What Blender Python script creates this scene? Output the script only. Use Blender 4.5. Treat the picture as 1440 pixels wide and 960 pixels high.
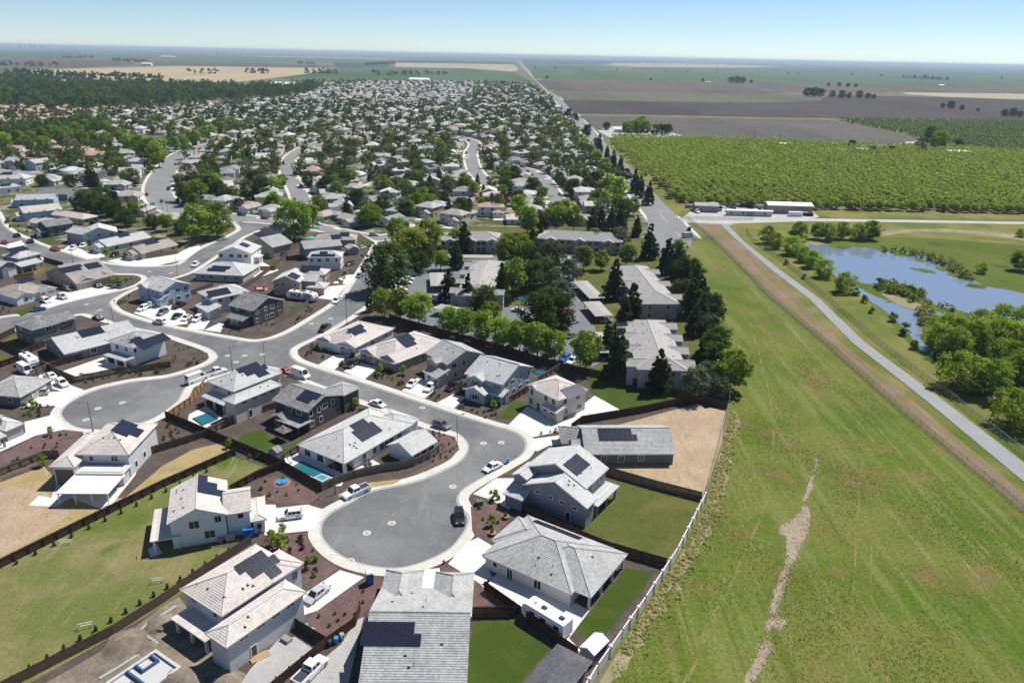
import bpy, bmesh, math, random
import numpy as np
from mathutils import Vector, Matrix, geometry
R = math.radians
for o in list(bpy.data.objects): bpy.data.objects.remove(o)
SC = bpy.context.scene
COL = SC.collection
# ------------------------------------------------------------------ camera, sky, sun, exposure
CAM_H, FPX, HOR, SLOPE = 82.0, 1060.0, 77.3, 0.02083        # drone height, focal length, horizon row and tilt
ROLL = math.atan(SLOPE)
PITCH = math.atan((480 - HOR) * math.cos(ROLL) / FPX)
cd = bpy.data.cameras.new('camera'); cam = bpy.data.objects.new('camera', cd); COL.objects.link(cam)
cd.sensor_width = 36; cd.lens = FPX / 1440 * 36; cd.clip_start = 1; cd.clip_end = 120000
cam.matrix_world = Matrix.Translation((0, 0, CAM_H)) @ Matrix.Rotation(math.pi/2 - PITCH, 4, 'X') @ Matrix.Rotation(ROLL, 4, 'Z')
SC.camera = cam
SUN_AZ, SUN_EL = R(47), R(56)                                  # clockwise from the view direction
wd = bpy.data.worlds.new('World'); SC.world = wd; wd.use_nodes = True
nt = wd.node_tree; bg = nt.nodes['Background']
sky = nt.nodes.new('ShaderNodeTexSky'); sky.sky_type = 'NISHITA'; sky.sun_disc = False
sky.sun_elevation = SUN_EL; sky.sun_rotation = SUN_AZ
sky.altitude = 80; sky.air_density = 0.66; sky.dust_density = 0.0; sky.ozone_density = 4.6
nt.links.new(sky.outputs[0], bg.inputs[0]); bg.inputs[1].default_value = 0.084
sl = bpy.data.lights.new('sun', 'SUN'); sl.energy = 4.6; sl.angle = R(0.55); sl.color = (1, 0.965, 0.905)
so = bpy.data.objects.new('sun', sl); COL.objects.link(so)
sd = Vector((math.sin(SUN_AZ)*math.cos(SUN_EL), math.cos(SUN_AZ)*math.cos(SUN_EL), math.sin(SUN_EL)))
so.rotation_euler = sd.to_track_quat('Z', 'Y').to_euler(); so.location = sd * 300
SC.view_settings.view_transform = 'Standard'; SC.view_settings.look = 'None'
SC.view_settings.exposure = 0.45; SC.view_settings.gamma = 1.0
SC.cycles.use_denoising = True; SC.cycles.max_bounces = 6; SC.cycles.transparent_max_bounces = 12
SC.cycles.volume_bounces = 0

# ------------------------------------------------------------------ survey: photo pixel -> point on the level z
def G(p, z=0.0):
    u, v = p[0] - 720, 480 - p[1]
    c, s = math.cos(ROLL), math.sin(ROLL)
    u2, v2 = c*u - s*v, s*u + c*v
    fy = math.cos(PITCH)*FPX + math.sin(PITCH)*v2
    fz = -math.sin(PITCH)*FPX + math.cos(PITCH)*v2
    t = (z - CAM_H) / fz
    return Vector((u2*t, fy*t, z))
def g2(p, z=0.0): return G(p, z).xy
def zoom(ox, oy, k=6): return lambda x, y: (ox + x/k, oy + y/k)
RNG = random.Random(7)

# ------------------------------------------------------------------ materials
MATS = {}
def lin(c): return tuple(((x/255)/12.92 if x/255 <= .04045 else ((x/255+.055)/1.055)**2.4) for x in c)
def newmat(name):
    m = bpy.data.materials.new(name); m.use_nodes = True
    MATS[name] = m
    return m, m.node_tree, m.node_tree.nodes['Principled BSDF']
def N(t, typ, **kw):
    n = t.nodes.new('ShaderNode' + typ)
    for k, v in kw.items():
        if k.startswith('i_'): n.inputs[k[2:].replace('_', ' ')].default_value = v
        elif k[0] == 'n' and k[1:].isdigit(): n.inputs[int(k[1:])].default_value = v
        else: setattr(n, k, v)
    return n
def mixc(t, fac, a, b, mode='MIX'):
    n = t.nodes.new('ShaderNodeMix'); n.data_type = 'RGBA'; n.blend_type = mode
    for sock, v in ((n.inputs[0], fac), (n.inputs[6], a), (n.inputs[7], b)):
        if isinstance(v, bpy.types.NodeSocket): t.links.new(v, sock)
        elif isinstance(v, (int, float)): sock.default_value = v
        else: sock.default_value = (*v, 1)
    return n.outputs[2]
def ramp(t, fac, lo, hi):
    n = t.nodes.new('ShaderNodeMapRange'); n.interpolation_type = 'SMOOTHSTEP'
    t.links.new(fac, n.inputs[0]); n.inputs[1].default_value = lo; n.inputs[2].default_value = hi
    return n.outputs[0]
def coords(t, world=True, scale=(1, 1, 1), rotz=0):
    g = t.nodes.new('ShaderNodeNewGeometry').outputs['Position'] if world else t.nodes.new('ShaderNodeTexCoord').outputs['Object']
    if scale != (1, 1, 1) or rotz:
        mp = t.nodes.new('ShaderNodeMapping'); mp.inputs['Scale'].default_value = scale; mp.inputs['Rotation'].default_value = (0, 0, rotz)
        t.links.new(g, mp.inputs[0]); return mp.outputs[0]
    return g
def noise(t, vec, scale, detail=4, rough=.55):
    n = t.nodes.new('ShaderNodeTexNoise'); n.inputs['Scale'].default_value = scale
    n.inputs['Detail'].default_value = detail; n.inputs['Roughness'].default_value = rough
    t.links.new(vec, n.inputs['Vector']); return n.outputs['Fac']
def bump(t, b, h, strength=.3, dist=.05):
    n = t.nodes.new('ShaderNodeBump'); n.inputs['Strength'].default_value = strength; n.inputs['Distance'].default_value = dist
    t.links.new(h, n.inputs['Height']); t.links.new(n.outputs[0], b.inputs['Normal'])
def plain(name, c, rough=.6, metal=0.0, var=.12, scale=2.0, spec=.4):
    m, t, b = newmat(name)
    f = noise(t, coords(t), scale)
    t.links.new(mixc(t, f, tuple(x*(1-var) for x in c), tuple(min(1, x*(1+var)) for x in c)), b.inputs['Base Color'])
    b.inputs['Roughness'].default_value = rough; b.inputs['Metallic'].default_value = metal
    b.inputs['Specular IOR Level'].default_value = spec
    return m
def ground(name, cols, scales, rough=.95, fine=None, bmp=.5, stretch=None):
    """layered noise: cols[0] base, each further colour comes in through its own noise (scale, lo, hi)"""
    m, t, b = newmat(name)
    vec = coords(t)
    c = cols[0]
    for i, (col, sc) in enumerate(zip(cols[1:], scales)):
        v = vec
        if len(sc) > 3: v = coords(t, True, sc[3], sc[4] if len(sc) > 4 else 0)
        c = mixc(t, ramp(t, noise(t, v, sc[0], 6, .6), sc[1], sc[2]), c, col)
    fn = noise(t, vec, fine or 3.0, 5, .7)
    c = mixc(t, ramp(t, fn, .25, .75), mixc(t, 1.0, c, (.68, .68, .68), 'MULTIPLY'), mixc(t, 1.0, c, (1.25, 1.25, 1.25), 'MULTIPLY'))
    t.links.new(c, b.inputs['Base Color']); b.inputs['Roughness'].default_value = rough
    b.inputs['Specular IOR Level'].default_value = .15
    bump(t, b, fn, bmp, .15)
    return m
def roofmat(name, c1, c2, dark=.75, tile=.32):
    m, t, b = newmat(name)
    tc = t.nodes.new('ShaderNodeTexCoord')
    sp = N(t, 'SeparateXYZ'); t.links.new(tc.outputs['Object'], sp.inputs[0])
    sn = N(t, 'SeparateXYZ'); t.links.new(tc.outputs['Normal'], sn.inputs[0])
    ax = N(t, 'Math', operation='ABSOLUTE'); t.links.new(sn.outputs[0], ax.inputs[0])
    ay = N(t, 'Math', operation='ABSOLUTE'); t.links.new(sn.outputs[1], ay.inputs[0])
    gt = N(t, 'Math', operation='GREATER_THAN'); t.links.new(ax.outputs[0], gt.inputs[0]); t.links.new(ay.outputs[0], gt.inputs[1])
    mx = N(t, 'Mix'); mx.data_type = 'FLOAT'; t.links.new(gt.outputs[0], mx.inputs[0]); t.links.new(sp.outputs[0], mx.inputs[2]); t.links.new(sp.outputs[1], mx.inputs[3])
    fl = N(t, 'Math', operation='DIVIDE', n1=tile*1.15); t.links.new(mx.outputs[0], fl.inputs[0])
    f1 = N(t, 'Math', operation='FLOOR'); t.links.new(fl.outputs[0], f1.inputs[0])
    rz = N(t, 'Math', operation='DIVIDE', n1=.14); t.links.new(sp.outputs[2], rz.inputs[0])
    f2 = N(t, 'Math', operation='FLOOR'); t.links.new(rz.outputs[0], f2.inputs[0])
    cv = N(t, 'CombineXYZ'); t.links.new(f1.outputs[0], cv.inputs[0]); t.links.new(f2.outputs[0], cv.inputs[1])
    oi = N(t, 'ObjectInfo'); t.links.new(oi.outputs['Random'], cv.inputs[2])
    wn = N(t, 'TexWhiteNoise'); t.links.new(cv.outputs[0], wn.inputs[0])
    c = mixc(t, wn.outputs[0], c1, c2)
    st = noise(t, coords(t, False, (1, 1, .4)), .35, 5, .65)
    c = mixc(t, ramp(t, st, .35, .75), c, mixc(t, 1.0, c, (dark, dark, dark*1.02), 'MULTIPLY'))
    t.links.new(c, b.inputs['Base Color']); b.inputs['Roughness'].default_value = .85; b.inputs['Specular IOR Level'].default_value = .25
    return m
def leafmat(name, c, c2, trans=.3, var=.35):
    m = bpy.data.materials.new(name); m.use_nodes = True; MATS[name] = m
    t = m.node_tree; t.nodes.clear()
    at = N(t, 'Attribute', attribute_name='tone'); oi = N(t, 'ObjectInfo')
    col = mixc(t, at.outputs['Fac'], c, c2)
    hsv = N(t, 'HueSaturation'); t.links.new(col, hsv.inputs['Color'])
    mr = N(t, 'MapRange', n1=0, n2=1, n3=1-var, n4=1+var); t.links.new(oi.outputs['Random'], mr.inputs[0]); t.links.new(mr.outputs[0], hsv.inputs['Value'])
    mr2 = N(t, 'MapRange', n1=0, n2=1, n3=.482, n4=.515); t.links.new(oi.outputs['Random'], mr2.inputs[0]); t.links.new(mr2.outputs[0], hsv.inputs['Hue'])
    d = N(t, 'BsdfDiffuse'); tr = N(t, 'BsdfTranslucent'); mx = N(t, 'MixShader'); mx.inputs[0].default_value = trans
    t.links.new(hsv.outputs[0], d.inputs[0]); t.links.new(mixc(t, 1.0, hsv.outputs[0], (1.7, 1.75, 1.1), 'MULTIPLY'), tr.inputs[0])
    t.links.new(d.outputs[0], mx.inputs[1]); t.links.new(tr.outputs[0], mx.inputs[2])
    ou = N(t, 'OutputMaterial'); t.links.new(mx.outputs[0], ou.inputs[0])
    return m
def paint(name, c, rough=.3, coat=.5, metal=0.0):
    m, t, b = newmat(name)
    b.inputs['Base Color'].default_value = (*c, 1); b.inputs['Roughness'].default_value = rough
    b.inputs['Coat Weight'].default_value = coat; b.inputs['Metallic'].default_value = metal
    return m
# surfaces of the setting
ground('dry_ground', [(.14, .125, .075), (.10, .12, .045), (.2, .17, .11)], [(.004, .4, .6), (.02, .45, .7)])
m, t, b = newmat('asphalt'); vec = coords(t)
c = mixc(t, ramp(t, noise(t, vec, .05, 5, .65), .35, .68), (.128, .129, .132), (.20, .20, .195))
c = mixc(t, ramp(t, noise(t, coords(t, True, (1, .25, 1), .5), .22, 6, .7), .52, .8), c, (.25, .25, .24))
c = mixc(t, ramp(t, noise(t, vec, .33, 6, .75), .58, .85), c, (.095, .096, .1))
vo = N(t, 'TexVoronoi', feature='DISTANCE_TO_EDGE'); vo.inputs['Scale'].default_value = .11
wv = N(t, 'VectorMath', operation='ADD'); nz = N(t, 'TexNoise'); nz.inputs['Scale'].default_value = .6; t.links.new(vec, nz.inputs['Vector']); t.links.new(vec, wv.inputs[0]); t.links.new(nz.outputs['Color'], wv.inputs[1]); t.links.new(wv.outputs[0], vo.inputs['Vector'])
cr = N(t, 'MapRange', n1=.0, n2=.012, n3=.28, n4=0.0); t.links.new(vo.outputs['Distance'], cr.inputs[0])
c = mixc(t, cr.outputs[0], c, (.07, .07, .073))
fn = noise(t, vec, 9, 5, .7); c = mixc(t, ramp(t, fn, .3, .7), mixc(t, 1.0, c, (.85, .85, .85), 'MULTIPLY'), mixc(t, 1.0, c, (1.12, 1.12, 1.12), 'MULTIPLY'))
t.links.new(c, b.inputs['Base Color']); b.inputs['Roughness'].default_value = .9; b.inputs['Specular IOR Level'].default_value = .2; bump(t, b, fn, .2, .05)
ground('old_asphalt', [(.21, .21, .208), (.25, .25, .245), (.18, .18, .18)], [(.04, .4, .7), (.2, .5, .8)], fine=8, bmp=.1)
ground('sealed_asphalt', [(.16, .17, .185), (.19, .2, .21)], [(.08, .4, .7)], fine=8, bmp=.1)
ground('concrete', [(.54, .52, .465), (.60, .58, .53), (.45, .43, .385)], [(.15, .4, .7), (.5, .5, .85)], fine=6, bmp=.1)
ground('pale_concrete', [(.66, .645, .60), (.58, .565, .525)], [(.2, .45, .75)], fine=6, bmp=.1)
ground('grey_concrete', [(.36, .355, .34), (.42, .41, .39), (.30, .295, .28)], [(.3, .4, .7), (.8, .5, .8)], fine=6, bmp=.1)
ground('mulch', [(.135, .085, .076), (.175, .112, .10), (.085, .06, .056)], [(.25, .4, .7), (1.5, .5, .75)], fine=5, bmp=.8)
ground('bark', [(.085, .066, .056), (.12, .095, .08), (.055, .042, .036)], [(.25, .4, .7), (1.5, .5, .75)], fine=5, bmp=.8)
ground('dirt', [(.36, .27, .175), (.42, .325, .215), (.27, .2, .13)], [(.12, .4, .7), (.6, .5, .8, (1, .35, 1), .5)], fine=3, bmp=.6)
ground('turned_soil', [(.20, .165, .125), (.29, .235, .165), (.12, .1, .08)], [(.15, .4, .7), (.5, .45, .75)], fine=2, bmp=1)
ground('lawn', [(.044, .074, .0085), (.06, .092, .012), (.036, .06, .007)], [(.2, .4, .7), (1.2, .5, .8)], fine=7, bmp=.6)
ground('dull_lawn', [(.085, .10, .022), (.13, .118, .036), (.06, .085, .013)], [(.08, .4, .65), (.35, .45, .75)], fine=5, bmp=.6)
ground('patchy_lawn', [(.125, .145, .038), (.215, .185, .085), (.075, .125, .012), (.28, .245, .14)], [(.06, .42, .62), (.045, .52, .62), (.5, .55, .8, (1, .12, 1), -.5)], fine=4, bmp=.6)
ground('dead_grass', [(.36, .275, .135), (.30, .24, .11), (.2, .19, .07)], [(.2, .4, .7), (.12, .55, .75)], fine=4, bmp=.6)
ground('field_grass', [(.10, .136, .016), (.137, .15, .03), (.072, .122, .008), (.175, .17, .06), (.24, .215, .095), (.165, .13, .042), (.26, .235, .12), (.06, .085, .01), (.155, .175, .045), (.08, .118, .011), (.185, .19, .07)],
       [(.025, .42, .6), (.045, .5, .62), (.07, .55, .72, (1, .06, 1), .12), (.22, .56, .76, (1, .05, 1), -.62), (.09, .5, .68), (1.1, .6, .8, (1, .35, 1), -.3), (.55, .6, .78), (.28, .5, .66, (1, .045, 1), .06), (.2, .56, .7, (1, .05, 1), -.05), (.8, .6, .74, (1, .03, 1), -.3)], fine=1.6, bmp=1)
ground('slope_grass', [(.125, .14, .026), (.2, .175, .055), (.085, .125, .014)], [(.04, .4, .62), (.03, .5, .65)], fine=2.5, bmp=.6)
ground('marsh_grass', [(.075, .105, .008), (.105, .13, .014), (.045, .07, .008)], [(.03, .4, .62), (.06, .5, .68)], fine=2.5, bmp=.6)
ground('dry_bank', [(.27, .225, .14), (.2, .19, .08), (.34, .28, .19)], [(.05, .4, .6), (.1, .5, .7)], fine=2.5)
ground('brown_strip', [(.215, .15, .095), (.17, .145, .06), (.28, .205, .14), (.12, .09, .065), (.16, .135, .06)], [(.05, .42, .6), (.35, .5, .75, (1, .06, 1), .0), (.4, .55, .8, (1, .05, 1), .05), (.12, .5, .7)], fine=2.5, bmp=.8)
ground('trail', [(.19, .18, .06), (.13, .14, .03), (.25, .22, .1)], [(.3, .4, .6), (.15, .5, .7)], fine=2)
ground('eroded_soil', [(.34, .27, .195), (.25, .195, .14), (.13, .15, .04), (.40, .33, .25)], [(.3, .4, .7), (.45, .6, .7), (1.2, .55, .75)], fine=2, bmp=1)
ground('town_yards', [(.15, .13, .085), (.075, .1, .022), (.26, .23, .18), (.06, .075, .022)], [(.11, .5, .56), (.13, .52, .58), (.08, .5, .56)], fine=1)
ground('park_grass', [(.085, .15, .03), (.11, .165, .045)], [(.05, .4, .7)], fine=1)
ground('path_asphalt', [(.27, .275, .275), (.31, .31, .305), (.24, .245, .245)], [(.1, .4, .7), (.4, .5, .8)], fine=5, bmp=.1)
ground('yard_gravel', [(.40, .385, .36), (.47, .455, .43)], [(.1, .4, .7)], fine=4)
for nm, c1, c2, st in [('plowed_brown', (.105, .08, .064), (.122, .094, .076), .2), ('plowed_dark', (.058, .045, .040), (.07, .055, .049), -.1),
                   ('plowed_grey', (.098, .086, .073), (.115, .1, .085), .3), ('wheat', (.42, .335, .2), (.36, .29, .17), .1), ('pale_wheat', (.38, .33, .22), (.33, .29, .19), 0),
                   ('crop_green', (.065, .105, .04), (.085, .12, .05), .1), ('crop_dark', (.045, .075, .038), (.06, .09, .045), 0), ('crop_grey', (.105, .11, .065), (.12, .115, .08), .1),
                   ('crop_teal', (.06, .1, .06), (.075, .115, .068), 0), ('orchard_floor', (.13, .13, .04), (.19, .165, .08), 0), ('crop_mid', (.085, .115, .055), (.10, .125, .07), .2)]:
    ground(nm, [c1, c2, tuple(x*.85 for x in c1)], [(.01, .4, .6), (.004, .45, .6, (1, .15, 1), st)], fine=.15, bmp=.2)
# roofs
roofmat('roof_grey', (.33, .327, .315), (.46, .455, .44), .8)
roofmat('roof_light', (.445, .44, .425), (.57, .565, .545), .85)
roofmat('roof_slate', (.2, .197, .19), (.32, .315, .305))
roofmat('roof_beige', (.50, .455, .41), (.63, .575, .525), .85)
roofmat('roof_tan', (.345, .305, .265), (.43, .385, .34))
roofmat('roof_pink', (.40, .27, .20), (.48, .34, .26))
roofmat('roof_red', (.36, .19, .125), (.44, .25, .17))
roofmat('roof_brown', (.20, .155, .12), (.26, .205, .165))
roofmat('roof_apartment', (.34, .325, .305), (.39, .375, .355), .9)
roofmat('roof_shingle', (.09, .09, .096), (.125, .125, .132), .85)
WALLC = dict(white=(.74, .74, .72), cream=(.60, .555, .47), grey=(.36, .36, .355), dark_grey=(.155, .152, .15), charcoal=(.085, .083, .083), taupe=(.33, .29, .25),
             beige=(.47, .41, .34), pale_blue=(.35, .47, .575), blue_grey=(.34, .405, .45), slate=(.24, .25, .27), tan=(.40, .335, .26), light_grey=(.53, .53, .525), apt=(.36, .36, .37), yellow=(.6, .52, .33))
for k, c in WALLC.items(): plain('wall_' + k, c, .85, var=.05, scale=.6, spec=.2)
plain('trim_white', (.76, .75, .73), .6, var=.03); plain('trim_dark', (.07, .066, .062), .7, var=.05); plain('trim_tan', (.42, .37, .3), .7, var=.05)
plain('door_white', (.72, .71, .69), .5, var=.03); plain('door_brown', (.12, .085, .06), .6); plain('door_grey', (.3, .295, .29), .6); plain('door_tan', (.42, .37, .31), .6)
paint('glass', (.022, .028, .034), .06, 0)
plain('shutter', (.06, .065, .075), .7)
paint('solar', (.018, .021, .034), .16, .4); plain('solar_frame', (.035, .036, .04), .4); paint('solar_line', (.2, .21, .23), .4, 0)
plain('vent_dark', (.06, .056, .053), .7); plain('vent_grey', (.3, .3, .3), .5)
plain('wood_fence', (.135, .095, .068), .9, var=.35, scale=3, spec=.1); plain('wood_dark', (.075, .047, .034), .9, var=.3, scale=3, spec=.1)
plain('wood_grey', (.2, .165, .13), .9, var=.3, scale=3, spec=.1); plain('wood_fresh', (.34, .2, .1), .9, var=.25, scale=3, spec=.1); plain('wood_red', (.2, .085, .055), .9, var=.2, scale=3, spec=.1)
plain('stone_wall', (.52, .50, .46), .85, var=.1, scale=1.5, spec=.2); plain('wall_cap', (.6, .58, .54), .8, var=.05)
plain('metal_grey', (.28, .285, .29), .5, .3); plain('galvanised', (.42, .43, .44), .45, .4); plain('pole_dark', (.09, .085, .08), .6); plain('white_metal', (.80, .80, .79), .4, var=.03)
plain('tarp_white', (.82, .82, .81), .7, var=.02); plain('tarp_blue', (.02, .16, .5), .5); plain('plastic_blue', (.03, .25, .5), .45); plain('plastic_teal', (.03, .42, .5), .45); plain('plastic_dark', (.04, .045, .06), .5)
plain('plastic_grey', (.33, .34, .33), .5); plain('plastic_green', (.06, .16, .07), .5); plain('plastic_orange', (.7, .16, .04), .5); plain('toy_pink', (.6, .25, .25), .5); plain('toy_green', (.07, .5, .25), .5)
plain('pool_tile', (.10, .36, .42), .3, var=.15, scale=.8); plain('pool_deep', (.02, .13, .19), .3, var=.2, scale=.8); plain('gunite', (.46, .46, .45), .8, var=.05); plain('tile_blue', (.04, .09, .19), .35)
plain('rubber', (.02, .02, .021), .8); plain('rim', (.4, .4, .41), .35, .7); plain('lamp_red', (.35, .015, .01), .25); paint('lamp_white', (.75, .76, .76), .1, .5)
for k, c in dict(white=(.78, .78, .77), silver=(.45, .46, .47), black=(.012, .012, .013), grey=(.12, .125, .13), red=(.38, .02, .02), blue=(.02, .06, .24), navy=(.015, .025, .06), orange=(.45, .13, .05), teal=(.06, .22, .24), beige=(.5, .46, .38), bright_blue=(.02, .12, .5)).items():
    paint('car_' + k, c)
plain('stripe_grey', (.12, .11, .115), .4); plain('marking', (.62, .62, .6), .8); plain('marking_yellow', (.55, .40, .12), .8); plain('bark_trunk', (.12, .09, .065), .95, var=.3, scale=6)
plain('pale_trunk', (.3, .25, .19), .95, var=.25, scale=6); plain('terracotta', (.45, .22, .13), .8); plain('lumber', (.6, .40, .22), .8); plain('rock', (.35, .33, .3), .9, var=.3, scale=1); plain('patio_red', (.32, .14, .1), .8)
leafmat('leaf_green', (.105, .16, .022), (.21, .275, .05), .5, .22); leafmat('leaf_dark', (.035, .062, .014), (.085, .125, .03), .42, .3)
leafmat('leaf_bright', (.15, .215, .026), (.28, .345, .065), .52, .22); leafmat('leaf_conifer', (.03, .054, .019), (.062, .1, .033), .3, .25); leafmat('leaf_olive', (.08, .095, .055), (.13, .145, .095), .2)
leafmat('leaf_orchard', (.19, .24, .042), (.29, .335, .085), .42, .06)
leafmat('leaf_meadow', (.11, .165, .018), (.31, .33, .13), .5, .02); leafmat('leaf_plum', (.06, .03, .03), (.1, .05, .05), .2); leafmat('leaf_red', (.25, .03, .02), (.36, .06, .035), .2)
leafmat('leaf_mixed', (.038, .06, .018), (.125, .165, .042), .4, .04); leafmat('leaf_weed', (.2, .24, .05), (.58, .5, .3), .45, .05); leafmat('leaf_reed', (.15, .19, .055), (.25, .28, .1), .4, .05); leafmat('leaf_far', (.036, .056, .022), (.10, .13, .045), .3, .04)
leafmat('leaf_grove', (.11, .145, .06), (.17, .2, .1), .35, .15); leafmat('leaf_palm', (.08, .11, .05), (.15, .17, .09), .2)
m, t, b = newmat('water'); b.inputs['Base Color'].default_value = (.17, .215, .285, 1); b.inputs['Roughness'].default_value = .03  # turbid pond; its pale blue base also has some sky reflection painted in
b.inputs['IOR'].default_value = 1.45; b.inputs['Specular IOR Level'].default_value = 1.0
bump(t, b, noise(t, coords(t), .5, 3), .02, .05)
for k, c in dict(pool_water=(.016, .135, .165), spa_water=(.06, .26, .34)).items():
    m, t, b = newmat(k); b.inputs['Base Color'].default_value = (*c, 1); b.inputs['Roughness'].default_value = .05
    bump(t, b, noise(t, coords(t), 1.2, 3), .08, .05)
# chain link: thin wires with air between them
m, t, b = newmat('chain_link'); b.inputs['Base Color'].default_value = (.26, .265, .27, 1); b.inputs['Roughness'].default_value = .6
b.inputs['Alpha'].default_value = .3

# ------------------------------------------------------------------ mesh helpers
class MB:
    def __init__(s): s.v = []; s.f = []; s.m = []
    def add(s, vs, fs, mi=0):
        n = len(s.v); s.v += [tuple(x) for x in vs]; s.f += [tuple(i+n for i in f) for f in fs]; s.m += [mi]*len(fs); return s
    def box(s, x0, y0, z0, x1, y1, z1, mi=0, taper=0, bottom=True):
        t = taper
        vs = [(x0, y0, z0), (x1, y0, z0), (x1, y1, z0), (x0, y1, z0), (x0+t, y0+t, z1), (x1-t, y0+t, z1), (x1-t, y1-t, z1), (x0+t, y1-t, z1)]
        fs = [(4, 5, 6, 7), (0, 1, 5, 4), (1, 2, 6, 5), (2, 3, 7, 6), (3, 0, 4, 7)]
        if bottom: fs.append((3, 2, 1, 0))
        return s.add(vs, fs, mi)
    def poly(s, pts, mi=0): return s.add(pts, [tuple(range(len(pts)))], mi)
    def sheet(s, pts, z, mi=0):
        p3 = [Vector((p[0], p[1], z)) for p in pts]
        if sum(p3[i].x*p3[(i+1) % len(p3)].y - p3[(i+1) % len(p3)].x*p3[i].y for i in range(len(p3))) < 0: p3.reverse()
        return s.add(p3, geometry.tessellate_polygon([p3]), mi)
    def slab(s, pts, z0, z1, mi=0, side=None):
        p = [Vector((q[0], q[1])) for q in pts]
        if sum(p[i].x*p[(i+1) % len(p)].y - p[(i+1) % len(p)].x*p[i].y for i in range(len(p))) < 0: p.reverse()
        s.sheet(p, z1, mi); n = len(p)
        for i in range(n):
            a, b = p[i], p[(i+1) % n]
            s.add([(a.x, a.y, z0), (b.x, b.y, z0), (b.x, b.y, z1), (a.x, a.y, z1)], [(0, 1, 2, 3)], mi if side is None else side)
        return s
    def tube(s, a, b, r, r2=None, n=6, mi=0, cap=True):
        a, b = Vector(a), Vector(b); d = (b-a).normalized(); r2 = r if r2 is None else r2
        x = d.orthogonal().normalized(); y = d.cross(x)
        vs = []
        for c, q in ((a, r), (b, r2)):
            for i in range(n):
                w = 2*math.pi*i/n; vs.append(c + (x*math.cos(w) + y*math.sin(w))*q)
        fs = [(i, (i+1) % n, n+(i+1) % n, n+i) for i in range(n)]
        if cap: fs += [tuple(range(n-1, -1, -1)), tuple(range(n, 2*n))]
        return s.add(vs, fs, mi)
    def mesh(s, name, mats, smooth=False):
        me = bpy.data.meshes.new(name); me.from_pydata(s.v, [], s.f)
        for q in ([mats] if isinstance(mats, str) else mats): me.materials.append(MATS[q])
        if len(me.materials) > 1: me.polygons.foreach_set('material_index', s.m)
        if smooth: me.polygons.foreach_set('use_smooth', [True]*len(s.f))
        me.update(); return me
    def build(s, name, mats, parent=None, **kw): return ob(name, s.mesh(name, mats, kw.pop('smooth', False)), parent, **kw)
def ob(name, data, parent=None, loc=None, rotz=None, label=None, cat=None, group=None, kind=None, scale=None, mat=None):
    o = bpy.data.objects.new(name, data); COL.objects.link(o)
    if parent is not None: o.parent = parent
    if mat is not None: o.matrix_local = mat
    if loc is not None: o.location = loc
    if rotz is not None: o.rotation_euler = (0, 0, rotz)
    if scale is not None: o.scale = scale if hasattr(scale, '__len__') else (scale,)*3
    if label: o['label'] = label
    if cat: o['category'] = cat
    if group: o['group'] = group
    if kind: o['kind'] = kind
    return o
def struct(name, mb, mat, label=None, parent=None): return mb.build(name, mat, parent, label=label, kind='structure')
def smooth_line(pts, sub=4, closed=False):
    """Catmull-Rom through ground points"""
    n = len(pts); out = []
    rng = range(n) if closed else range(n-1)
    for i in rng:
        p0 = pts[(i-1) % n] if closed or i > 0 else pts[0]; p1 = pts[i]; p2 = pts[(i+1) % n]
        p3 = pts[(i+2) % n] if closed or i+2 < n else pts[-1]
        for k in range(sub):
            t = k/sub
            out.append(.5*((2*p1) + (p2-p0)*t + (2*p0-5*p1+4*p2-p3)*t*t + (3*p1-p0-3*p2+p3)*t**3))
    if not closed: out.append(pts[-1])
    return out
def normals2(pts, closed=False):
    n = len(pts); out = []
    for i in range(n):
        a = pts[(i-1) % n] if closed or i > 0 else pts[i]; b = pts[(i+1) % n] if closed or i < n-1 else pts[i]
        d = (b-a); d = d.normalized() if d.length > 1e-6 else Vector((1, 0)); out.append(Vector((-d.y, d.x)))
    return out
def ribbon(mb, pts, w0, w1, z, mi=0):
    """strip between offsets w0..w1 to the left of the line"""
    nn = normals2(pts)
    for i in range(len(pts)-1):
        a, b, na, nb = pts[i], pts[i+1], nn[i], nn[i+1]
        q = [a+na*w0, b+nb*w0, b+nb*w1, a+na*w1]
        if w1 < w0: q.reverse()
        mb.add([(p.x, p.y, z) for p in q], [(0, 1, 2, 3)], mi)
    return mb
# ------------------------------------------------------------------ roofs and houses
def clip(poly, s, val, keep_above):
    out = []; n = len(poly)
    for i in range(n):
        a, b = poly[i], poly[(i+1) % n]; da, db = a.dot(s)-val, b.dot(s)-val
        if not keep_above: da, db = -da, -db
        if da >= 0: out.append(a)
        if (da > 0 and db < 0) or (da < 0 and db > 0): out.append(a + (b-a)*(da/(da-db)))
    return out
def courses(mb, poly, expo=.36, lift=.05, mi=0):
    """lay a roof slope as stepped tile courses, each course proud of the one above"""
    P = [Vector(p) for p in poly]
    n = (P[1]-P[0]).cross(P[2]-P[0]).normalized()
    s = Vector((0, 0, 1)) - n*n.z
    if s.length < 1e-4: return mb.poly(P, mi)
    s.normalize(); ds = [p.dot(s) for p in P]; lo, hi = min(ds), max(ds); k = lo
    while k < hi - .02:
        q = clip(clip(P, s, k, True), s, k+expo, False)
        if len(q) >= 3:
            up = [p + n*(lift*(1-(p.dot(s)-k)/expo)) for p in q]
            mb.poly(up, mi)
            low = [i for i, p in enumerate(q) if abs(p.dot(s)-k) < 1e-3]
            if len(low) == 2:
                i, j = low
                if (i+1) % len(q) != j: i, j = j, i
                mb.add([q[i], q[j], up[j], up[i]], [(0, 1, 2, 3)], mi)
        k += expo
SIDES = {'y0': (0, -1), 'x1': (1, 0), 'y1': (0, 1), 'x0': (-1, 0)}
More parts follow.
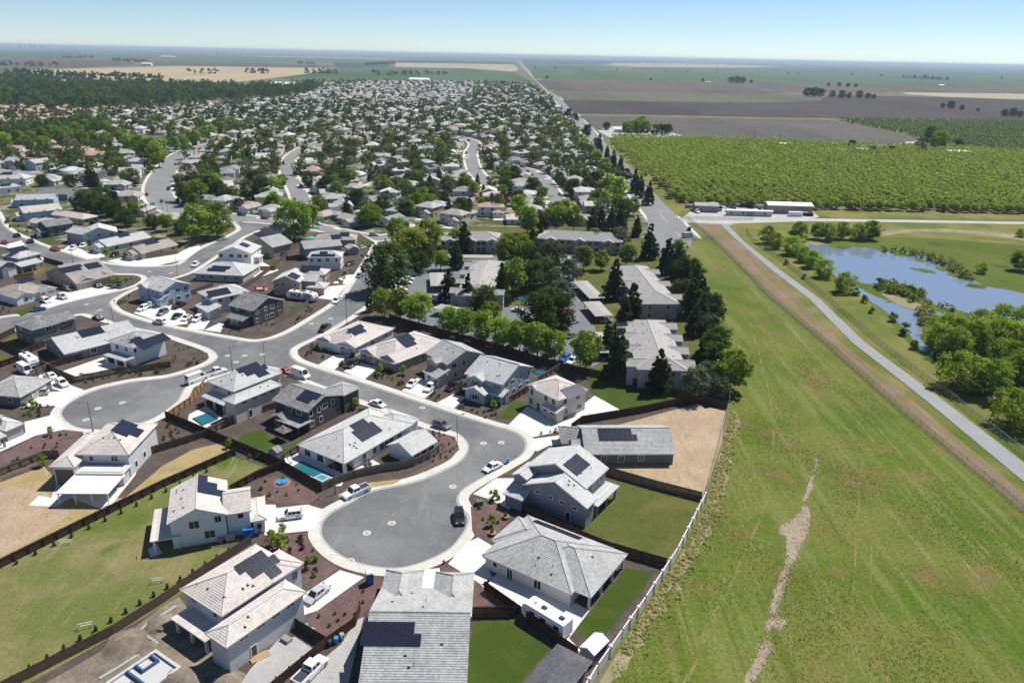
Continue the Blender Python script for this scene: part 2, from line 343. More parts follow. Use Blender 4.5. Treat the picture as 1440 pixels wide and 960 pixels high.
ROTS = {'y0': 0, 'x1': math.pi/2, 'y1': math.pi, 'x0': -math.pi/2}
MC = {}
def window_meshes(w, h, trim):
    k = (round(w, 1), round(h, 1), trim)
    if k not in MC:
        w, h = k[0], k[1]; f = MB(); b = .11
        f.box(-w/2-b, -.07, -h/2-b, w/2+b, .0, -h/2); f.box(-w/2-b, -.07, h/2, w/2+b, .0, h/2+b)
        f.box(-w/2-b, -.07, -h/2, -w/2, .0, h/2); f.box(w/2, -.07, -h/2, w/2+b, .0, h/2)
        if w > .9: f.box(-.03, -.055, -h/2, .03, .0, h/2)
        p = MB().box(-w/2, -.03, -h/2, w/2, -.001, h/2)
        MC[k] = (f.mesh('window', trim), p.mesh('pane', 'glass'))
    return MC[k]
def garage_mesh(w, mat):
    k = ('g', round(w, 1), mat)
    if k not in MC:
        w = k[1]; f = MB(); h = 2.15
        f.box(-w/2-.12, -.1, 0, -w/2, 0, h+.12, 1); f.box(w/2, -.1, 0, w/2+.12, 0, h+.12, 1); f.box(-w/2, -.1, h, w/2, 0, h+.12, 1)
        nc = max(2, int(w/1.2))
        for r in range(4):
            for c in range(nc):
                x0 = -w/2+w*c/nc; f.box(x0+.03, -.05, h*r/4+.03, x0+w/nc-.03, -.005, h*(r+1)/4-.03, 2 if r == 3 and nc > 2 and c % 2 == 0 else 0)
        f.box(-w/2, -.02, 0, w/2, .0, h, 0)
        MC[k] = f.mesh('garage_door', [mat, 'trim_white', 'glass'])
    return MC[k]
class House:
    def __init__(s, label, p0, p1, z=2.8, name='house', wall='white', roof='roof_light', trim='trim_white', cat='house', group=None, detail=2, gz=.12, ang=None, own=True):
        s.gz = gz; a, b = g2(p0, z+gz), g2(p1, z+gz); s.a = a
        s.ang = math.atan2(b.y-a.y, b.x-a.x) if ang is None else ang
        s.root = ob(name, None, loc=(a.x, a.y, gz), rotz=s.ang, label=label, cat=cat, group=group) if own else None
        s.inv = Matrix.Rotation(-s.ang, 2); s.wall = 'wall_' + wall; s.roof = roof; s.trim = trim; s.detail = detail; s.vols = []; s.dz = 0
    def loc(s, p, z): return s.inv @ (g2(p, z+s.gz) - s.a)
    def rect(s, p0, p1, d, z):
        l0, l1 = s.loc(p0, z), s.loc(p1, z); dx, dy = l1-l0
        if isinstance(d, tuple):
            q = s.loc(d, z); d = abs(q.y-(l0.y+l1.y)/2) if abs(dx) > abs(dy) else abs(q.x-(l0.x+l1.x)/2)
        if abs(dx) > abs(dy):
            y = (l0.y+l1.y)/2; xs = sorted((l0.x, l1.x))
            return (xs[0], y, xs[1], y+d, 'y0') if dx > 0 else (xs[0], y-d, xs[1], y, 'y1')
        x = (l0.x+l1.x)/2; ys = sorted((l0.y, l1.y))
        return (x-d, ys[0], x, ys[1], 'x1') if dy > 0 else (x, ys[0], x+d, ys[1], 'x0')
    def vol(s, p0, p1, d, z=2.8, roof='hip', pitch=.42, oh=.45, porch=None, wall=None, rmat=None, base=0.0, windows=None, trim=None, local=None):
        x0, y0, x1, y1, near = local if local else s.rect(p0, p1, d, z)
        s.dz += .004; z += s.dz
        order = ['y0', 'x1', 'y1', 'x0']; i = order.index(near)
        v = dict(r=(x0, y0, x1, y1), z=z, near=near, n=near, rt=order[(i+1) % 4], f=order[(i+2) % 4], lt=order[(i+3) % 4], oh=oh, pl={})
        alongx = near in ('y0', 'y1')
        if roof in ('g', 'G'): rx = alongx if roof == 'g' else not alongx
        else: rx = (x1-x0) >= (y1-y0)
        ym, xm = (y0+y1)/2, (x0+x1)/2; T = .2
        rm = MB(); top = rmat or s.roof
        c = [Vector((x0, y0, z)), Vector((x1, y0, z)), Vector((x1, y1, z)), Vector((x0, y1, z))]
        pl = v['pl']; caps = []
        if roof == 'hip':
            if rx:
                h = (y1-y0)/2; zr = z+h*pitch; r1, r2 = Vector((x0+h, ym, zr)), Vector((x1-h, ym, zr))
                pl['y0'] = [c[0], c[1], r2, r1]; pl['x1'] = [c[1], c[2], r2]; pl['y1'] = [c[2], c[3], r1, r2]; pl['x0'] = [c[3], c[0], r1]
            else:
                h = (x1-x0)/2; zr = z+h*pitch; r1, r2 = Vector((xm, y0+h, zr)), Vector((xm, y1-h, zr))
                pl['y0'] = [c[0], c[1], r1]; pl['x1'] = [c[1], c[2], r2, r1]; pl['y1'] = [c[2], c[3], r2]; pl['x0'] = [c[3], c[0], r1, r2]
            caps = [(c[0], r1), (r1, r2), (c[2], r2)] + ([(c[1], r2), (c[3], r1)] if rx else [(c[1], r1), (c[3], r2)])
            rm.add([p - Vector((0, 0, T)) for p in c], [(3, 2, 1, 0)], 1)
        elif roof in ('g', 'G'):
            if rx:
                zr = z+(y1-y0)/2*pitch; r1, r2 = Vector((x0, ym, zr)), Vector((x1, ym, zr))
                pl['y0'] = [c[0], c[1], r2, r1]; pl['y1'] = [c[2], c[3], r1, r2]
            else:
                zr = z+(x1-x0)/2*pitch; r1, r2 = Vector((xm, y0, zr)), Vector((xm, y1, zr))
                pl['x1'] = [c[1], c[2], r2, r1]; pl['x0'] = [c[3], c[0], r1, r2]
            caps = [(r1, r2)]
            for P in pl.values(): rm.poly([p - Vector((0, 0, T)) for p in reversed(P)], 1)
        elif roof == 's':
            q = [p.copy() for p in c]; w = (y1-y0) if alongx else (x1-x0)
            for p in q:
                if {'y0': p.y == y1, 'y1': p.y == y0, 'x0': p.x == x1, 'x1': p.x == x0}[near]: p.z += w*pitch
            pl[near] = q; rm.poly([p - Vector((0, 0, T)) for p in reversed(q)], 1)
        else:
            pl[near] = c; rm.poly([p - Vector((0, 0, T)) for p in reversed(c)], 1)
        for P in pl.values():
            if s.detail >= 2 and roof != 'flat': courses(rm, P)
            else: rm.poly(P, 0)
            for a, b in zip(P, P[1:]+P[:1]):
                shared = any(a in Q and b in Q for Q in pl.values() if Q is not P)
                if not shared: rm.add([a - Vector((0, 0, T)), b - Vector((0, 0, T)), b, a], [(0, 1, 2, 3)], 1)
        if s.detail >= 2:
            for a, b in caps: rm.tube(a + Vector((0, 0, .02)), b + Vector((0, 0, .02)), .13, n=5, mi=0, cap=True)
        v['roof'] = rm.build('roof', [top, trim or s.trim], s.root)
        # walls
        W = [x0+oh, y0+oh, x1-oh, y1-oh]
        for sd, dp in (porch or {}).items():
            sd = v.get(sd, sd); k = {'x0': 0, 'y0': 1, 'x1': 2, 'y1': 3}[sd]; W[k] += dp*(1 if k < 2 else -1)
        v['w'] = W; wx0, wy0, wx1, wy1 = W
        if wall is not False:
            wm = MB().box(wx0, wy0, base, wx1, wy1, z-.05 if roof != 'flat' else z-.21, bottom=base > 0)
            if roof in ('g', 'G'):
                if rx:
                    k = (wy0-y0)*pitch; kk = (y1-wy1)*pitch
                    for x, fl in ((wx0, 1), (wx1, 0)):
                        q = [(x, wy0, z-.05), (x, wy1, z-.05), (x, wy1, z-.12+kk), (x, ym, zr-.12), (x, wy0, z-.12+k)]
                        wm.poly(q if not fl else q[::-1])
                else:
                    k = (wx0-x0)*pitch; kk = (x1-wx1)*pitch
                    for y, fl in ((wy0, 0), (wy1, 1)):
                        q = [(wx0, y, z-.05), (wx1, y, z-.05), (wx1, y, z-.12+kk), (xm, y, zr-.12), (wx0, y, z-.12+k)]
                        wm.poly(q if not fl else q[::-1])
            elif roof == 's':
                w = (y1-y0) if alongx else (x1-x0); wm.box(wx0+.01, wy0+.01, z-.06, wx1-.01, wy1-.01, z+.1)
            v['wall'] = wm.build('wall', 'wall_'+wall if isinstance(wall, str) else s.wall, s.root)
        for sd, dp in (porch or {}).items():
            sd = v.get(sd, sd)
            n = max(2, int(round(((x1-x0) if sd[0] == 'y' else (y1-y0))/4.2))+1)
            for i in range(n):
                t = i/(n-1)
                if sd[0] == 'y': x = x0+oh+.2+(x1-x0-2*oh-.4)*t; y = y0+oh+.1 if sd == 'y0' else y1-oh-.1
                else: y = y0+oh+.2+(y1-y0-2*oh-.4)*t; x = x0+oh+.1 if sd == 'x0' else x1-oh-.1
                MB().box(x-.2, y-.2, 0, x+.2, y+.2, z-.19).build('column', 'wall_'+wall if isinstance(wall, str) else s.wall, s.root)
        s.vols.append(v)
        return v
    def wallpt(s, v, sd, t, out=0.0):
        sd = v.get(sd, sd); a, b, c, d = v['w']
        if sd == 'y0': return (a+(c-a)*t, b-out), sd
        if sd == 'y1': return (c-(c-a)*t, d+out), sd
        if sd == 'x1': return (c+out, b+(d-b)*t), sd
        return (a-out, d-(d-b)*t), sd
    def win(s, v, sd, lst, trim=None):
        """windows on a wall: (place along it from its left end, centre height, width, height)"""
        for t, zc, w, h in lst:
            (x, y), q = s.wallpt(v, sd, t); f, p = window_meshes(w, h, trim or 'trim_white')
            o = ob('window', f, s.root, (x, y, zc), ROTS[q]); ob('pane', p, o)
    def rows(s, v, sd, n, storeys=1, w=1.3, h=1.25, z1=1.55, dz=2.75):
        for k in range(storeys):
            s.win(v, sd, [((i+.5+RNG.uniform(-.15, .15))/n, z1+dz*k, w*RNG.choice((.7, 1, 1.2)), h) for i in range(n)])
    def garage(s, v, sd, t, w=4.9, mat='door_white'):
        (x, y), q = s.wallpt(v, sd, t); ob('garage_door', garage_mesh(w, mat), s.root, (x, y, 0), ROTS[q])
    def door(s, v, sd, t, mat='door_brown', w=1.0):
        (x, y), q = s.wallpt(v, sd, t)
        k = ('d', mat, w)
        if k not in MC: MC[k] = MB().box(-w/2, -.06, 0, w/2, 0, 2.1).box(-w/2-.1, -.04, 0, -w/2, 0, 2.2, 1).box(w/2, -.04, 0, w/2+.1, 0, 2.2, 1).box(-w/2, -.04, 2.1, w/2, 0, 2.2, 1).mesh('front_door', [mat, 'trim_white'])
        ob('front_door', MC[k], s.root, (x, y, 0), ROTS[q])
    def ray(s, P, px):
        """where the sight line through a photo point meets a roof slope"""
        o = s.inv @ (Vector((0, 0)) - s.a); o = Vector((o.x, o.y, CAM_H-s.gz))
        g = s.inv @ (g2(px, 0) - s.a); d = Vector((g.x, g.y, -s.gz)) - o
        n = (P[1]-P[0]).cross(P[2]-P[0]).normalized()
        return o + d*((P[0]-o).dot(n)/d.dot(n)), n
    def solar(s, v, sd, px, rows, pw=1.05, ph=1.75, pale=False):
        """rows from the top one down: (shift in panels, count)"""
        sd = v.get(sd, sd); P = v['pl'][sd]; c, n = s.ray(P, px)
        e = (P[1]-P[0]).normalized(); u = n.cross(e).normalized()
        width = max(a+k for a, k in rows)*pw; H = len(rows)*ph
        arr = MB()
        k = ('solar', pw, ph)
        if k not in MC:
            f = MB().box(0.008, .008, 0, pw-.008, ph-.008, .045, 0)
            f.box(.022, .022, .045, pw-.022, ph-.022, .05, 1)
            MC[k] = f.mesh('solar_panel', ['solar_frame', 'solar'])
        M = Matrix((( e.x, u.x, n.x, c.x), (e.y, u.y, n.y, c.y), (e.z, u.z, n.z, c.z), (0, 0, 0, 1)))
        for r, (a, q) in enumerate(rows):
            y1 = H/2-r*ph
            for yy in (y1-.4, y1-ph+.4): arr.box(a*pw-width/2, yy-.03, .05, (a+q)*pw-width/2, yy+.03, .12)
        ao = arr.build('solar_array', 'metal_grey', s.root, mat=M)
        for r, (a, q) in enumerate(rows):
            for i in range(q): ob('solar_panel', MC[k], ao, ((a+i)*pw-width/2, H/2-(r+1)*ph, .125))
    def vents(s, v, sd, n):
        sd = v.get(sd, sd); P = v['pl'][sd]; e = P[1]-P[0]; nn = e.cross(P[2]-P[0]).normalized(); u = nn.cross(e).normalized()
        hi = max((p-P[0]).dot(u) for p in P)
        for i in range(n):
            sv = RNG.uniform(.2, .85)*hi; span = .5-.42*sv/hi if len(P) == 3 else .32
            p = P[0]+e*(.5+RNG.uniform(-span, span))+u*sv
            kind = RNG.choice('abb')
            k = 'vent'+kind
            if k not in MC:
                q = MB()
                if kind == 'a': q.tube((0, 0, -.1), (0, 0, .5), .06, n=6)
                else: q.box(-.22, -.17, -.05, .22, .17, .16, taper=.05)
                MC[k] = q.mesh('roof_vent', 'vent_dark')
            ob('roof_vent', MC[k], s.root, p)
    def shutters(s, v, sd, t, zc, w, h):
        for q in (-1, 1):
            (x, y), f = s.wallpt(v, sd, t); k = ('sh', h)
            if k not in MC: MC[k] = MB().box(-.17, -.05, -h/2, .17, 0, h/2).mesh('shutter', 'shutter')
            dx = q*(w/2+.32); a = ROTS[f]
            ob('shutter', MC[k], s.root, (x+dx*math.cos(a), y+dx*math.sin(a), zc), a)
# ------------------------------------------------------------------ trees
def np_mesh(name, V, F, mat, tone=None, mi=None):
    me = bpy.data.meshes.new(name); V = np.asarray(V, np.float32); F = np.asarray(F, np.int32)
    me.vertices.add(len(V)); me.vertices.foreach_set('co', V.ravel())
    k = F.shape[1]; me.loops.add(F.size); me.loops.foreach_set('vertex_index', F.ravel())
    me.polygons.add(len(F)); me.polygons.foreach_set('loop_start', np.arange(0, F.size, k, dtype=np.int32))
    try: me.polygons.foreach_set('loop_total', np.full(len(F), k, np.int32))
    except Exception: pass
    for q in ([mat] if isinstance(mat, str) else mat): me.materials.append(MATS[q])
    if mi is not None: me.polygons.foreach_set('material_index', np.asarray(mi, np.int32))
    if tone is not None:
        at = me.attributes.new('tone', 'FLOAT', 'POINT'); at.data.foreach_set('value', np.asarray(tone, np.float32))
    me.update(calc_edges=True); return me
def leaves(seed, nc, per, rad, leaf, lo=.25, shape='round', rc=.3, up=.6):
    """leaf quads in clumps spread through a crown of unit height; rad = widest radius"""
    r = np.random.default_rng(seed)
    if shape == 'cone': z = 1-r.random(nc)**.62*(1-lo); R0 = rad*((1-z)/(1-lo))**.75+.012
    elif shape == 'column': z = lo+(1-lo)*r.random(nc); R0 = rad*np.sqrt(np.clip(1-((z-lo)/(1-lo))**2.2, 0, 1))+.01
    elif shape == 'umbrella':
        z = lo+(1-lo)*r.random(nc); q = (z-lo)/(1-lo); R0 = rad*np.sqrt(np.clip(1-((q-.35)/.68)**2, 0, 1))
    else:
        z = lo+(1-lo)*r.random(nc); q = (z-lo)/(1-lo); R0 = rad*np.sqrt(np.clip(1-(2*q-1)**2*.92, .02, 1))*(1.05-.25*q)
    a = r.random(nc)*2*np.pi; rr = R0*np.sqrt(r.random(nc)*.75+.2)*(1+.22*np.sin(a*3+seed)+.12*np.sin(a*5+z*7))
    C = np.stack([rr*np.cos(a), rr*np.sin(a), z], 1)
    rcl = rc*rad*(.6+.8*r.random(nc))*(1 if shape in ('round', 'umbrella') else np.clip(R0/rad*1.2, .3, 1))
    n = nc*per; ci = np.repeat(np.arange(nc), per)
    d = r.normal(size=(n, 3)); d /= np.linalg.norm(d, axis=1)[:, None]
    P = C[ci]+d*(rcl[ci]*(.45+.6*r.random(n)))[:, None]*np.array([1, 1, .75])
    nn = d*.8+r.normal(size=(n, 3))*.55+np.array([0, 0, up]); nn /= np.linalg.norm(nn, axis=1)[:, None]
    t1 = np.cross(nn, r.normal(size=(n, 3))); t1 /= np.linalg.norm(t1, axis=1)[:, None]; t2 = np.cross(nn, t1)
    s = leaf*(.6+.8*r.random(n))[:, None]
    V = np.stack([P-t1*s-t2*s*.25, P+t2*s*.8, P+t1*s+t2*s*.2, P-t2*s*.7], 1).reshape(-1, 3)
    F = np.arange(n*4).reshape(-1, 4)
    tone = np.clip(r.random(nc)[ci]*.75+r.random(n)*.3, 0, 1).repeat(4)
    return V, F, tone
def trunk_mesh(seed, top, r0, mat, limbs=4, spread=.25):
    r = random.Random(seed); m = MB(); p = Vector((0, 0, 0)); rad = r0
    for k in range(3):
        q = p+Vector((r.uniform(-.02, .02), r.uniform(-.02, .02), top/3)); m.tube(p, q, rad, rad*.78, 7); p = q; rad *= .78
        if k >= 1:
            for i in range(limbs):
                a = i*2*math.pi/limbs+r.uniform(-.5, .5)+k; e = p+Vector((math.cos(a)*spread*r.uniform(.6, 1), math.sin(a)*spread*r.uniform(.6, 1), top*r.uniform(.3, .75)))
                m.tube(p, e, rad*.6, rad*.15, 5)
    return m.mesh('trunk', mat)
TREES = {}
def tree_kind(k, n, mat, trunkmat, **kw):
    tr = kw.pop('top', .5); lb = kw.pop('limbs', 4); r0 = kw.pop('r0', .022); L = []
    for i in range(n):
        V, F, T = leaves(hash_(k)+i*17, **kw); L.append((trunk_mesh(hash_(k)+i, tr, r0, trunkmat, limbs=lb, spread=kw['rad']*.7), np_mesh('crown', V, F, mat, T)))
    TREES[k] = L
def hash_(s): return sum(ord(c)*(i+3) for i, c in enumerate(s)) % 9973
tree_kind('green', 4, 'leaf_green', 'bark_trunk', nc=60, per=42, rad=.40, leaf=.034, lo=.24, rc=.34)
tree_kind('bright', 4, 'leaf_bright', 'bark_trunk', nc=60, per=42, rad=.40, leaf=.034, lo=.25, rc=.34)
tree_kind('big', 3, 'leaf_green', 'bark_trunk', nc=110, per=56, rad=.50, leaf=.024, lo=.14, rc=.26)
tree_kind('dark', 3, 'leaf_dark', 'bark_trunk', nc=80, per=46, rad=.48, leaf=.03, lo=.14, rc=.32)
tree_kind('olive', 3, 'leaf_olive', 'bark_trunk', nc=60, per=42, rad=.45, leaf=.032, lo=.18, rc=.32)
tree_kind('conifer', 4, 'leaf_conifer', 'bark_trunk', nc=120, per=30, rad=.21, leaf=.026, lo=.05, shape='cone', rc=.34, top=.8, limbs=0, up=.1)
tree_kind('column', 2, 'leaf_conifer', 'bark_trunk', nc=70, per=30, rad=.15, leaf=.022, lo=.03, shape='column', rc=.5, top=.7, limbs=0, up=.1)
tree_kind('plum', 2, 'leaf_plum', 'bark_trunk', nc=50, per=36, rad=.40, leaf=.036, lo=.22, rc=.34)
tree_kind('willow', 3, 'leaf_bright', 'bark_trunk', nc=100, per=46, rad=.56, leaf=.027, lo=.08, rc=.28)
tree_kind('orchard', 4, 'leaf_orchard', 'pale_trunk', nc=26, per=20, rad=.56, leaf=.085, lo=.3, rc=.42, top=.45, r0=.02, up=1.3)
tree_kind('young', 3, 'leaf_bright', 'bark_trunk', nc=24, per=22, rad=.30, leaf=.05, lo=.3, rc=.4, top=.6, r0=.014)
def palm_meshes():
    m = MB().tube((0, 0, 0), (0, 0, .84), .016, .011, 7); V = MB(); r = random.Random(3)
    for i in range(26):
        a = i*2.4; el = r.uniform(-.5, .9); p = Vector((0, 0, .84)); d = Vector((math.cos(a)*math.cos(el), math.sin(a)*math.cos(el), math.sin(el)))
        sd = Vector((-math.sin(a), math.cos(a), 0))*.03
        for k in range(4):
            q = p+d*.06; w0, w1 = 1-k*.2, 1-(k+1)*.2; V.add([p-sd*w0, p+sd*w0, q+sd*w1, q-sd*w1], [(0, 1, 2, 3)]); p = q; d = (d+Vector((0, 0, -.28))).normalized()
    return m.mesh('trunk', 'pale_trunk'), V.mesh('fronds', 'leaf_palm')
TREES['palm'] = [palm_meshes()]
TNAME = dict(green='broadleaf_tree', bright='broadleaf_tree', big='broadleaf_tree', dark='evergreen_tree', olive='olive_tree', conifer='conifer_tree', column='cypress_tree', plum='plum_tree', willow='willow_tree', orchard='orchard_tree', young='young_tree', palm='palm_tree')
def tree_at(kind, xy, h, label, group=None, wide=1.0, gz=.1, name=None, cat=None):
    L = TREES[kind]; tr, cr = L[RNG.randrange(len(L))]
    root = ob(name or TNAME[kind], None, loc=(xy[0], xy[1], gz), rotz=RNG.uniform(0, 6.28), scale=(h*wide, h*wide, h), label=label, cat=cat or (TNAME[kind].split('_')[0]+' tree' if kind != 'green' else 'tree'), group=group)
    ob('trunk', tr, root); ob('fronds' if kind == 'palm' else 'crown', cr, root)
    return root
def tree(kind, p, h, label, group=None, wide=1.0, **kw): return tree_at(kind, g2(p), h, label, group, wide, **kw)
SH = {}
def shrub_mesh(mat):
    if mat not in SH:
        SH[mat] = []
        for i in range(3):
            V, F, T = leaves(77+i*5, 16, 16, .52, .11, lo=.02, rc=.5); SH[mat].append(np_mesh('shrub', V, F, mat, T))
    return SH[mat]
def shrub(p, h, mat, label, group, xy=None, wide=1.0):
    q = xy if xy is not None else g2(p)
    return ob('shrub', RNG.choice(shrub_mesh(mat)), None, (q[0], q[1], .12), RNG.uniform(0, 6.28), label, 'shrub', group, scale=(h*wide, h*wide, h))
def bed(poly, n, mat, label, group, h=(.4, .9), seed=1, avoid=()):
    """n separate shrubs scattered in a planting bed given by photo corners"""
    P = [g2(p) for p in poly]; r = random.Random(seed); xs = [p.x for p in P]; ys = [p.y for p in P]; placed = []
    for _ in range(n*60):
        if len(placed) >= n: break
        q = Vector((r.uniform(min(xs), max(xs)), r.uniform(min(ys), max(ys))))
        if not inside(q, P) or any((q-a).length < .9 for a in placed): continue
        placed.append(q); shrub(None, r.uniform(*h), r.choice(mat) if isinstance(mat, (list, tuple)) else mat, label, group, xy=q)
def inside(q, P):
    c = False; n = len(P)
    for i in range(n):
        a, b = P[i], P[(i+1) % n]
        if (a[1] > q[1]) != (b[1] > q[1]) and q[0] < (b[0]-a[0])*(q[1]-a[1])/(b[1]-a[1])+a[0]: c = not c
    return c
# ------------------------------------------------------------------ vehicles
CARC = {}
def car_parts(kind):
    """side profile lofted across the width; x forward, metres"""
    if kind in CARC: return CARC[kind]
    D = dict(sedan=(4.7, 1.82, .78, 1.42, (-1.55, -.75, .55, 1.35), 'sedan'), suv=(4.7, 1.9, .95, 1.72, (-2.15, -1.85, .35, 1.15), 'suv'),
             hatch=(4.2, 1.78, .85, 1.5, (-1.9, -1.45, .4, 1.3), 'suv'), pickup=(5.9, 2.0, 1.08, 1.92, (-.6, -.45, .95, 1.55), 'pickup'), van=(5.9, 2.05, 1.15, 2.55, (-2.9, -2.8, 1.55, 2.25), 'van'))[kind]
    L, Wd, belt, roof, (a, b, c, d), typ = D; h = L/2; w = Wd/2; B = MB()
    fr = h-.05; hood = belt-.02 if typ != 'van' else belt+.12
    prof = [(-h, .42), (-h+.06, belt-.08), (-h+.2, belt), (a, belt+.02), (d, hood), (h-.55, hood-.1), (fr, hood-.28), (h, .45), (h-.1, .28), (-h+.1, .28)]
    if typ == 'van': prof = [(-h, .42), (-h+.03, belt), (a, belt), (d, belt+.1), (h-.35, belt-.05), (fr, belt-.3), (h, .45), (h-.1, .28), (-h+.1, .28)]
    n = len(prof); rows = []
    for y, kz, kx in ((-w, .5, .97), (-w, 1, .97), (-w+.12, 1.0, 1), (w-.12, 1.0, 1), (w, 1, .97), (w, .5, .97)): rows.append((y, kz, kx))
    # lower body: chamfered prism
    ys = [-w, -w+.1, w-.1, w]
    vs = []
    for j, y in enumerate(ys):
        for x, z in prof:
            edge = j in (0, 3); vs.append((x*(.975 if edge else 1), y, z-(.07 if edge and z > .6 else 0)))
    fs = []
    for j in range(3):
        for i in range(n): fs.append((j*n+i, j*n+(i+1) % n, (j+1)*n+(i+1) % n, (j+1)*n+i))
    fs.append(tuple(range(n-1, -1, -1))); fs.append(tuple(3*n+i for i in range(n)))
    fs = [tuple(reversed(f)) for f in fs]
    B.add(vs, fs)
    wt = w-.2; wb = w-.06; zb = belt-.06
    if typ == 'pickup':   # open bed behind the cab
        B.add([(-h+.12, -w+.18, belt+.02), (a-.15, -w+.18, belt+.02), (a-.15, w-.18, belt+.02), (-h+.12, w-.18, belt+.02)], [(0, 1, 2, 3)], 1)
        for y in (-w+.02, w-.16): B.box(-h+.03, y, belt-.05, a-.1, y+.14, belt+.16)
        B.box(-h+.03, -w+.16, belt-.05, -h+.13, w-.16, belt+.14)
    gb = [(a, -wb, zb), (d, -wb, zb), (d, wb, zb), (a, wb, zb)]; gt = [(b, -wt, roof), (c, -wt, roof), (c, wt, roof), (b, wt, roof)]
    B.add(gb+gt, [(4, 5, 6, 7), (0, 1, 5, 4), (1, 2, 6, 5), (2, 3, 7, 6), (3, 0, 4, 7)])
    B.box(b+.1, -wt+.1, roof, c-.1, wt-.1, roof+.035, taper=.12)
    for s in (-1, 1): B.box(d-.25, s*(w+.1)-.09, belt, d-.05, s*(w+.1)+.09, belt+.15)
    def face(i0, i1, i2, i3, u0, u1, v0, v1, off):
        P = [Vector(q) for q in (i0, i1, i2, i3)]
        f = lambda u, v: (P[0]*(1-u)+P[1]*u)*(1-v)+(P[3]*(1-u)+P[2]*u)*v
        nn = (P[1]-P[0]).cross(P[3]-P[0]).normalized()*off
        return [f(u0, v0)+nn, f(u1, v0)+nn, f(u1, v1)+nn, f(u0, v1)+nn]
    parts = [('body', B.mesh('body', ['CARPAINT', 'plastic_dark']) if False else B, None)]
    gl = []
    gl.append(('windscreen', face(gb[1], gb[2], gt[2], gt[1], .07, .93, .12, .92, .012)))
    gl.append(('rear_window', face(gb[3], gb[0], gt[0], gt[3], .1, .9, .25 if typ != 'pickup' else .35, .88, .012)))
    segs = dict(sedan=((.16, .47), (.52, .84)), suv=((.06, .33), (.37, .62), (.66, .88)), pickup=((.08, .45), (.52, .88)), van=((.76, .93),))[typ]
    for u0, u1 in segs:
        gl.append(('side_window', face(gb[0], gb[1], gt[1], gt[0], u0, u1, .3 if typ != 'van' else .25, .88 if typ != 'van' else .75, .012)))
        gl.append(('side_window', face(gb[2], gb[3], gt[3], gt[2], 1-u1, 1-u0, .3 if typ != 'van' else .25, .88 if typ != 'van' else .75, .012)))
    out = []
    for nm, q in gl: out.append((nm, MB().poly(q).mesh(nm, 'glass')))
    r = .33 if typ in ('sedan',) else .38
    wm = MB(); wm.tube((0, -.11, 0), (0, .11, 0), r, n=14); wme = wm.mesh('wheel', 'rubber')
    rm = MB().tube((0, -.125, 0), (0, .125, 0), r*.62, n=10).mesh('rim', 'rim')
    hl = MB().box(-.04, -.2, -.08, .05, .2, .08).mesh('headlight', 'lamp_white'); tl = MB().box(-.05, -.12, -.14, .03, .12, .14).mesh('taillight', 'lamp_red')
    wx = (h-.92, -h+.95 if typ != 'pickup' else -h+1.25)
    CARC[kind] = (B, out, wme, rm, hl, tl, [(x, s*(w-.1), r) for x in wx for s in (-1, 1)], h, w, belt, {})
    return CARC[kind]
def car(kind, col, p, q, label, group=None, full=True, gz=.03, cat=None, name=None):
    """p photo point under the middle, q photo point under somewhere ahead of the nose"""
    B, gl, wme, rm, hl, tl, wp, h, w, belt, cache = car_parts(kind)
    a, b = g2(p), g2(q); ang = math.atan2(b.y-a.y, b.x-a.x)
    nm = name or dict(pickup='pickup_truck', van='van').get(kind, 'car')
    root = ob(nm, None, loc=(a.x, a.y, gz), rotz=ang, label=label, cat=cat or dict(pickup='truck', van='van').get(kind, 'car'), group=group)
    if col not in cache: cache[col] = B.mesh('body', ['car_'+col, 'plastic_dark'])
    ob('body', cache[col], root)
    for n_, me in gl: ob(n_, me, root)
    for x in wp:
        o = ob('wheel', wme, root, x)
        if full: ob('rim', rm, o)
    if full:
        for s in (-1, 1): ob('headlight', hl, root, (h-.08, s*(w-.32), .68)); ob('taillight', tl, root, (-h+.03, s*(w-.2), .78))
    return root
# ------------------------------------------------------------------ fences, walls, poles
def wood_fence(pts, label, mat='wood_fence', h=1.85, step=.15, post=2.4, z=.12, world=False, name='wood_fence', posts=True):
    P = [Vector(p) for p in pts] if world else [g2(p, z) for p in pts]
    root = ob(name, None, loc=(P[0].x, P[0].y, z), label=label, cat='fence')
    o = P[0]; rails = MB(); boards = MB(); r = random.Random(len(label)); k = ('post', h, mat)
    if k not in MC: MC[k] = MB().box(-.07, -.07, 0, .07, .07, h+.06).mesh('post', mat)
    for a, b in zip(P, P[1:]):
        L = (b-a).length; d = (b-a)/L; nn = Vector((-d.y, d.x)); n = max(1, int(L/step)); w = L/n
        for i in range(n):
            c = a-o+d*(i*w); e = a-o+d*((i+1)*w-.012); hh = h+r.uniform(-.03, .03); off = nn*r.uniform(0, .012); t = nn*.024
            vs = [c+off, e+off, e+off+t, c+off+t]
            boards.add([(q.x, q.y, 0.03) for q in vs]+[(q.x, q.y, hh) for q in vs], [(4, 5, 6, 7), (0, 1, 5, 4), (2, 3, 7, 6), (1, 2, 6, 5), (3, 0, 4, 7)])
        for zz in (.35, h*.85):
            q = [a-o-nn*.01, b-o-nn*.01, b-o-nn*.07, a-o-nn*.07]
            rails.add([(p.x, p.y, zz) for p in q]+[(p.x, p.y, zz+.1) for p in q], [(4, 5, 6, 7), (0, 1, 5, 4), (2, 3, 7, 6), (1, 2, 6, 5), (3, 0, 4, 7), (3, 2, 1, 0)])
        if posts:
            m = max(1, int(round(L/post)))
            for i in range(m+1):
                if i == 0 and a is not P[0]: continue
                q = a-o+d*(L*i/m)-nn*.1; ob('post', MC[k], root, (q.x, q.y, 0), math.atan2(d.y, d.x))
    boards.build('boards', mat, root, kind='stuff'); rails.build('rail', mat, root)
    return root
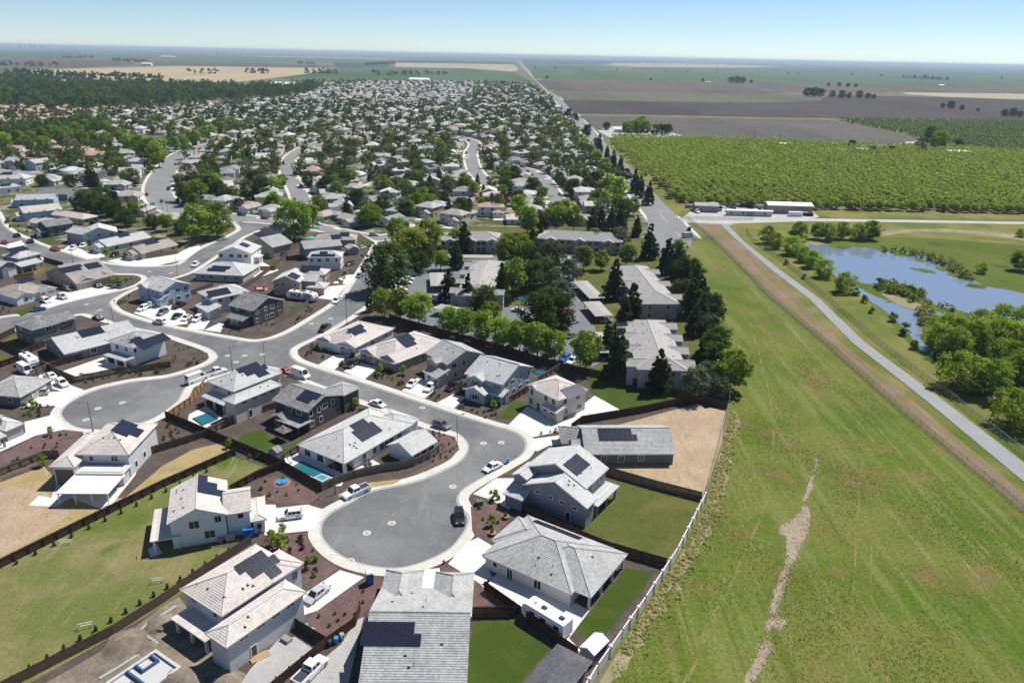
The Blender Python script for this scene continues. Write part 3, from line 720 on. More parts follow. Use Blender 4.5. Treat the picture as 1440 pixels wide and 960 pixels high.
def block_wall(pts, label, h=1.9, post=3.4, z=.05, mat='stone_wall', name='precast_wall'):
    P = [g2(p, z) for p in pts]; root = ob(name, None, loc=(P[0].x, P[0].y, z), label=label, cat='wall'); o = P[0]
    pm = MB().box(-.22, -.22, 0, .22, .22, h+.12).box(-.28, -.28, h+.12, .28, .28, h+.24, 1, .06).mesh('post', [mat, 'wall_cap'])
    first = True
    for a, b in zip(P, P[1:]):
        L = (b-a).length; d = (b-a)/L; m = max(1, round(L/post)); w = L/m; ang = math.atan2(d.y, d.x)
        k = ('panel', round(w, 2), h)
        if k not in MC:
            q = MB()
            for i in range(4): q.box(.22, -.07, i*h/4+.012, w-.22, .07, (i+1)*h/4-.012, 0, .012)
            q.box(.22, -.05, 0, w-.22, .05, h-.02).box(.22, -.1, h, w-.22, .1, h+.09, 1); MC[k] = q.mesh('panel', [mat, 'wall_cap'])
        for i in range(m):
            q = a-o+d*(w*i); ob('panel', MC[k], root, (q.x, q.y, 0), ang)
            if i or first: ob('post', pm, root, (q.x, q.y, 0), ang)
        first = False
    q = P[-1]-o; ob('post', pm, root, (q.x, q.y, 0))
    return root
def chain_fence(pts, label, h=1.8, post=3.0, z=.05, mat='galvanised'):
    P = smooth_line([g2(p, z) for p in pts], 3); root = ob('chain_link_fence', None, loc=(P[0].x, P[0].y, z), label=label, cat='fence'); o = P[0]
    pm = MB().tube((0, 0, 0), (0, 0, h+.08), .045, n=6).mesh('post', mat); net = MB(); rail = MB(); acc = 0
    for a, b in zip(P, P[1:]):
        L = (b-a).length; d = (b-a)/L; q, e = a-o, b-o
        net.add([(q.x, q.y, 0), (e.x, e.y, 0), (e.x, e.y, h), (q.x, q.y, h)], [(0, 1, 2, 3)]); rail.tube((q.x, q.y, h), (e.x, e.y, h), .03, n=5)
        while acc < L:
            c = q+d*acc; ob('post', pm, root, (c.x, c.y, 0)); acc += post
        acc -= L
    net.build('wire_mesh', 'chain_link', root); rail.build('top_rail', mat, root)
    return root
LAMP = {}
def lamp(p, label, toward=0.0, h=7.5, group='street lamps along the new streets'):
    if not LAMP:
        LAMP['pole'] = MB().tube((0, 0, 0), (0, 0, h), .09, .055, 8).box(-.16, -.16, 0, .16, .16, .35).mesh('pole', 'pole_dark')
        LAMP['arm'] = MB().tube((0, 0, h-.15), (1.3, 0, h+.15), .04, .035, 6).mesh('arm', 'pole_dark')
        LAMP['head'] = MB().box(1.2, -.16, h+.08, 1.95, .16, h+.2, 0, .04).mesh('lamp_head', 'pole_dark')
    q = g2(p); root = ob('street_lamp', None, loc=(q.x, q.y, .1), rotz=toward, label=label, cat='street lamp', group=group)
    for k, n in (('pole', 'pole'), ('arm', 'arm'), ('head', 'lamp_head')): ob(n, LAMP[k], root)
def bin_(p, col, label, rot=0, xy=None):
    k = 'bin'+col
    if k not in MC:
        MC[k] = (MB().box(-.26, -.3, .08, .26, .3, .92, 0, -.04).mesh('bin_body', col), MB().box(-.34, -.38, .92, .34, .36, 1.02, 0, .06).mesh('lid', col), MB().tube((-.3, .28, .1), (.3, .28, .1), .1, n=8).mesh('wheel', 'rubber'))
    q = g2(p); root = ob('wheelie_bin', None, loc=(q.x, q.y, .13), rotz=rot, label=label, cat='bin')
    ob('bin_body', MC[k][0], root); ob('lid', MC[k][1], root); ob('wheel', MC[k][2], root)
def manhole(p, label, r=.45):
    q = g2(p); root = ob('manhole', None, loc=(q.x, q.y, .022), label=label, cat='manhole', group='manholes in the streets')
    k = ('mh', r)
    if k not in MC:
        a = [(r*1.7*math.cos(t*.3927), r*1.7*math.sin(t*.3927)) for t in range(16)]; MC[k] = (MB().slab(a, -.03, .006).mesh('collar', 'concrete'), MB().tube((0, 0, .0), (0, 0, .014), r, n=14).mesh('lid', 'vent_grey'))
    ob('collar', MC[k][0], root); ob('lid', MC[k][1], root)
def trailer(p, q, label, L=7.5, stripe='stripe_grey'):
    a, b = g2(p), g2(q); ang = math.atan2(b.y-a.y, b.x-a.x); root = ob('travel_trailer', None, loc=(a.x, a.y, .14), rotz=ang, label=label, cat='trailer')
    h, w = L/2, 1.22; B = MB()
    prof = [(-h, .5), (-h, 3.0), (h-.9, 3.05), (h-.35, 2.75), (h, 1.9), (h-.1, 1.0), (h-.7, .5)]
    n = len(prof); B.add([(x, y, z) for y in (-w, w) for x, z in prof], [tuple(range(n)), tuple(range(2*n-1, n-1, -1))]+[(i, n+i, n+(i+1) % n, (i+1) % n) for i in range(n)])
    B.box(-h+.05, -w+.05, 3.0, h-1, w-.05, 3.07)
    B.build('body', 'white_metal', root)
    for s in (-1, 1):
        MB().box(-h+.1, s*(w+.008)-.006, .9, h-.9, s*(w+.008)+.006, 1.15).box(-h+.6, s*(w+.008)-.006, 1.3, h-1.4, s*(w+.008)+.006, 1.42).build('stripe', stripe, root)
        for x in (-h+1.3, -.2, h-2.2): MB().box(x-.5, s*(w+.012)-.01, 1.6, x+.5, s*(w+.012)+.01, 2.3).build('window', 'glass', root)
        for x in (-.7, .2): MB().tube((x, s*(w-.28), .36), (x, s*(w-.02), .36), .36, n=12).build('wheel', 'rubber', root)
    MB().box(h-.38, -.7, 1.75, h-.05, .7, 2.4, 0, .12).build('windscreen', 'glass', root)
    for x in (-h+1.2, .5): MB().box(x-.45, -.35, 3.07, x+.45, .35, 3.33, 0, .08).build('air_conditioner', 'plastic_dark', root)
    MB().box(h-2.2, -.3, 3.07, h-1.6, .3, 3.14).build('roof_hatch', 'plastic_grey', root)
    MB().tube((h-.6, 0, .5), (h+.9, 0, .5), .06).tube((h+.8, 0, .0), (h+.8, 0, .8), .05).tube((-h+.4, -.9, 0), (-h+.4, -.9, .5), .05).tube((-h+.4, .9, 0), (-h+.4, .9, .5), .05).build('tow_bar', 'metal_grey', root)
    return root
# ================================================================== THE SETTING
A_, B_, C_, D_, E_, F_ = zoom(400, 540), zoom(660, 700), zoom(480, 800), zoom(220, 760), zoom(700, 600), zoom(190, 650)
K_, L_, M_, N_, O_, P_ = zoom(270, 490), zoom(640, 480), zoom(0, 420), zoom(0, 560), zoom(420, 420), zoom(0, 310)
Q_, R_, S_, T_, U_, V_ = zoom(170, 330), zoom(300, 310), zoom(0, 230), zoom(730, 540), zoom(560, 300), zoom(780, 340)
W_, X_, Y_, A2, B2, C2 = zoom(560, 400), zoom(820, 440), zoom(940, 260), zoom(360, 820), zoom(680, 820), zoom(120, 840)
def patch(name, pts, z, mat, label=None, sm=0, thick=None):
    P = [g2(p, z) for p in pts]
    if sm: P = smooth_line(P, sm, True)
    if name.startswith('pond'):
        rj = random.Random(3); P = smooth_line([p+Vector((rj.uniform(-1, 1), rj.uniform(-1, 1)))*1.4 for p in P], 3, True)
    m = MB()
    if thick: m.slab(P, z-thick, z)
    else: m.sheet(P, z)
    return struct(name, m, mat, label)
# the plain itself, one sheet to the horizon
gm = MB(); 
ring = [0, 600, 3000, 12000, 60000]
gm.sheet([(-60000, -3000), (60000, -3000), (60000, 60000), (-60000, 60000)], -.06)
struct('ground', gm, 'dry_ground')
# --- fields beyond the town (crops stand a little above the plain)
def field(name, pts, mat, z=.3): return patch(name, pts, z, mat)
FAR = [
 ('wheat_field', [(37, 99), (130, 96), (250, 93), (360, 94.5), (465, 96), (432, 104), (385, 110), (330, 116), (230, 116), (120, 112), (40, 104)], 'wheat', .5),
 ('crop_field', [(388, 109), (478, 97.5), (556, 95), (657, 97), (722, 102), (744, 113), (744, 117), (640, 114.5), (560, 112.5), (430, 111.5)], 'crop_green', .45),
 ('wheat_field', [(556, 88.5), (640, 89.5), (722, 91), (730, 98), (722, 101), (657, 96.4), (556, 94.4)], 'pale_wheat', .4),
 ('crop_field', [(-120, 70), (0, 71.5), (100, 73), (140, 78), (100, 83), (0, 82), (-120, 80)], 'crop_green', .6),
 ('plowed_field', [(-120, 82), (0, 83), (100, 84), (180, 86), (190, 90), (120, 95), (0, 93.5), (-120, 92)], 'plowed_brown', .4),
 ('crop_field', [(-120, 93), (0, 94.5), (60, 96), (36, 99), (0, 100), (-120, 99)], 'crop_green', .5),
 ('plowed_field', [(210, 87), (360, 88), (470, 93), (460, 95.4), (360, 94), (250, 92.4), (205, 92)], 'plowed_brown', .4),
 ('crop_field', [(470, 88), (548, 88.5), (548, 94.6), (480, 96.6), (470, 94)], 'crop_dark', .5),
 ('crop_field', [(110, 76), (250, 77), (360, 80), (540, 84), (540, 87.8), (360, 87), (200, 85.5), (110, 82)], 'crop_mid', .5),
 ('wheat_field', [(360, 79.0), (470, 81), (540, 83), (590, 84.6), (540, 83.9), (470, 82), (360, 79.8)], 'pale_wheat', .6),
 ('crop_field', [(540, 84.2), (640, 85.5), (722, 87.5), (722, 90.6), (556, 88)], 'crop_dark', .5),
 ('plowed_field', [(753, 112.5), (900, 114), (1080, 117), (1260, 121), (1440, 126), (1560, 129), (1560, 135), (1440, 131), (1262, 129), (1150, 129), (1080, 131), (950, 130), (771, 127)], 'plowed_brown', .4),
 ('crop_field', [(773, 128), (930, 130.4), (1080, 131.6), (1150, 132.5), (1150, 141.5), (1080, 144.5), (935, 143), (795, 140.5)], 'crop_grey', .35),
 ('plowed_field', [(791, 141), (930, 143.6), (1080, 145.2), (1150, 142.4), (1165, 133.5), (1330, 137), (1440, 141), (1560, 145), (1560, 172), (1440, 169), (1300, 166), (1172, 165.5), (1080, 164.5), (940, 161.5), (808, 159)], 'plowed_dark', .3),
 ('wheat_field', [(1267, 130), (1440, 132.2), (1560, 136), (1560, 144), (1440, 140), (1330, 136.4), (1275, 133)], 'pale_wheat', .4),
 ('plowed_field', [(814, 163.5), (940, 165), (1080, 168), (1165, 169), (1230, 182), (1292, 196.5), (1215, 207), (1140, 205.5), (1080, 204), (1020, 199), (960, 191), (850, 187)], 'plowed_grey', .25),
 ('olive_grove_floor', [(1178, 169), (1300, 171), (1440, 173), (1600, 178), (1600, 225), (1440, 217), (1370, 211), (1298, 196), (1240, 183)], 'orchard_floor', .1),
 ('crop_field', [(744, 97.5), (820, 98.5), (1080, 102), (1200, 104.5), (1440, 109), (1600, 113), (1600, 129), (1440, 125), (1260, 120.4), (1080, 116.4), (900, 113.4), (752, 111)], 'crop_green', .5),
 ('crop_field', [(736, 90.5), (820, 92), (870, 96), (820, 98), (744, 96.8)], 'crop_teal', .6),
 ('wheat_field', [(870, 88.2), (990, 90), (1100, 94), (1030, 95.5), (900, 94.5), (850, 91.5)], 'pale_wheat', .5),
 ('crop_field', [(900, 95.2), (1040, 96.2), (1150, 95.6), (1300, 99.5), (1440, 103.4), (1600, 107), (1600, 112), (1440, 108), (1200, 103.8), (1080, 101.3), (875, 98)], 'crop_teal', .6),
 ('crop_field', [(732, 83.5), (900, 86), (1000, 88.4), (870, 87.6), (845, 90.8), (736, 88.8)], 'crop_dark', .8),
 ('crop_field', [(1010, 89), (1200, 93.3), (1440, 99), (1600, 103), (1600, 106.4), (1440, 102.6), (1300, 98.6), (1110, 94.2)], 'crop_mid', .7),
]
for nm, pts, mt, z in FAR: field(nm, pts, mt, z)
# --- the town's own ground, parkland, old streets
patch('town_ground', [(-700, 345), (-700, 165), (-200, 130), (0, 120), (330, 117), (560, 114), (744, 118), (800, 163), (866, 230), (925, 298), (940, 346), (905, 342), (870, 320), (575, 318), (555, 330), (340, 309), (0, 306)], .03, 'town_yards')
patch('park_lawn', [(168, 200), (186, 192), (205, 191), (240, 195), (236, 211), (215, 208), (190, 212), (172, 212)], .12, 'park_grass')
patch('school_field', [(390, 114.6), (470, 111.8), (480, 114), (440, 122), (395, 124)], .12, 'park_grass')
def street(pts, w, name='street', mat='old_asphalt', walk=True, z=.09, sub=4, label=None):
    P = smooth_line([g2(p) for p in pts], sub)
    if walk: struct('pavement', ribbon(MB(), P, -w/2-1.9, w/2+1.9, z-.025+(.0002*len(P) % .003)), 'concrete')
    return struct(name, ribbon(MB(), P, -w/2, w/2, z), mat, label), P
OLD = [([(350, 309), (300, 303), (252, 296), (228, 283), (222, 265), (228, 247), (243, 228), (262, 214), (300, 203), (340, 196)], 15),
       ([(428, 292), (418, 268), (406, 245), (406, 226), (424, 210), (452, 200), (490, 192)], 10),
       ([(792, 300), (780, 280), (768, 258), (757, 247), (738, 238), (700, 230)], 11),
       ([(690, 262), (668, 240), (662, 216), (668, 203), (655, 195), (620, 190)], 10),
       ([(350, 309), (390, 312), (440, 318), (500, 331), (545, 334), (600, 318)], 10),
       ([(-60, 238), (40, 243), (120, 262), (195, 262), (222, 258)], 9),
       ([(520, 262), (560, 250), (610, 247), (664, 240)], 9), ([(262, 214), (200, 202), (120, 196), (0, 200)], 9), ([(490, 192), (560, 183), (640, 178), (720, 170)], 9),
       ([(340, 196), (420, 180), (520, 166), (640, 156), (740, 150)], 9)]
LINES = []
for i, (pts, w) in enumerate(OLD): LINES.append((street(pts, w, z=.088+.0065*i if i else .16)[1], w))
ART = [(958, 335), (918, 290), (885, 252), (852, 215), (820, 178), (796, 152), (775, 130), (757, 113), (742, 100), (733, 90), (729, 84)]
_, AP = street(ART, 17, 'arterial_road', 'old_asphalt', True, .07)
LINES.append((AP, 22))
patch('road_end', [(906, 286), (935, 293), (960, 312), (975, 328), (972, 345), (958, 358), (945, 372), (928, 362), (915, 335)], .095, 'old_asphalt')
# lane lines on the arterial
lm = MB()
for i in range(0, len(AP)-8): 
    if i % 2 == 0: ribbon(lm, AP[i:i+2], -.1, .1, .1)
struct('lane_marking', lm, 'marking')
# --- new streets: one asphalt sheet, the blocks stand 0.12 m above it
patch('asphalt_street', [(-260, 335), (-120, 305), (0, 300), (340, 309), (400, 313), (545, 322), (590, 330), (585, 392), (545, 440), (640, 530), (775, 590), (760, 650), (700, 830), (430, 830), (30, 625), (-260, 520)], .015, 'asphalt')
KA = [(562, 392), (540, 412), (515, 429), (487, 449), (450, 470), (420, 484), (410, 491), (409, 498), (416, 506), (435, 514), (520, 541), (610, 571), (685, 595), (717, 604), (735, 613), (741, 625), (735, 639), (716, 651), (682, 670), (654, 687), (645, 700), (649, 712), (659, 724), (660, 735), (651, 752), (630, 774), (585, 794), (545, 799), (500, 791), (470, 776), (452, 757), (449, 744), (453, 731), (467, 718), (490, 706), (520, 690), (577, 678), (610, 666), (642, 650), (656, 633), (654, 620), (640, 608), (610, 599), (580, 589), (540, 573), (485, 554), (435, 535), (405, 523), (385, 516), (360, 516), (325, 522), (290, 532), (264, 543), (257, 553), (248, 566), (212, 590), (165, 602), (135, 604), (107, 601), (89, 590), (85, 577), (104, 561), (137, 547), (187, 536), (237, 530), (280, 517), (300, 507), (304, 499), (293, 490), (265, 480), (230, 469), (175, 457), (135, 445), (112, 441), (60, 452), (0, 469), (-80, 490)]
KA_END = [(-180, 540), (-260, 720), (-330, 1150), (420, 1180), (770, 1060), (840, 945), (872, 897), (905, 850), (950, 780), (990, 705), (1008, 640), (1023, 573), (980, 563), (937, 553), (870, 535), (783, 517), (707, 493), (633, 473), (562, 453), (548, 443), (575, 405)]
def block(kerb, rest, walk=2.0, mat='bark', closed=False):
    K = smooth_line([g2(p, .12) for p in kerb], 4, closed); E = [g2(p, .12) for p in rest]
    struct('pavement', MB().slab(K+E, -.05, .12), 'concrete')
    nn = normals2(K, closed); I = [p+n*walk for p, n in zip(K, nn)]
    struct('planting_ground', MB().sheet(I+E, .127), mat)
    kb = MB()
    for i in range(len(K)-1+closed): # kerb top, a lighter lip
        a, b, na, nb = K[i], K[(i+1) % len(K)], nn[i], nn[(i+1) % len(K)]
        kb.add([(*(a-na*.45), .022), (*(b-nb*.45), .022), (*(b-nb*.004), .032), (*(a-na*.004), .032)], [(0, 1, 2, 3)])
    struct('gutter', kb, 'grey_concrete')
block(KA, KA_END)
K4 = [(531, 340), (522, 357), (508, 380), (497, 398), (480, 420), (437, 449), (397, 471), (360, 480), (325, 476), (275, 467), (217, 455), (172, 441), (158, 432), (156, 424), (165, 417), (192, 404), (245, 390), (272, 380), (300, 362), (322, 347), (340, 334), (362, 324)]
block(list(reversed(K4)), [(505, 328)], 1.9)
K5 = [(-120, 332), (0, 344), (30, 353), (60, 362), (100, 374), (155, 383.5), (192, 385), (205, 389), (203, 396), (180, 406), (107, 422), (57, 436), (32, 443), (0, 447), (-120, 470)]
block(list(reversed(K5)), [], 1.9)
K6 = [(-40, 280), (-8, 295), (2, 310), (8, 319), (25, 330), (60, 345), (92, 355), (130, 367), (175, 374), (215, 375), (250, 372), (265, 362), (282, 350), (322, 332), (338, 322), (332, 314)]
block(K6, [(300, 309), (252, 301), (222, 293), (210, 282), (202, 265), (120, 266), (40, 248), (-60, 243)], 1.9, 'town_yards')
# joints in the pavement beside the near cul-de-sac are part of its concrete
# --- yards
YARD = [
 ('dirt_yard', [(858, 600), (975, 569), (1021, 577), (1015, 620), (1003, 660), (988, 698), (920, 684), (856, 667), (838, 652), (840, 612)], .135, 'dirt'),
 ('backyard_lawn', [(856, 674), (986, 704), (948, 780), (938, 792), (880, 770), (822, 747), (846, 700)], .135, 'dull_lawn'),
 ('backyard_lawn', [(880, 797), (918, 805), (905, 828), (853, 890), (818, 893), (806, 886), (832, 858)], .14, 'lawn'),
 ('backyard_lawn', [(667, 873), (700, 871), (722, 873), (745, 886), (773, 912), (735, 955), (725, 985), (648, 985), (655, 930)], .14, 'lawn'),
 ('backyard_lawn', [(-160, 880), (0, 799), (120, 737), (232, 682), (325, 641), (374, 657), (352, 668), (285, 700), (300, 770), (338, 768), (250, 838), (160, 893), (40, 961), (-100, 1035)], .135, 'patchy_lawn'),
 ('dry_backyard', [(-160, 862), (0, 786), (150, 713), (327, 637), (312, 622), (270, 632), (228, 655), (175, 700), (100, 700), (62, 655), (0, 678), (-120, 730)], .135, 'dead_grass'),
 ('dirt_backyard', [(-120, 735), (0, 682), (62, 690), (98, 722), (60, 752), (0, 782), (-120, 850)], .14, 'dirt'),
 ('turned_soil_yard', [(252, 838), (228, 852), (160, 905), (60, 962), (20, 1010), (330, 1010), (352, 950), (310, 930), (290, 895)], .138, 'turned_soil'),
 ('gravel_drive', [(512, 866), (503, 900), (488, 970), (470, 1040), (330, 1040), (395, 975), (480, 905), (500, 872)], .14, 'grey_concrete'),
 ('concrete_pad', [(393, 897), (415, 895), (441, 912), (392, 958), (340, 1010), (318, 990), (352, 940)], .14, 'grey_concrete'),
 ('front_mulch', [(0, 668), (28, 660), (62, 640), (84, 620), (116, 606), (105, 630), (80, 642), (62, 640), (0, 676)], .132, 'mulch'),
 ('front_mulch', [(-30, 655), (0, 640), (50, 613), (92, 604), (118, 607), (82, 640), (30, 662), (-20, 680)], .134, 'mulch'),
 ('front_mulch', [(45, 553), (84, 550), (60, 538), (46, 540)], .137, 'mulch'),
 ('front_mulch', [(360, 690), (372, 672), (400, 670), (440, 690), (455, 702), (430, 708), (388, 707)], .132, 'mulch'),
 ('front_mulch', [(372, 757), (430, 748), (436, 760), (448, 780), (474, 800), (440, 826), (418, 800), (380, 775)], .133, 'mulch'),
 ('front_mulch', [(513, 813), (553, 812), (548, 830), (505, 868), (484, 905), (458, 897), (425, 880), (440, 862)], .134, 'mulch'),
 ('front_mulch', [(620, 795), (640, 800), (684, 826), (690, 850), (662, 852), (655, 840), (618, 832), (622, 818)], .134, 'mulch'),
 ('front_mulch', [(662, 712), (680, 705), (712, 716), (730, 722), (716, 728), (700, 750), (670, 757), (664, 745)], .134, 'mulch'),
 ('front_mulch', [(585, 600), (612, 606), (640, 614), (646, 632), (628, 648), (600, 662), (572, 670), (560, 672), (600, 655), (620, 640), (606, 615)], .134, 'mulch'),
 ('dry_verge', [(475, 695), (520, 678), (565, 673), (555, 680), (515, 686), (480, 702)], .134, 'dead_grass'),
 ('front_lawn', [(696, 589), (720, 566), (733, 563), (741, 572), (716, 590)], .14, 'lawn'),
 ('backyard_lawn', [(824, 527), (870, 538), (940, 556), (966, 563), (877, 579), (846, 562), (832, 552)], .136, 'lawn'),
 ('backyard_lawn', [(330, 623), (342, 610), (368, 604), (390, 622), (400, 633), (376, 634), (350, 636)], .14, 'lawn'),
 ('backyard_lawn', [(394, 632), (424, 617), (432, 622), (404, 638)], .14, 'lawn'),
 ('backyard_lawn', [(283, 604), (303, 592), (330, 594), (300, 606)], .14, 'lawn'),
 ('side_lawn', [(198, 517), (236, 504), (244, 510), (224, 517)], .14, 'lawn'),
 ('backyard_lawn', [(-20, 500), (0, 496), (26, 508), (0, 516), (-20, 520)], .14, 'dull_lawn'),
 ('backyard_lawn', [(0, 482), (22, 470), (50, 486), (20, 498)], .14, 'dull_lawn'),
 ('front_lawn', [(17, 438), (53, 427), (58, 435), (30, 444)], .14, 'lawn'),
 ('backyard_lawn', [(363, 374), (372, 364), (392, 366), (386, 376)], .14, 'lawn'), ('backyard_lawn', [(412, 361), (420, 352), (430, 354), (428, 362)], .14, 'lawn'),
 ('backyard_lawn', [(20, 386), (60, 372), (82, 380), (30, 395)], .14, 'dull_lawn'), ('front_lawn', [(505, 338), (524, 340), (520, 348), (508, 345)], .14, 'lawn'),
 ('side_lawn', [(405, 432), (418, 428), (424, 432), (410, 438)], .14, 'lawn'),
]
CONC = [
 [(28, 573), (32, 553), (45, 553), (86, 550), (47, 537), (57, 526), (118, 548), (100, 562), (86, 574), (75, 570)], [(34, 593), (74, 583), (87, 592), (93, 603), (50, 612), (0, 635), (0, 624), (36, 608)],
 [(372, 752), (372, 709), (387, 709), (389, 714), (432, 709), (455, 716), (443, 742), (432, 746)], [(428, 864), (426, 836), (440, 826), (478, 801), (512, 811), (446, 858)],
 [(555, 812), (552, 832), (600, 842), (608, 830), (621, 818), (618, 798), (560, 804)], [(630, 792), (657, 763), (672, 755), (694, 768), (684, 790), (692, 812), (683, 825)],
 [(665, 694), (698, 672), (722, 672), (730, 690), (716, 716), (690, 702)], [(747, 617), (800, 610), (815, 625), (772, 626), (756, 634), (744, 632)],
 [(715, 597), (741, 571), (790, 592), (836, 556), (847, 562), (879, 580), (815, 594), (790, 606), (750, 614), (736, 608)],
 [(447, 513), (470, 499), (496, 497), (470, 520)], [(483, 522), (507, 509), (532, 516), (512, 534)], [(565, 549), (587, 531), (619, 542), (597, 560)], [(614, 566), (637, 554), (655, 558), (638, 574)],
 [(396, 652), (418, 637), (488, 668), (480, 683), (452, 682), (408, 662)], [(485, 667), (524, 646), (538, 654), (508, 661)], [(676, 822), (700, 806), (808, 846), (829, 858), (817, 874), (800, 897), (817, 914), (800, 924), (772, 888)],
 [(188, 440), (204, 428), (246, 429), (261, 438), (264, 455), (240, 458)], [(262, 462), (283, 436), (300, 444), (286, 464)], [(287, 464), (317, 450), (310, 467)],
 [(52, 433), (82, 411), (108, 406), (143, 402), (168, 407), (115, 420), (66, 433)], [(88, 352), (100, 342), (124, 356), (140, 354), (150, 362), (130, 365)],
 [(150, 367), (185, 359), (215, 362), (245, 352), (276, 342), (284, 349), (262, 364), (215, 375), (175, 373)], [(447, 419), (457, 403), (489, 400), (470, 422)], [(468, 398), (480, 388), (503, 384), (492, 400)],
 [(84, 523), (145, 502), (156, 510), (190, 520), (108, 534)], [(266, 582), (290, 570), (312, 588), (282, 606), (262, 600)], [(72, 700), (80, 680), (200, 640), (190, 668), (150, 718), (100, 700), (78, 712), (40, 710), (55, 696)],
 [(207, 772), (221, 764), (228, 778), (212, 783)], [(345, 356), (392, 380), (360, 392), (342, 376)], [(8, 344), (30, 338), (40, 350), (22, 350)],
]
for nm, pts, z, mt in YARD: patch(nm, pts, z, mt, sm=0)
for i, pts in enumerate(CONC): patch('driveway' if i not in (13, 14, 24, 25, 26, 27, 28) else 'patio', pts, .143+.0004*(i % 5), 'pale_concrete')
# --- apartment grounds
patch('apartment_grounds', [(548, 442), (562, 452), (633, 472), (707, 492), (783, 516), (870, 534), (937, 552), (980, 562), (1024, 572), (1042, 540), (1036, 500), (1004, 430), (980, 400), (962, 372), (940, 375), (905, 342), (870, 320), (575, 318), (570, 335), (586, 392)], .06, 'dull_lawn')
for pts in [[(560, 446), (566, 420), (583, 374), (640, 367), (700, 360), (712, 366), (640, 392), (636, 420), (700, 446), (690, 470), (620, 462)], [(620, 458), (640, 440), (700, 448), (760, 470), (812, 478), (836, 512), (786, 512), (707, 488)],
            [(786, 360), (822, 356), (808, 390), (822, 420), (840, 470), (864, 500), (832, 516), (806, 482), (792, 430)], [(704, 430), (752, 430), (764, 446), (735, 470), (706, 455)], [(724, 334), (754, 334), (748, 368), (722, 380)]]:
    patch('parking_lot', pts, .08+.004*(len(pts) % 4), 'sealed_asphalt')
# --- levee side: meadow, brown strip, path, bank, pond
MEL = [(836, 1010), (872, 897), (905, 850), (950, 780), (990, 705), (1008, 640), (1024, 572), (1042, 540), (1036, 500), (1004, 430), (980, 400), (962, 372), (948, 372), (958, 358), (974, 342), (978, 330), (966, 312)]
MER = [(966, 308), (1003, 338), (1053, 387), (1083, 418), (1157, 480), (1255, 567), (1440, 720), (1700, 950), (1800, 1200), (800, 1200)]
patch('meadow', MEL+MER, .02, 'field_grass')
patch('brown_strip', [(966, 307), (1003, 337), (1053, 386), (1083, 417), (1157, 479), (1255, 566), (1440, 719), (1700, 948), (1700, 870), (1440, 680), (1305, 567), (1197, 481), (1138, 421), (1082, 378), (1033, 336), (1012, 314), (985, 308)], .03, 'brown_strip')
patch('levee_path', [(1012, 314), (1033, 335), (1082, 377), (1138, 420), (1197, 480), (1305, 565), (1440, 677), (1700, 880), (1700, 830), (1440, 650), (1330, 565), (1215, 480), (1153, 420), (1098, 380), (1047, 340), (1025, 318), (1035, 314), (1010, 308)], .05, 'path_asphalt')
patch('levee_road', [(945, 312), (1010, 315), (1140, 311), (1300, 313), (1600, 318), (1600, 314.5), (1300, 309.5), (1140, 307), (1010, 307), (960, 305)], .055, 'yard_gravel')
patch('bank_grass', [(1025, 318), (1047, 340), (1098, 380), (1153, 420), (1215, 480), (1330, 565), (1440, 650), (1700, 830), (1900, 760), (1700, 480), (1600, 330), (1600, 318), (1300, 313), (1140, 311), (1035, 314)], .025, 'slope_grass')
patch('marsh', [(1110, 352), (1160, 336), (1240, 334), (1320, 336), (1440, 345), (1600, 360), (1800, 520), (1700, 640), (1500, 560), (1330, 520), (1275, 480), (1230, 430), (1170, 395), (1130, 372)], .03, 'marsh_grass', sm=3)
patch('dry_bank', [(1240, 332), (1290, 326), (1380, 330), (1440, 338), (1600, 352), (1600, 344), (1440, 330), (1330, 322), (1240, 324)], .035, 'dry_bank', sm=3)
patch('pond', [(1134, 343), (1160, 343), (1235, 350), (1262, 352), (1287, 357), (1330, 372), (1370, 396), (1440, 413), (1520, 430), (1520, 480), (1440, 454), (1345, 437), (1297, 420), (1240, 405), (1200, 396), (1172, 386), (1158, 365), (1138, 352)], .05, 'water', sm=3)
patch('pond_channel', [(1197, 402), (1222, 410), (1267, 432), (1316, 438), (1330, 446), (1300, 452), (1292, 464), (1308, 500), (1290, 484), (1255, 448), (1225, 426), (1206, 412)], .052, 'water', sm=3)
patch('sand_bar', [(1132, 342), (1152, 336), (1160, 342), (1150, 345)], .056, 'dry_bank')
for pts in [[(1240, 412), (1285, 424), (1310, 437), (1290, 436), (1262, 428)]]: patch('mud_bank', pts, .058, 'dry_bank', sm=3)
patch('gravel_yard', [(960, 306), (985, 286), (1060, 287), (1135, 291), (1152, 305), (1140, 308), (1010, 309)], .06, 'yard_gravel')
patch('field_verge', [(1140, 291), (1200, 295), (1440, 302), (1600, 308), (1600, 314), (1300, 309), (1145, 306)], .04, 'slope_grass')
patch('orchard_floor', [(855, 196), (940, 277), (975, 289), (1100, 292), (1440, 301), (1650, 310), (1650, 226), (1440, 217), (1260, 208), (1020, 199)], .045, 'orchard_floor')
patch('roadside_verge', [(846, 196), (856, 196), (942, 278), (975, 290), (960, 306), (942, 300), (905, 268)], .05, 'slope_grass')
patch('farm_yard', [(840, 184), (858, 178), (905, 176), (938, 185), (960, 191), (940, 193), (858, 194)], .27, 'yard_gravel')
patch('farm_yard', [(1215, 207.5), (1270, 200), (1292, 197), (1330, 205), (1375, 212), (1400, 217), (1300, 213)], .27, 'dry_bank')
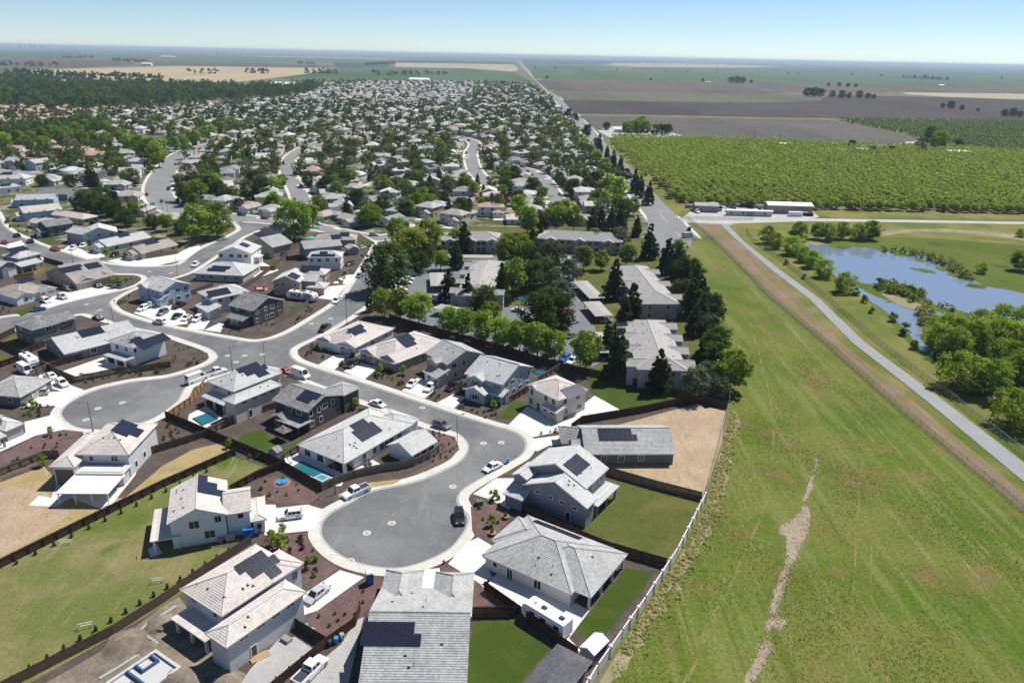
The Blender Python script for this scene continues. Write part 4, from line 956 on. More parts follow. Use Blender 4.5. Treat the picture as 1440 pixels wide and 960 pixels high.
# worn tracks through the meadow
def trail(pts, w, label=None, mat='trail'):
    P = smooth_line([g2(p) for p in pts], 9); m = MB(); r = random.Random(len(pts)); nn = normals2(P); zt = .034+.0003*(pts[0][0] % 37)
    e = [(p+n*(w/2+r.uniform(-.5, .5)*w*.5), p-n*(w/2+r.uniform(-.5, .5)*w*.5)) for p, n in zip(P, nn)]
    for (a, b), (c, d) in zip(e, e[1:]):
      if r.random() < .72: m.add([(*b, zt), (*d, zt), (*c, zt), (*a, zt)], [(0, 1, 2, 3)])
    struct('foot_trail', m, mat, label)
trail([(1055, 455), (1073, 520), (1086, 580), (1086, 640), (1076, 710), (1052, 765), (1030, 815), (1005, 870), (970, 950), (950, 1000)], .45)
trail([(1040, 800), (1010, 850), (985, 900), (960, 965)], .3)
trail([(1195, 600), (1212, 640), (1208, 700), (1204, 760), (1200, 830), (1195, 900), (1188, 965)], .25)
trail([(1226, 760), (1225, 830), (1240, 900), (1250, 970)], .25)
trail([(1130, 500), (1170, 550), (1220, 610), (1270, 680), (1330, 760), (1420, 860)], .4)
trail([(1142, 498), (1190, 548), (1250, 620), (1310, 690), (1400, 790)], .4)
er = random.Random(5)
GUL = [[(1136, 714), (1131, 710), (1125, 722), (1114, 731), (1101, 738), (1095, 748), (1105, 755), (1107, 772), (1104, 792), (1097, 812), (1090, 832), (1084, 850), (1083, 864), (1090, 863), (1097, 846), (1103, 826), (1108, 806), (1113, 792), (1121, 784), (1125, 768), (1134, 752), (1139, 732)],
       [(1080, 872), (1092, 870), (1104, 872), (1098, 884), (1086, 880), (1079, 886)], [(1078, 900), (1084, 912), (1076, 930), (1064, 950), (1050, 975), (1038, 975), (1056, 938), (1068, 910)], [(1138, 678), (1143, 668), (1142, 688), (1136, 700), (1130, 702)], [(1146, 650), (1148, 644), (1149, 654), (1146, 664)]]
EP = []
for gi, gl in enumerate(GUL):
    gp = smooth_line([g2(p) for p in gl], 6, True); gp = [p+Vector((er.uniform(-.22, .22), er.uniform(-.22, .22))) for p in gp]
    struct('eroded_gully', MB().sheet(gp, .036+.001*gi), 'eroded_soil'); EP += gp
cl = MB()
for i in range(700):
    k = er.randrange(len(EP)); q = EP[k].lerp(EP[(k+er.randrange(1, 9)) % len(EP)], er.random() if er.random() < .8 else 0) + Vector((er.uniform(-.5, .5), er.uniform(-.5, .5))); s = er.uniform(.08, .3)
    vs = [(q.x+s*er.uniform(.6, 1.2)*math.cos(a), q.y+s*er.uniform(.6, 1.2)*math.sin(a), .03) for a in (0, 1.2, 2.5, 3.8, 5.0)]+[(q.x, q.y, s*er.uniform(.4, .9))]
    cl.add(vs, [(j, (j+1) % 5, 5) for j in range(5)])
cl.build('soil_clods', 'eroded_soil', label='loose clods of bare soil strewn along the eroded gully', cat='soil', kind='stuff')

vp = smooth_line([g2(p) for p in [(838, 965), (862, 925), (907, 856), (952, 787), (992, 711), (1009, 645), (1025, 577)]], 9); vn = normals2(vp); vm = MB(); vr = random.Random(8)
ve = [p-n*min(vr.uniform(1.3, 3.4), 1+i*.25) for i, (p, n) in enumerate(zip(vp, vn))]; vi = [p-n*.15 for p, n in zip(vp, vn)]
for i in range(len(vp)-1): vm.add([(*ve[i], .038), (*ve[i+1], .038), (*vi[i+1], .038), (*vi[i], .038)], [(0, 1, 2, 3)])
struct('dry_verge', vm, 'dry_bank')

wr_ = random.Random(12)
for i, (x, y, rx, ry) in enumerate([(1248, 352, 26, 9), (1272, 358, 18, 8), (1292, 366, 10, 6), (1302, 381, 14, 7), (1330, 379, 12, 8), (1348, 388, 14, 10), (1180, 347, 20, 8), (1372, 402, 12, 8), (1285, 378, 6, 3), (1325, 434, 9, 3), (1252, 425, 6, 2), (1235, 400, 9, 3)]):
    q = g2((x, y)); struct('marsh_island', MB().sheet([(q.x+rx*.32*wr_.uniform(.5, 1.2)*math.cos(a*.42), q.y+ry*.6*wr_.uniform(.5, 1.2)*math.sin(a*.42)) for a in range(15)], .06+.001*i), 'marsh_grass')

patch('grass_verge', [(1100, 394), (1138, 421), (1197, 481), (1305, 567), (1440, 680), (1700, 885), (1700, 905), (1440, 693), (1290, 568), (1182, 480), (1126, 424)], .041, 'slope_grass')
# ================================================================== HOUSES OF THE NEW STREETS
def fr(v, fx0, fy0, fx1, fy1): x0, y0, x1, y1 = v['r']; return x0+(x1-x0)*fx0, y0+(y1-y0)*fy0, x0+(x1-x0)*fx1, y0+(y1-y0)*fy1
# low white house by the pool
h = House('low white house with a pale hip roof beside the corner swimming pool', A_(105, 510), A_(505, 672), 2.8, wall='white', roof='roof_light')
v = h.vol(A_(105, 510), A_(505, 672), A_(1100, 335), 2.8, 'hip', .42, wall=False)
a = fr(v, 0, 0, 1, 1)
MB().box(a[0]+.45, a[1]+3.6, 0, a[2]-.45, a[3]-.45, v['z']-.05, bottom=False).build('wall', 'wall_white', h.root)
MB().box(a[0]+.45, a[1]+.45, 0, a[0]+8.2, a[1]+3.6, v['z']-.06, bottom=False).build('wall', 'wall_white', h.root)
for x, y in ((a[2]-.75, a[1]+.75), (a[2]-.75, a[1]+3.4)): MB().box(x-.3, y-.3, 0, x+.3, y+.3, v['z']-.19).build('column', 'wall_white', h.root)
h.win(v, 'n', [(.17, 1.5, 1.6, 1.5), (.46, 1.45, 1.7, 1.7)]); h.win(v, 'rt', [(.27, 1.2, 1.0, 2.0), (.42, 1.6, 1, 1.3), (.53, 1.5, 1.2, 1.6), (.6, 1.5, 1.2, 1.6), (.67, 1.5, 1.2, 1.6), (.8, 1.6, 1.2, 1.2)])
h.vol(0, 0, 0, 2.8, 'hip', .42, local=(a[0]+4.5, a[3]-6, a[2]-.4, a[3]+2.6, 'y1'))
h.solar(v, 'rt', A_(675, 380), [(1, 4), (0, 6), (0, 6)]); h.vents(v, 'rt', 5); h.vents(v, 'n', 2)
h = House('small white casita with its own gable roof beside the curved fence', A_(860, 515), A_(1075, 605), 2.6, name='casita', wall='white', roof='roof_light', cat='outbuilding')
v = h.vol(A_(860, 515), A_(1075, 605), A_(1270, 470), 2.6, 'G', .5); h.win(v, 'rt', [(.2, 1.3, 1.3, 1.4), (.5, 1.3, 1.3, 1.4), (.82, 1.3, 1.3, 1.4)])
# trailer house on the near cul-de-sac
h = House('low white house with a broad grey hip roof and a parked trailer alongside', B_(105, 482), B_(862, 812), 2.8, wall='light_grey', roof='roof_grey')
v = h.vol(B_(105, 482), B_(862, 812), B_(935, 315), 2.8, 'hip', .38); h.win(v, 'n', [(.3, 1.05, 1.0, 2.0), (.63, 1.4, 1.3, 1.6), (.12, 1.7, .8, .8)])
w = h.vol(B_(1020, 838), B_(1345, 475), 14.5, 2.8, 'hip', .36, porch={'n': 3.2}, wall='light_grey'); h.win(w, 'n', [(.3, 1.2, 2.2, 2.0), (.7, 1.2, 2.2, 2.0)])
u = h.vol(B_(375, 140), B_(222, 372), 9, 2.75, 'hip', .36); h.garage(u, 'n', .5, 4.9)
h.vents(v, 'n', 6); h.vents(w, 'n', 1); h.solar(v, 'f', B_(740, 270), [(0, 9)])
# big roof at the lower edge of the picture
h = House('large house under a ribbed grey gable roof at the foot of the cul-de-sac', C_(1115, 165), C_(340, 155), 2.8, wall='beige', roof='roof_grey')
v = h.vol(C_(1115, 165), C_(340, 155), 20.5, 2.8, 'g', .40); h.rows(v, 'rt', 4); h.rows(v, 'lt', 4)
l0, l1 = h.loc(C_(345, 150), 2.8), h.loc(C_(675, 158), 2.8); h.vol(0, 0, 0, 2.8, 'hip', .58, local=(min(l0.x, l1.x), -4.4, max(l0.x, l1.x), 6, 'y0'))
l0, l1 = h.loc(C_(765, 180), 2.8), h.loc(C_(1115, 155), 2.8); q = h.vol(0, 0, 0, 2.8, 'hip', .58, local=(min(l0.x, l1.x), -4.0, max(l0.x, l1.x)-.2, 6.5, 'y0')); h.garage(q, 'n', .5)
h.solar(v, 'f', C_(425, 545), [(0, 7), (0, 8)]); h.vents(v, 'f', 6); h.vents(v, 'n', 4)
# two-storey beige-roofed house over the turned soil
def model_d(label, Z, m, wing, front, shed, wall, roof, solar, rows, gar=None):
    h = House(label, Z(*m[0]), Z(*m[1]), 5.4, wall=wall, roof=roof)
    v = h.vol(Z(*m[0]), Z(*m[1]), Z(*m[2]), 5.4, 'hip', .42); h.win(v, 'n', [(.25, 4.4, 1.3, .8), (.8, 4.3, .9, .9)])
    w = h.vol(Z(*wing[0]), Z(*wing[1]), Z(*wing[2]), 5.2, 'hip', .42); h.win(w, 'rt', [(.2, 4.5, 1.4, .45), (.42, 4.5, 1.4, .45), (.62, 4.5, 1.4, .45), (.82, 4.5, 1.4, .45), (.3, 1.1, .9, 1.9)])
    if front:
        u = h.vol(Z(*front[0]), Z(*front[1]), front[2], 5.35, 'hip', .42); h.win(u, 'n', [(.75, 3.9, 1, 1.4)])
    s = h.vol(Z(*shed[0]), Z(*shed[1]), shed[2], 2.75, 's', .16, porch={'n': shed[2]-1}); h.win(s, 'n', [(.35, 1.2, 3, 2.0), (.75, 1.2, 1.8, 2.0)])
    h.solar(v, 'rt', Z(*solar), rows); h.vents(v, 'n', 3); h.vents(v, 'rt', 3); h.vents(w, 'rt', 2)
    return h, v, w
h, v, w = model_d('two-storey white house with beige tile roof above the dug-up pool yard', D_, ((195, 410), (550, 640), (840, 30)), ((405, 780), (590, 905), (1255, 425)), ((985, 350), (1252, 190), 6), ((115, 655), (412, 850), 5.2), 'light_grey', 'roof_beige', (880, 230), [(0, 5), (1, 5), (3, 2)])
MB().box(0, 0, 0, 1.6, 1.0, .5).build('air_conditioner', 'metal_grey', h.root, loc=(w['w'][2]+.3, w['w'][3]-5, 0))
# two-storey house beside the dull lawn
h = House('grey-blue two-storey house with stepped gables next to the dull back lawn', E_(205, 485), E_(755, 690), 4.7, wall='slate', roof='roof_light')
v = h.vol(E_(205, 485), E_(755, 690), E_(845, 605), 4.7, 'G', .44); h.win(v, 'n', [(.22, 4.05, 1.0, .6), (.42, 3.9, 1.0, .6), (.62, 3.7, 1.0, .6), (.82, 3.5, 1.0, .6), (.72, 1.05, .9, 2.0)])
w = h.vol(E_(225, 335), E_(745, 525), E_(925, 345), 6.0, 'G', .44); h.win(w, 'n', [(.05, 5.0, 1.0, 1.3)]); h.win(w, 'rt', [(.45, 4.6, 1.6, 1.0), (.75, 4.6, 1.2, 1.0)])
u = h.vol(E_(850, 672), E_(1025, 495), 4.6, 2.75, 's', .2, porch={'n': 3.4}); h.win(u, 'n', [(.5, 1.2, 3.0, 2.0)])
q = h.vol(E_(40, 560), E_(205, 625), 5.5, 2.8, 's', .25); h.garage(q, 'lt', .5, 4.4); h.solar(w, 'rt', E_(665, 320), [(0, 5), (0, 5)]); h.vents(w, 'rt', 7); h.vents(v, 'rt', 3)
h.vol(E_(105, 410), E_(255, 440), 6, 5.6, 'G', .44)
# white gable house beside the wide driveway
h = House('white two-storey house with striped gable roof and blue tarp at its wall', F_(265, 525), F_(780, 440), 5.4, wall='white', roof='roof_beige')
v = h.vol(F_(265, 525), F_(780, 440), F_(785, 150), 5.4, 'G', .44); h.win(v, 'n', [(.42, 4.2, 1.6, 1.4), (.86, 4.6, 1.0, 1.2), (.68, 1.8, 1.7, 1.4)])
w = h.vol(F_(745, 446), F_(985, 408), 8.5, 5.0, 'g', .42); h.win(w, 'n', [(.6, 4.1, .9, .9)])
u = h.vol(F_(972, 492), F_(1112, 492), F_(1104, 282), 2.85, 'hip', .36); h.garage(u, 'rt', .5, 4.9); h.win(u, 'n', [(.5, 1.5, .8, 1.0)])
q = h.vol(F_(155, 398), F_(132, 668), 5.0, 2.75, 's', .2, porch={'n': 3.8}); h.win(q, 'n', [(.5, 1.2, 2.6, 2.0)])
h.solar(v, 'rt', F_(650, 200), [(0, 6), (0, 4), (0, 2)]); h.vents(v, 'lt', 6); h.vents(v, 'rt', 3)
x0, y0, x1, y1 = v['w']; MB().box(0, -.9, 0, 1.9, -.05, 1.8, 0, .06).build('blue_tarp', 'tarp_blue', h.root, loc=(x0+11.5, y0, 0)); MB().box(0, -.8, 0, 1.5, -.1, 1.4).build('storage_rack', 'galvanised', h.root, loc=(x0+8.6, y0, 0)); MB().box(0, -.8, 0, .9, -.05, .9).build('air_conditioner', 'metal_grey', h.root, loc=(x0+7.2, y0, 0))
# pool house K and charcoal house
model_d('two-storey white house with solar roof and small teal pool', K_, ((125, 275), (350, 365), (545, 125)), ((245, 430), (360, 470), (765, 305)), ((590, 250), (765, 190), 5), ((75, 400), (262, 480), 4.5), 'cream', 'roof_light', (525, 190), [(0, 6), (1, 6), (3, 3)])
h = House('charcoal two-storey house with grey roof and a brown gazebo behind', K_(670, 430), K_(970, 535), 5.3, wall='charcoal', roof='roof_slate', trim='trim_white')
v = h.vol(K_(670, 430), K_(970, 535), K_(1292, 395), 5.3, 'g', .34); h.win(v, 'n', [(.45, 4.2, 1.6, 1.2), (.75, 4.2, 1.6, 1.2)]); h.win(v, 'rt', [(.1, 4.2, .9, 1.3), (.34, 4.2, .9, 1.3), (.52, 4.4, 1.5, 1.2), (.76, 4.4, .9, 1.3), (.12, 1.5, 1, 1.3), (.38, 1.6, .9, 1.3)])
u = h.vol(K_(712, 600), K_(892, 668), 4.4, 2.8, 's', .22, porch={'n': 3.2}); q = h.vol(K_(668, 565), K_(770, 615), 4, 2.75, 'G', .4); h.win(q, 'n', [(.3, 1.4, 1, 1.4), (.7, 1.4, 1, 1.4)])
h.solar(v, 'n', K_(985, 410), [(0, 5), (-0, 4)]); h.vents(v, 'n', 3); h.vol(K_(1105, 350), K_(1290, 392), 6, 5.0, 'hip', .35, rmat='roof_grey')
g = House('square brown gazebo standing on the lawn behind the charcoal house', K_(690, 680), K_(772, 722), 2.4, name='gazebo', roof='roof_brown', cat='gazebo', trim='trim_dark')
v = g.vol(K_(690, 680), K_(772, 722), K_(850, 690), 2.4, 'hip', .55, wall=False)
for x in (v['r'][0]+.2, v['r'][2]-.2):
    for y in (v['r'][1]+.2, v['r'][3]-.2): MB().box(x-.08, y-.08, 0, x+.08, y+.08, 2.25).build('post', 'trim_dark', g.root)
# house with the white patio cover
h = House('pale blue-grey two-storey house with a bright white patio cover behind', N_(630, 470), N_(1085, 475), 5.4, wall='light_grey', roof='roof_beige')
v = h.vol(N_(630, 470), N_(1085, 475), N_(1312, 210), 5.4, 'hip', .42, rmat='roof_beige'); h.win(v, 'n', [(.25, 4.3, .9, 1), (.72, 4.3, 1.3, 1.2)]); h.win(v, 'rt', [(.2, 1.6, .9, 1.3), (.5, 1.6, .9, 1.3), (.45, 4.5, 1.2, .5)])
w = h.vol(N_(412, 575), N_(626, 580), N_(700, 290), 4.4, 'hip', .42); (x, y), sd = h.wallpt(w, 'n', .5); MB().box(-1.7, -.06, 0, 1.7, 0, 3.5).build('garage_door', 'door_brown', h.root, loc=(x, y, 0))
u = h.vol(N_(632, 632), N_(1042, 632), 3.4, 3.1, 's', .25); h.win(u, 'n', [(.3, 1.2, 3, 2), (.7, 1.2, 2, 2)])
q = h.rect(N_(465, 800), N_(912, 800), N_(1042, 640), 2.7); MB().box(q[0], q[1], 2.58, q[2], q[3], 2.7).box(q[0]-.05, q[1]-.08, 2.5, q[2]+.05, q[1], 2.74).build('patio_cover', 'tarp_white', h.root)
for i in range(4):
    x = q[0]+.3+(q[2]-q[0]-.6)*i/3; MB().box(x-.08, q[1]+.15, 0, x+.08, q[1]+.31, 2.58).build('post', 'white_metal', h.root)
h.solar(v, 'rt', N_(1085, 265), [(0, 5), (0, 5), (1, 3)]); h.vents(v, 'n', 5); h.vents(v, 'rt', 4)
# north side of the left cul-de-sac
h = House('white two-storey house with stepped solar array at the street corner', M_(905, 355), M_(1115, 415), 5.4, wall='white', roof='roof_grey')
v = h.vol(M_(905, 355), M_(1115, 415), M_(1437, 322), 5.4, 'hip', .4, rmat='roof_grey'); h.win(v, 'rt', [(.05, 4.2, .8, 1.1), (.3, 4.3, .8, 1.2), (.46, 4.3, 2.0, 1.3), (.66, 4.4, .9, 1.1)]); h.win(v, 'n', [(.3, 4.2, 1, 1.1), (.7, 4.2, 1, 1.1)])
u = h.vol(M_(872, 470), M_(1042, 528), 4.2, 2.8, 's', .25, porch={'n': 2.8}); h.solar(v, 'rt', M_(1270, 345), [(0, 3), (0, 9), (0, 9)]); h.vents(v, 'n', 5)
h = House('long grey one-storey house with pale roof between two dark houses', M_(360, 352), M_(540, 470), 2.8, wall='slate', roof='roof_light')
v = h.vol(M_(360, 352), M_(540, 470), M_(1120, 270), 2.8, 'G', .36); h.win(v, 'n', [(.3, 1.5, 1.2, 1.3), (.62, 1.5, 1.2, 1.3)]); h.win(v, 'rt', [(.12, 1.6, 1.4, 1.3), (.36, 1.6, 1.4, 1.3), (.62, 1.6, 1.4, 1.3)]); h.solar(v, 'rt', M_(770, 280), [(0, 6), (0, 6)]); h.vents(v, 'rt', 5)
h = House('dark brown-grey two-storey house with grey roof beside the left street', M_(100, 205), M_(265, 265), 5.3, wall='dark_grey', roof='roof_slate')
v = h.vol(M_(100, 205), M_(265, 265), M_(412, 165), 5.3, 'hip', .36); h.rows(v, 'n', 2, 2); h.win(v, 'rt', [(.6, 4.2, 1.6, 1.4)])
w = h.vol(M_(395, 208), M_(672, 166), 8, 5.1, 'g', .36); h.win(w, 'n', [(.5, 4.2, 1.2, 1.2)])
h = House('dark low house with grey roof cut by the left edge of the picture', M_(-190, 800), M_(165, 830), 2.8, wall='dark_grey', roof='roof_grey')
v = h.vol(M_(-190, 800), M_(165, 830), M_(240, 655), 2.8, 'hip', .34); h.garage(v, 'rt', .6, 4.9, 'door_tan'); h.rows(v, 'n', 2)
h = House('small grey house with white porch at the left edge below its driveway', N_(42, 278), N_(208, 208), 2.8, wall='grey', roof='roof_light')
v = h.vol(N_(42, 278), N_(208, 208), 9, 2.8, 'hip', .36); h.garage(v, 'rt', .45); w = h.vol(N_(-140, 190), N_(76, 160), 9, 5.2, 'hip', .36); h.vol(N_(-60, 350), N_(78, 318), 5, 2.7, 's', .2, porch={'n': 1.5})
# row along the north side of the street
def row_house(label, Z, m, gables, wall, roof, z=2.8, solar=None, kind='hip', gar=None, rt=3):
    h = House(label, Z(*m[0]), Z(*m[1]), z, wall=wall, roof=roof)
    v = h.vol(Z(*m[0]), Z(*m[1]), Z(*m[2]) if isinstance(m[2], tuple) else m[2], z, kind, .40)
    h.rows(v, 'rt', rt, 1 if z < 4 else 2); gl = []
    for (a, b, d, gz, k) in gables: gl.append(h.vol(Z(*a), Z(*b), d, gz, k, .42))
    if solar: h.solar(v, solar[2] if len(solar) > 2 else 'rt', Z(*solar[0]), solar[1])
    h.vents(v, 'rt' if 'rt' in v and v['rt'] in v['pl'] else v['n'], 4)
    return h, v, gl
h, v, g = row_house('white one-storey house at the corner, first of the north row', O_, ((150, 345), (470, 418), (842, 255)), [((155, 332), (262, 378), 8, 2.8, 'G'), ((320, 378), (472, 418), 7, 2.9, 'G')], 'white', 'roof_beige', solar=((500, 265), [(0, 6), (0, 5)]))
h.win(g[0], 'n', [(.5, 1.5, 1.2, 1.3)]); h.garage(g[1], 'n', .5, 4.6, 'door_grey')
h, v, g = row_house('taupe one-storey house with pale roof, second of the north row', O_, ((505, 438), (810, 552), (1135, 325)), [((505, 436), (640, 492), 8, 2.85, 'G'), ((690, 482), (812, 552), 7, 2.9, 'G')], 'taupe', 'roof_beige', solar=((915, 352), [(0, 5), (0, 5), (0, 4)]))
h.garage(g[0], 'n', .5, 4.4, 'door_grey'); h.win(g[1], 'n', [(.5, 1.5, 1.3, 1.4)]); h.shutters(g[1], 'n', .5, 1.5, 1.3, 1.4); h.door(v, 'n', .5)
h, v, g = row_house('beige two-storey house with twin white garage doors in the north row', O_, ((1062, 455), (1256, 556), (1432, 400)), [((1076, 512), (1168, 545), 5, 5.25, 'G')], 'beige', 'roof_grey', 5.3, kind='g')
h.win(v, 'n', [(.25, 4.2, .9, 1.2), (.7, 4.2, .9, 1.2)]); h.shutters(v, 'n', .25, 4.2, .9, 1.2); h.shutters(v, 'n', .7, 4.2, .9, 1.2)
u = h.vol(O_(1008, 620), O_(1200, 664), 4.5, 2.8, 's', .3); h.garage(u, 'n', .25, 2.6); h.garage(u, 'n', .68, 4.6)
h, v, g = row_house('light blue two-storey house with dark shutters in the north row', L_, ((75, 270), (402, 366), (656, 212)), [((100, 300), (232, 338), 5, 5.3, 'G'), ((65, 402), (247, 458), 5.5, 2.8, 'G')], 'blue_grey', 'roof_light', 5.4, kind='g', rt=4)
h.win(g[0], 'n', [(.5, 4.2, 1.2, 1.2)]); h.shutters(g[0], 'n', .5, 4.2, 1.2, 1.2); h.win(g[1], 'n', [(.5, 1.5, 1.6, 1.5)]); h.shutters(g[1], 'n', .5, 1.5, 1.6, 1.5); h.win(v, 'n', [(.85, 4.2, 1.0, 1.2)]); h.shutters(v, 'n', .85, 4.2, 1.0, 1.2)
u = h.vol(L_(285, 440), L_(402, 470), 3, 2.75, 's', .3, porch={'n': 1.8}); h.solar(v, 'f', L_(420, 165), [(0, 8)])
h, v, g = row_house('cream two-storey house with hip roof between two driveways at the knuckle', L_, ((600, 368), (872, 500), (1172, 428)), [((602, 372), (690, 410), 5, 5.45, 'G')], 'cream', 'roof_beige', 5.5, solar=((1000, 420), [(0, 6), (0, 6)]), rt=2)
h.win(v, 'n', [(.12, 4.2, 1, 1.5), (.6, 4.3, 1.2, 1.4), (.85, 4.3, 1.2, 1.4), (.1, 1.6, 1.1, 1.4)]); u = h.vol(L_(715, 545), L_(872, 605), 3, 2.8, 's', .3); h.garage(u, 'n', .5, 4.9, 'door_tan'); h.door(v, 'n', .35)
# house on the bare dirt lot
h = House('dark grey one-storey house with slate roof on the bare dirt lot', T_(555, 592), T_(1325, 588), 2.8, wall='dark_grey', roof='roof_grey')
v = h.vol(T_(555, 592), T_(1325, 588), 13.5, 2.8, 'g', .40); h.win(v, 'n', [(.2, 1.4, 1.0, 1.5), (.4, 1.4, 1.2, 1.5), (.63, 1.6, 1.1, 1.2)])
x0, y0, x1, y1 = v['r']; h.vol(0, 0, 0, 2.8, 'hip', .42, local=(x0-4.5, y0+4.8, x0+8, y1-.6, 'x0'), rmat='roof_slate'); v['wall'].data.transform(Matrix.Translation((0, 0, 0)))
w = h.vol(0, 0, 0, 2.75, 'G', .42, local=(x0-2.5, y0+2, x0+3, y0+7.5, 'x0')); h.garage(w, 'n', .5, 4.2)
h.solar(v, 'n', T_(830, 425), [(0, 7), (0, 8)]); h.vents(v, 'n', 2)
MB().box(x1-.75, y0+.55, 0, x1-.35, y0+.95, 2.6).build('column', 'wall_white', h.root)
# block between the upper streets
h, v, g = row_house('sky blue two-storey house facing the street corner', Q_, ((150, 428), (345, 482), (568, 408)), [((125, 430), (215, 455), 5, 5.2, 'G')], 'pale_blue', 'roof_light', 5.3, kind='g')
h.win(g[0], 'n', [(.4, 4.2, 1, 1), (.4, 1.5, 1, 1)]); h.win(v, 'n', [(.55, 4.2, .8, 1.2), (.75, 4.2, .8, 1.2)]); u = h.vol(Q_(235, 535), Q_(345, 545), 4, 2.8, 's', .3); h.garage(u, 'n', .5, 4)
h, v, g = row_house('pale two-storey house with light solar panels and white cars in front', Q_, ((640, 482), (762, 548), (1038, 452)), [], 'light_grey', 'roof_light', 5.3, solar=((825, 488), [(0, 7), (0, 7)]), rt=3)
h.win(v, 'n', [(.3, 4.1, 1, 1.3), (.75, 4.1, 1, 1.3)]); h.shutters(v, 'n', .3, 4.1, 1, 1.3); u = h.vol(Q_(572, 605), Q_(785, 645), 5, 2.8, 's', .25); h.garage(u, 'n', .5)
h, v, g = row_house('charcoal two-storey house with white-framed windows at the street bend', Q_, ((905, 592), (1112, 642), (1392, 552)), [], 'charcoal', 'roof_slate', 5.3, kind='g', rt=4)
h.win(v, 'n', [(.3, 4.2, 1, 1.2), (.8, 4.2, 1, 1.2)]); u = h.vol(Q_(872, 695), Q_(1032, 725), 4, 2.8, 's', .25); h.win(u, 'n', [(.3, 1.4, 1, 1.3), (.6, 1.4, 1, 1.3)])
h = House('low grey house with hip roof and a blue-shaded patio', Q_(610, 326), Q_(1030, 348), 2.8, wall='grey', roof='roof_light'); v = h.vol(Q_(610, 326), Q_(1030, 348), Q_(1150, 255), 2.8, 'hip', .38); h.rows(v, 'n', 4); h.solar(v, 'n', Q_(828, 288), [(1, 7), (0, 7)])
h = House('white two-storey house with lean-to porch beside the bright green lawn', R_(25, 272), R_(318, 280), 5.2, wall='white', roof='roof_light'); v = h.vol(R_(25, 272), R_(318, 280), R_(365, 215), 5.2, 'G', .36); h.rows(v, 'n', 4, 1, z1=4.0); w = h.vol(R_(300, 318), R_(412, 300), 4, 2.8, 's', .25, porch={'n': 2}); h.solar(v, 'rt', R_(265, 208), [(0, 4), (0, 4)])
h = House('grey-brown two-storey house with solar panels near the upper street', R_(300, 185), R_(500, 228), 4.8, wall='taupe', roof='roof_grey'); v = h.vol(R_(300, 185), R_(500, 228), 11, 4.8, 'G', .4); h.rows(v, 'n', 3); h.solar(v, 'rt', R_(390, 120), [(0, 4), (0, 4)])
h = House('beige two-storey house with white shade sail under the round trees', R_(385, 75), R_(525, 102), 4.8, wall='beige', roof='roof_light'); v = h.vol(R_(385, 75), R_(525, 102), R_(632, 65), 4.8, 'G', .4); h.rows(v, 'rt', 3); w = h.vol(R_(540, 150), R_(665, 125), 4, 2.6, 'flat', 0, wall=False, rmat='tarp_white')
h = House('taupe two-storey house with blue solar slope beside parked trailers', R_(490, 512), R_(728, 522), 5.2, wall='taupe', roof='roof_light'); v = h.vol(R_(490, 512), R_(728, 522), 11, 5.2, 'G', .42); h.win(v, 'n', [(.15, 4, .9, 1.1), (.38, 4, .9, 1.1), (.85, 4, .8, 1.1), (.7, 1.4, .8, 1.2)]); h.solar(v, 'rt', R_(680, 470), [(0, 5), (0, 5)])
w = h.vol(R_(735, 505), R_(865, 520), 9, 4.6, 'g', .36); u = h.vol(R_(770, 575), R_(945, 562), 7, 2.8, 'hip', .36); h.garage(u, 'rt', .5); h.solar(w, 'n', R_(820, 405), [(0, 7), (0, 7)])
q = h.vol(R_(880, 455), R_(1050, 415), 7, 2.9, 'hip', .36)
h = House('white two-storey house with a stepped black solar array facing the camera', R_(790, 312), R_(1078, 312), 5.2, wall='white', roof='roof_light'); v = h.vol(R_(790, 312), R_(1078, 312), 9, 5.2, 'hip', .4); h.rows(v, 'n', 4, 1, z1=4.0); h.solar(v, 'n', R_(930, 285), [(3, 3), (0, 9)]); h.rows(v, 'rt', 2, 2)
h = House('slate grey two-storey house with solar panels near the end of the curving street', R_(768, 242), R_(1090, 210), 4.8, wall='slate', roof='roof_grey'); v = h.vol(R_(768, 242), R_(1090, 210), 11, 4.8, 'g', .4); h.solar(v, 'n', R_(1035, 140), [(0, 4), (0, 4)]); w = h.vol(R_(1150, 250), R_(1225, 225), 6, 2.8, 'G', .4)
h = House('low tan house with blue solar panels beside the green front lawn', R_(850, 165), R_(1200, 165), 2.9, wall='tan', roof='roof_tan'); v = h.vol(R_(850, 165), R_(1200, 165), 11, 2.9, 'hip', .36); h.solar(v, 'n', R_(1110, 118), [(0, 4), (0, 4)]); h.rows(v, 'n', 3)
# left block
h = House('tan one-storey house with two black solar arrays and a red tree', P_(372, 442), P_(640, 532), 2.8, wall='tan', roof='roof_tan'); v = h.vol(P_(372, 442), P_(640, 532), P_(945, 448), 2.8, 'G', .40); h.rows(v, 'n', 3); h.solar(v, 'rt', P_(600, 410), [(0, 8), (0, 7)]); h.solar(v, 'rt', P_(785, 382), [(0, 5), (0, 5)])
w = h.vol(P_(640, 530), P_(832, 495), 5, 2.7, 'G', .4); h.garage(w, 'n', .5); u = h.vol(P_(830, 480), P_(945, 450), 6, 2.9, 'G', .45)
h = House('cream low house with white garage door and small green lawn', P_(-90, 600), P_(130, 652), 2.8, wall='white', roof='roof_tan'); v = h.vol(P_(-90, 600), P_(130, 652), P_(345, 545), 2.8, 'hip', .40); w = h.vol(P_(335, 605), P_(488, 568), 7, 2.8, 'G', .4); h.garage(w, 'n', .5, 4.9, 'door_tan'); u = h.vol(P_(118, 655), P_(308, 618), 6, 2.75, 'G', .4); h.win(u, 'n', [(.55, 1.4, 1.2, 1.3)]); h.rows(v, 'n', 2); h.solar(v, 'rt', P_(215, 500), [(0, 5), (0, 5)])
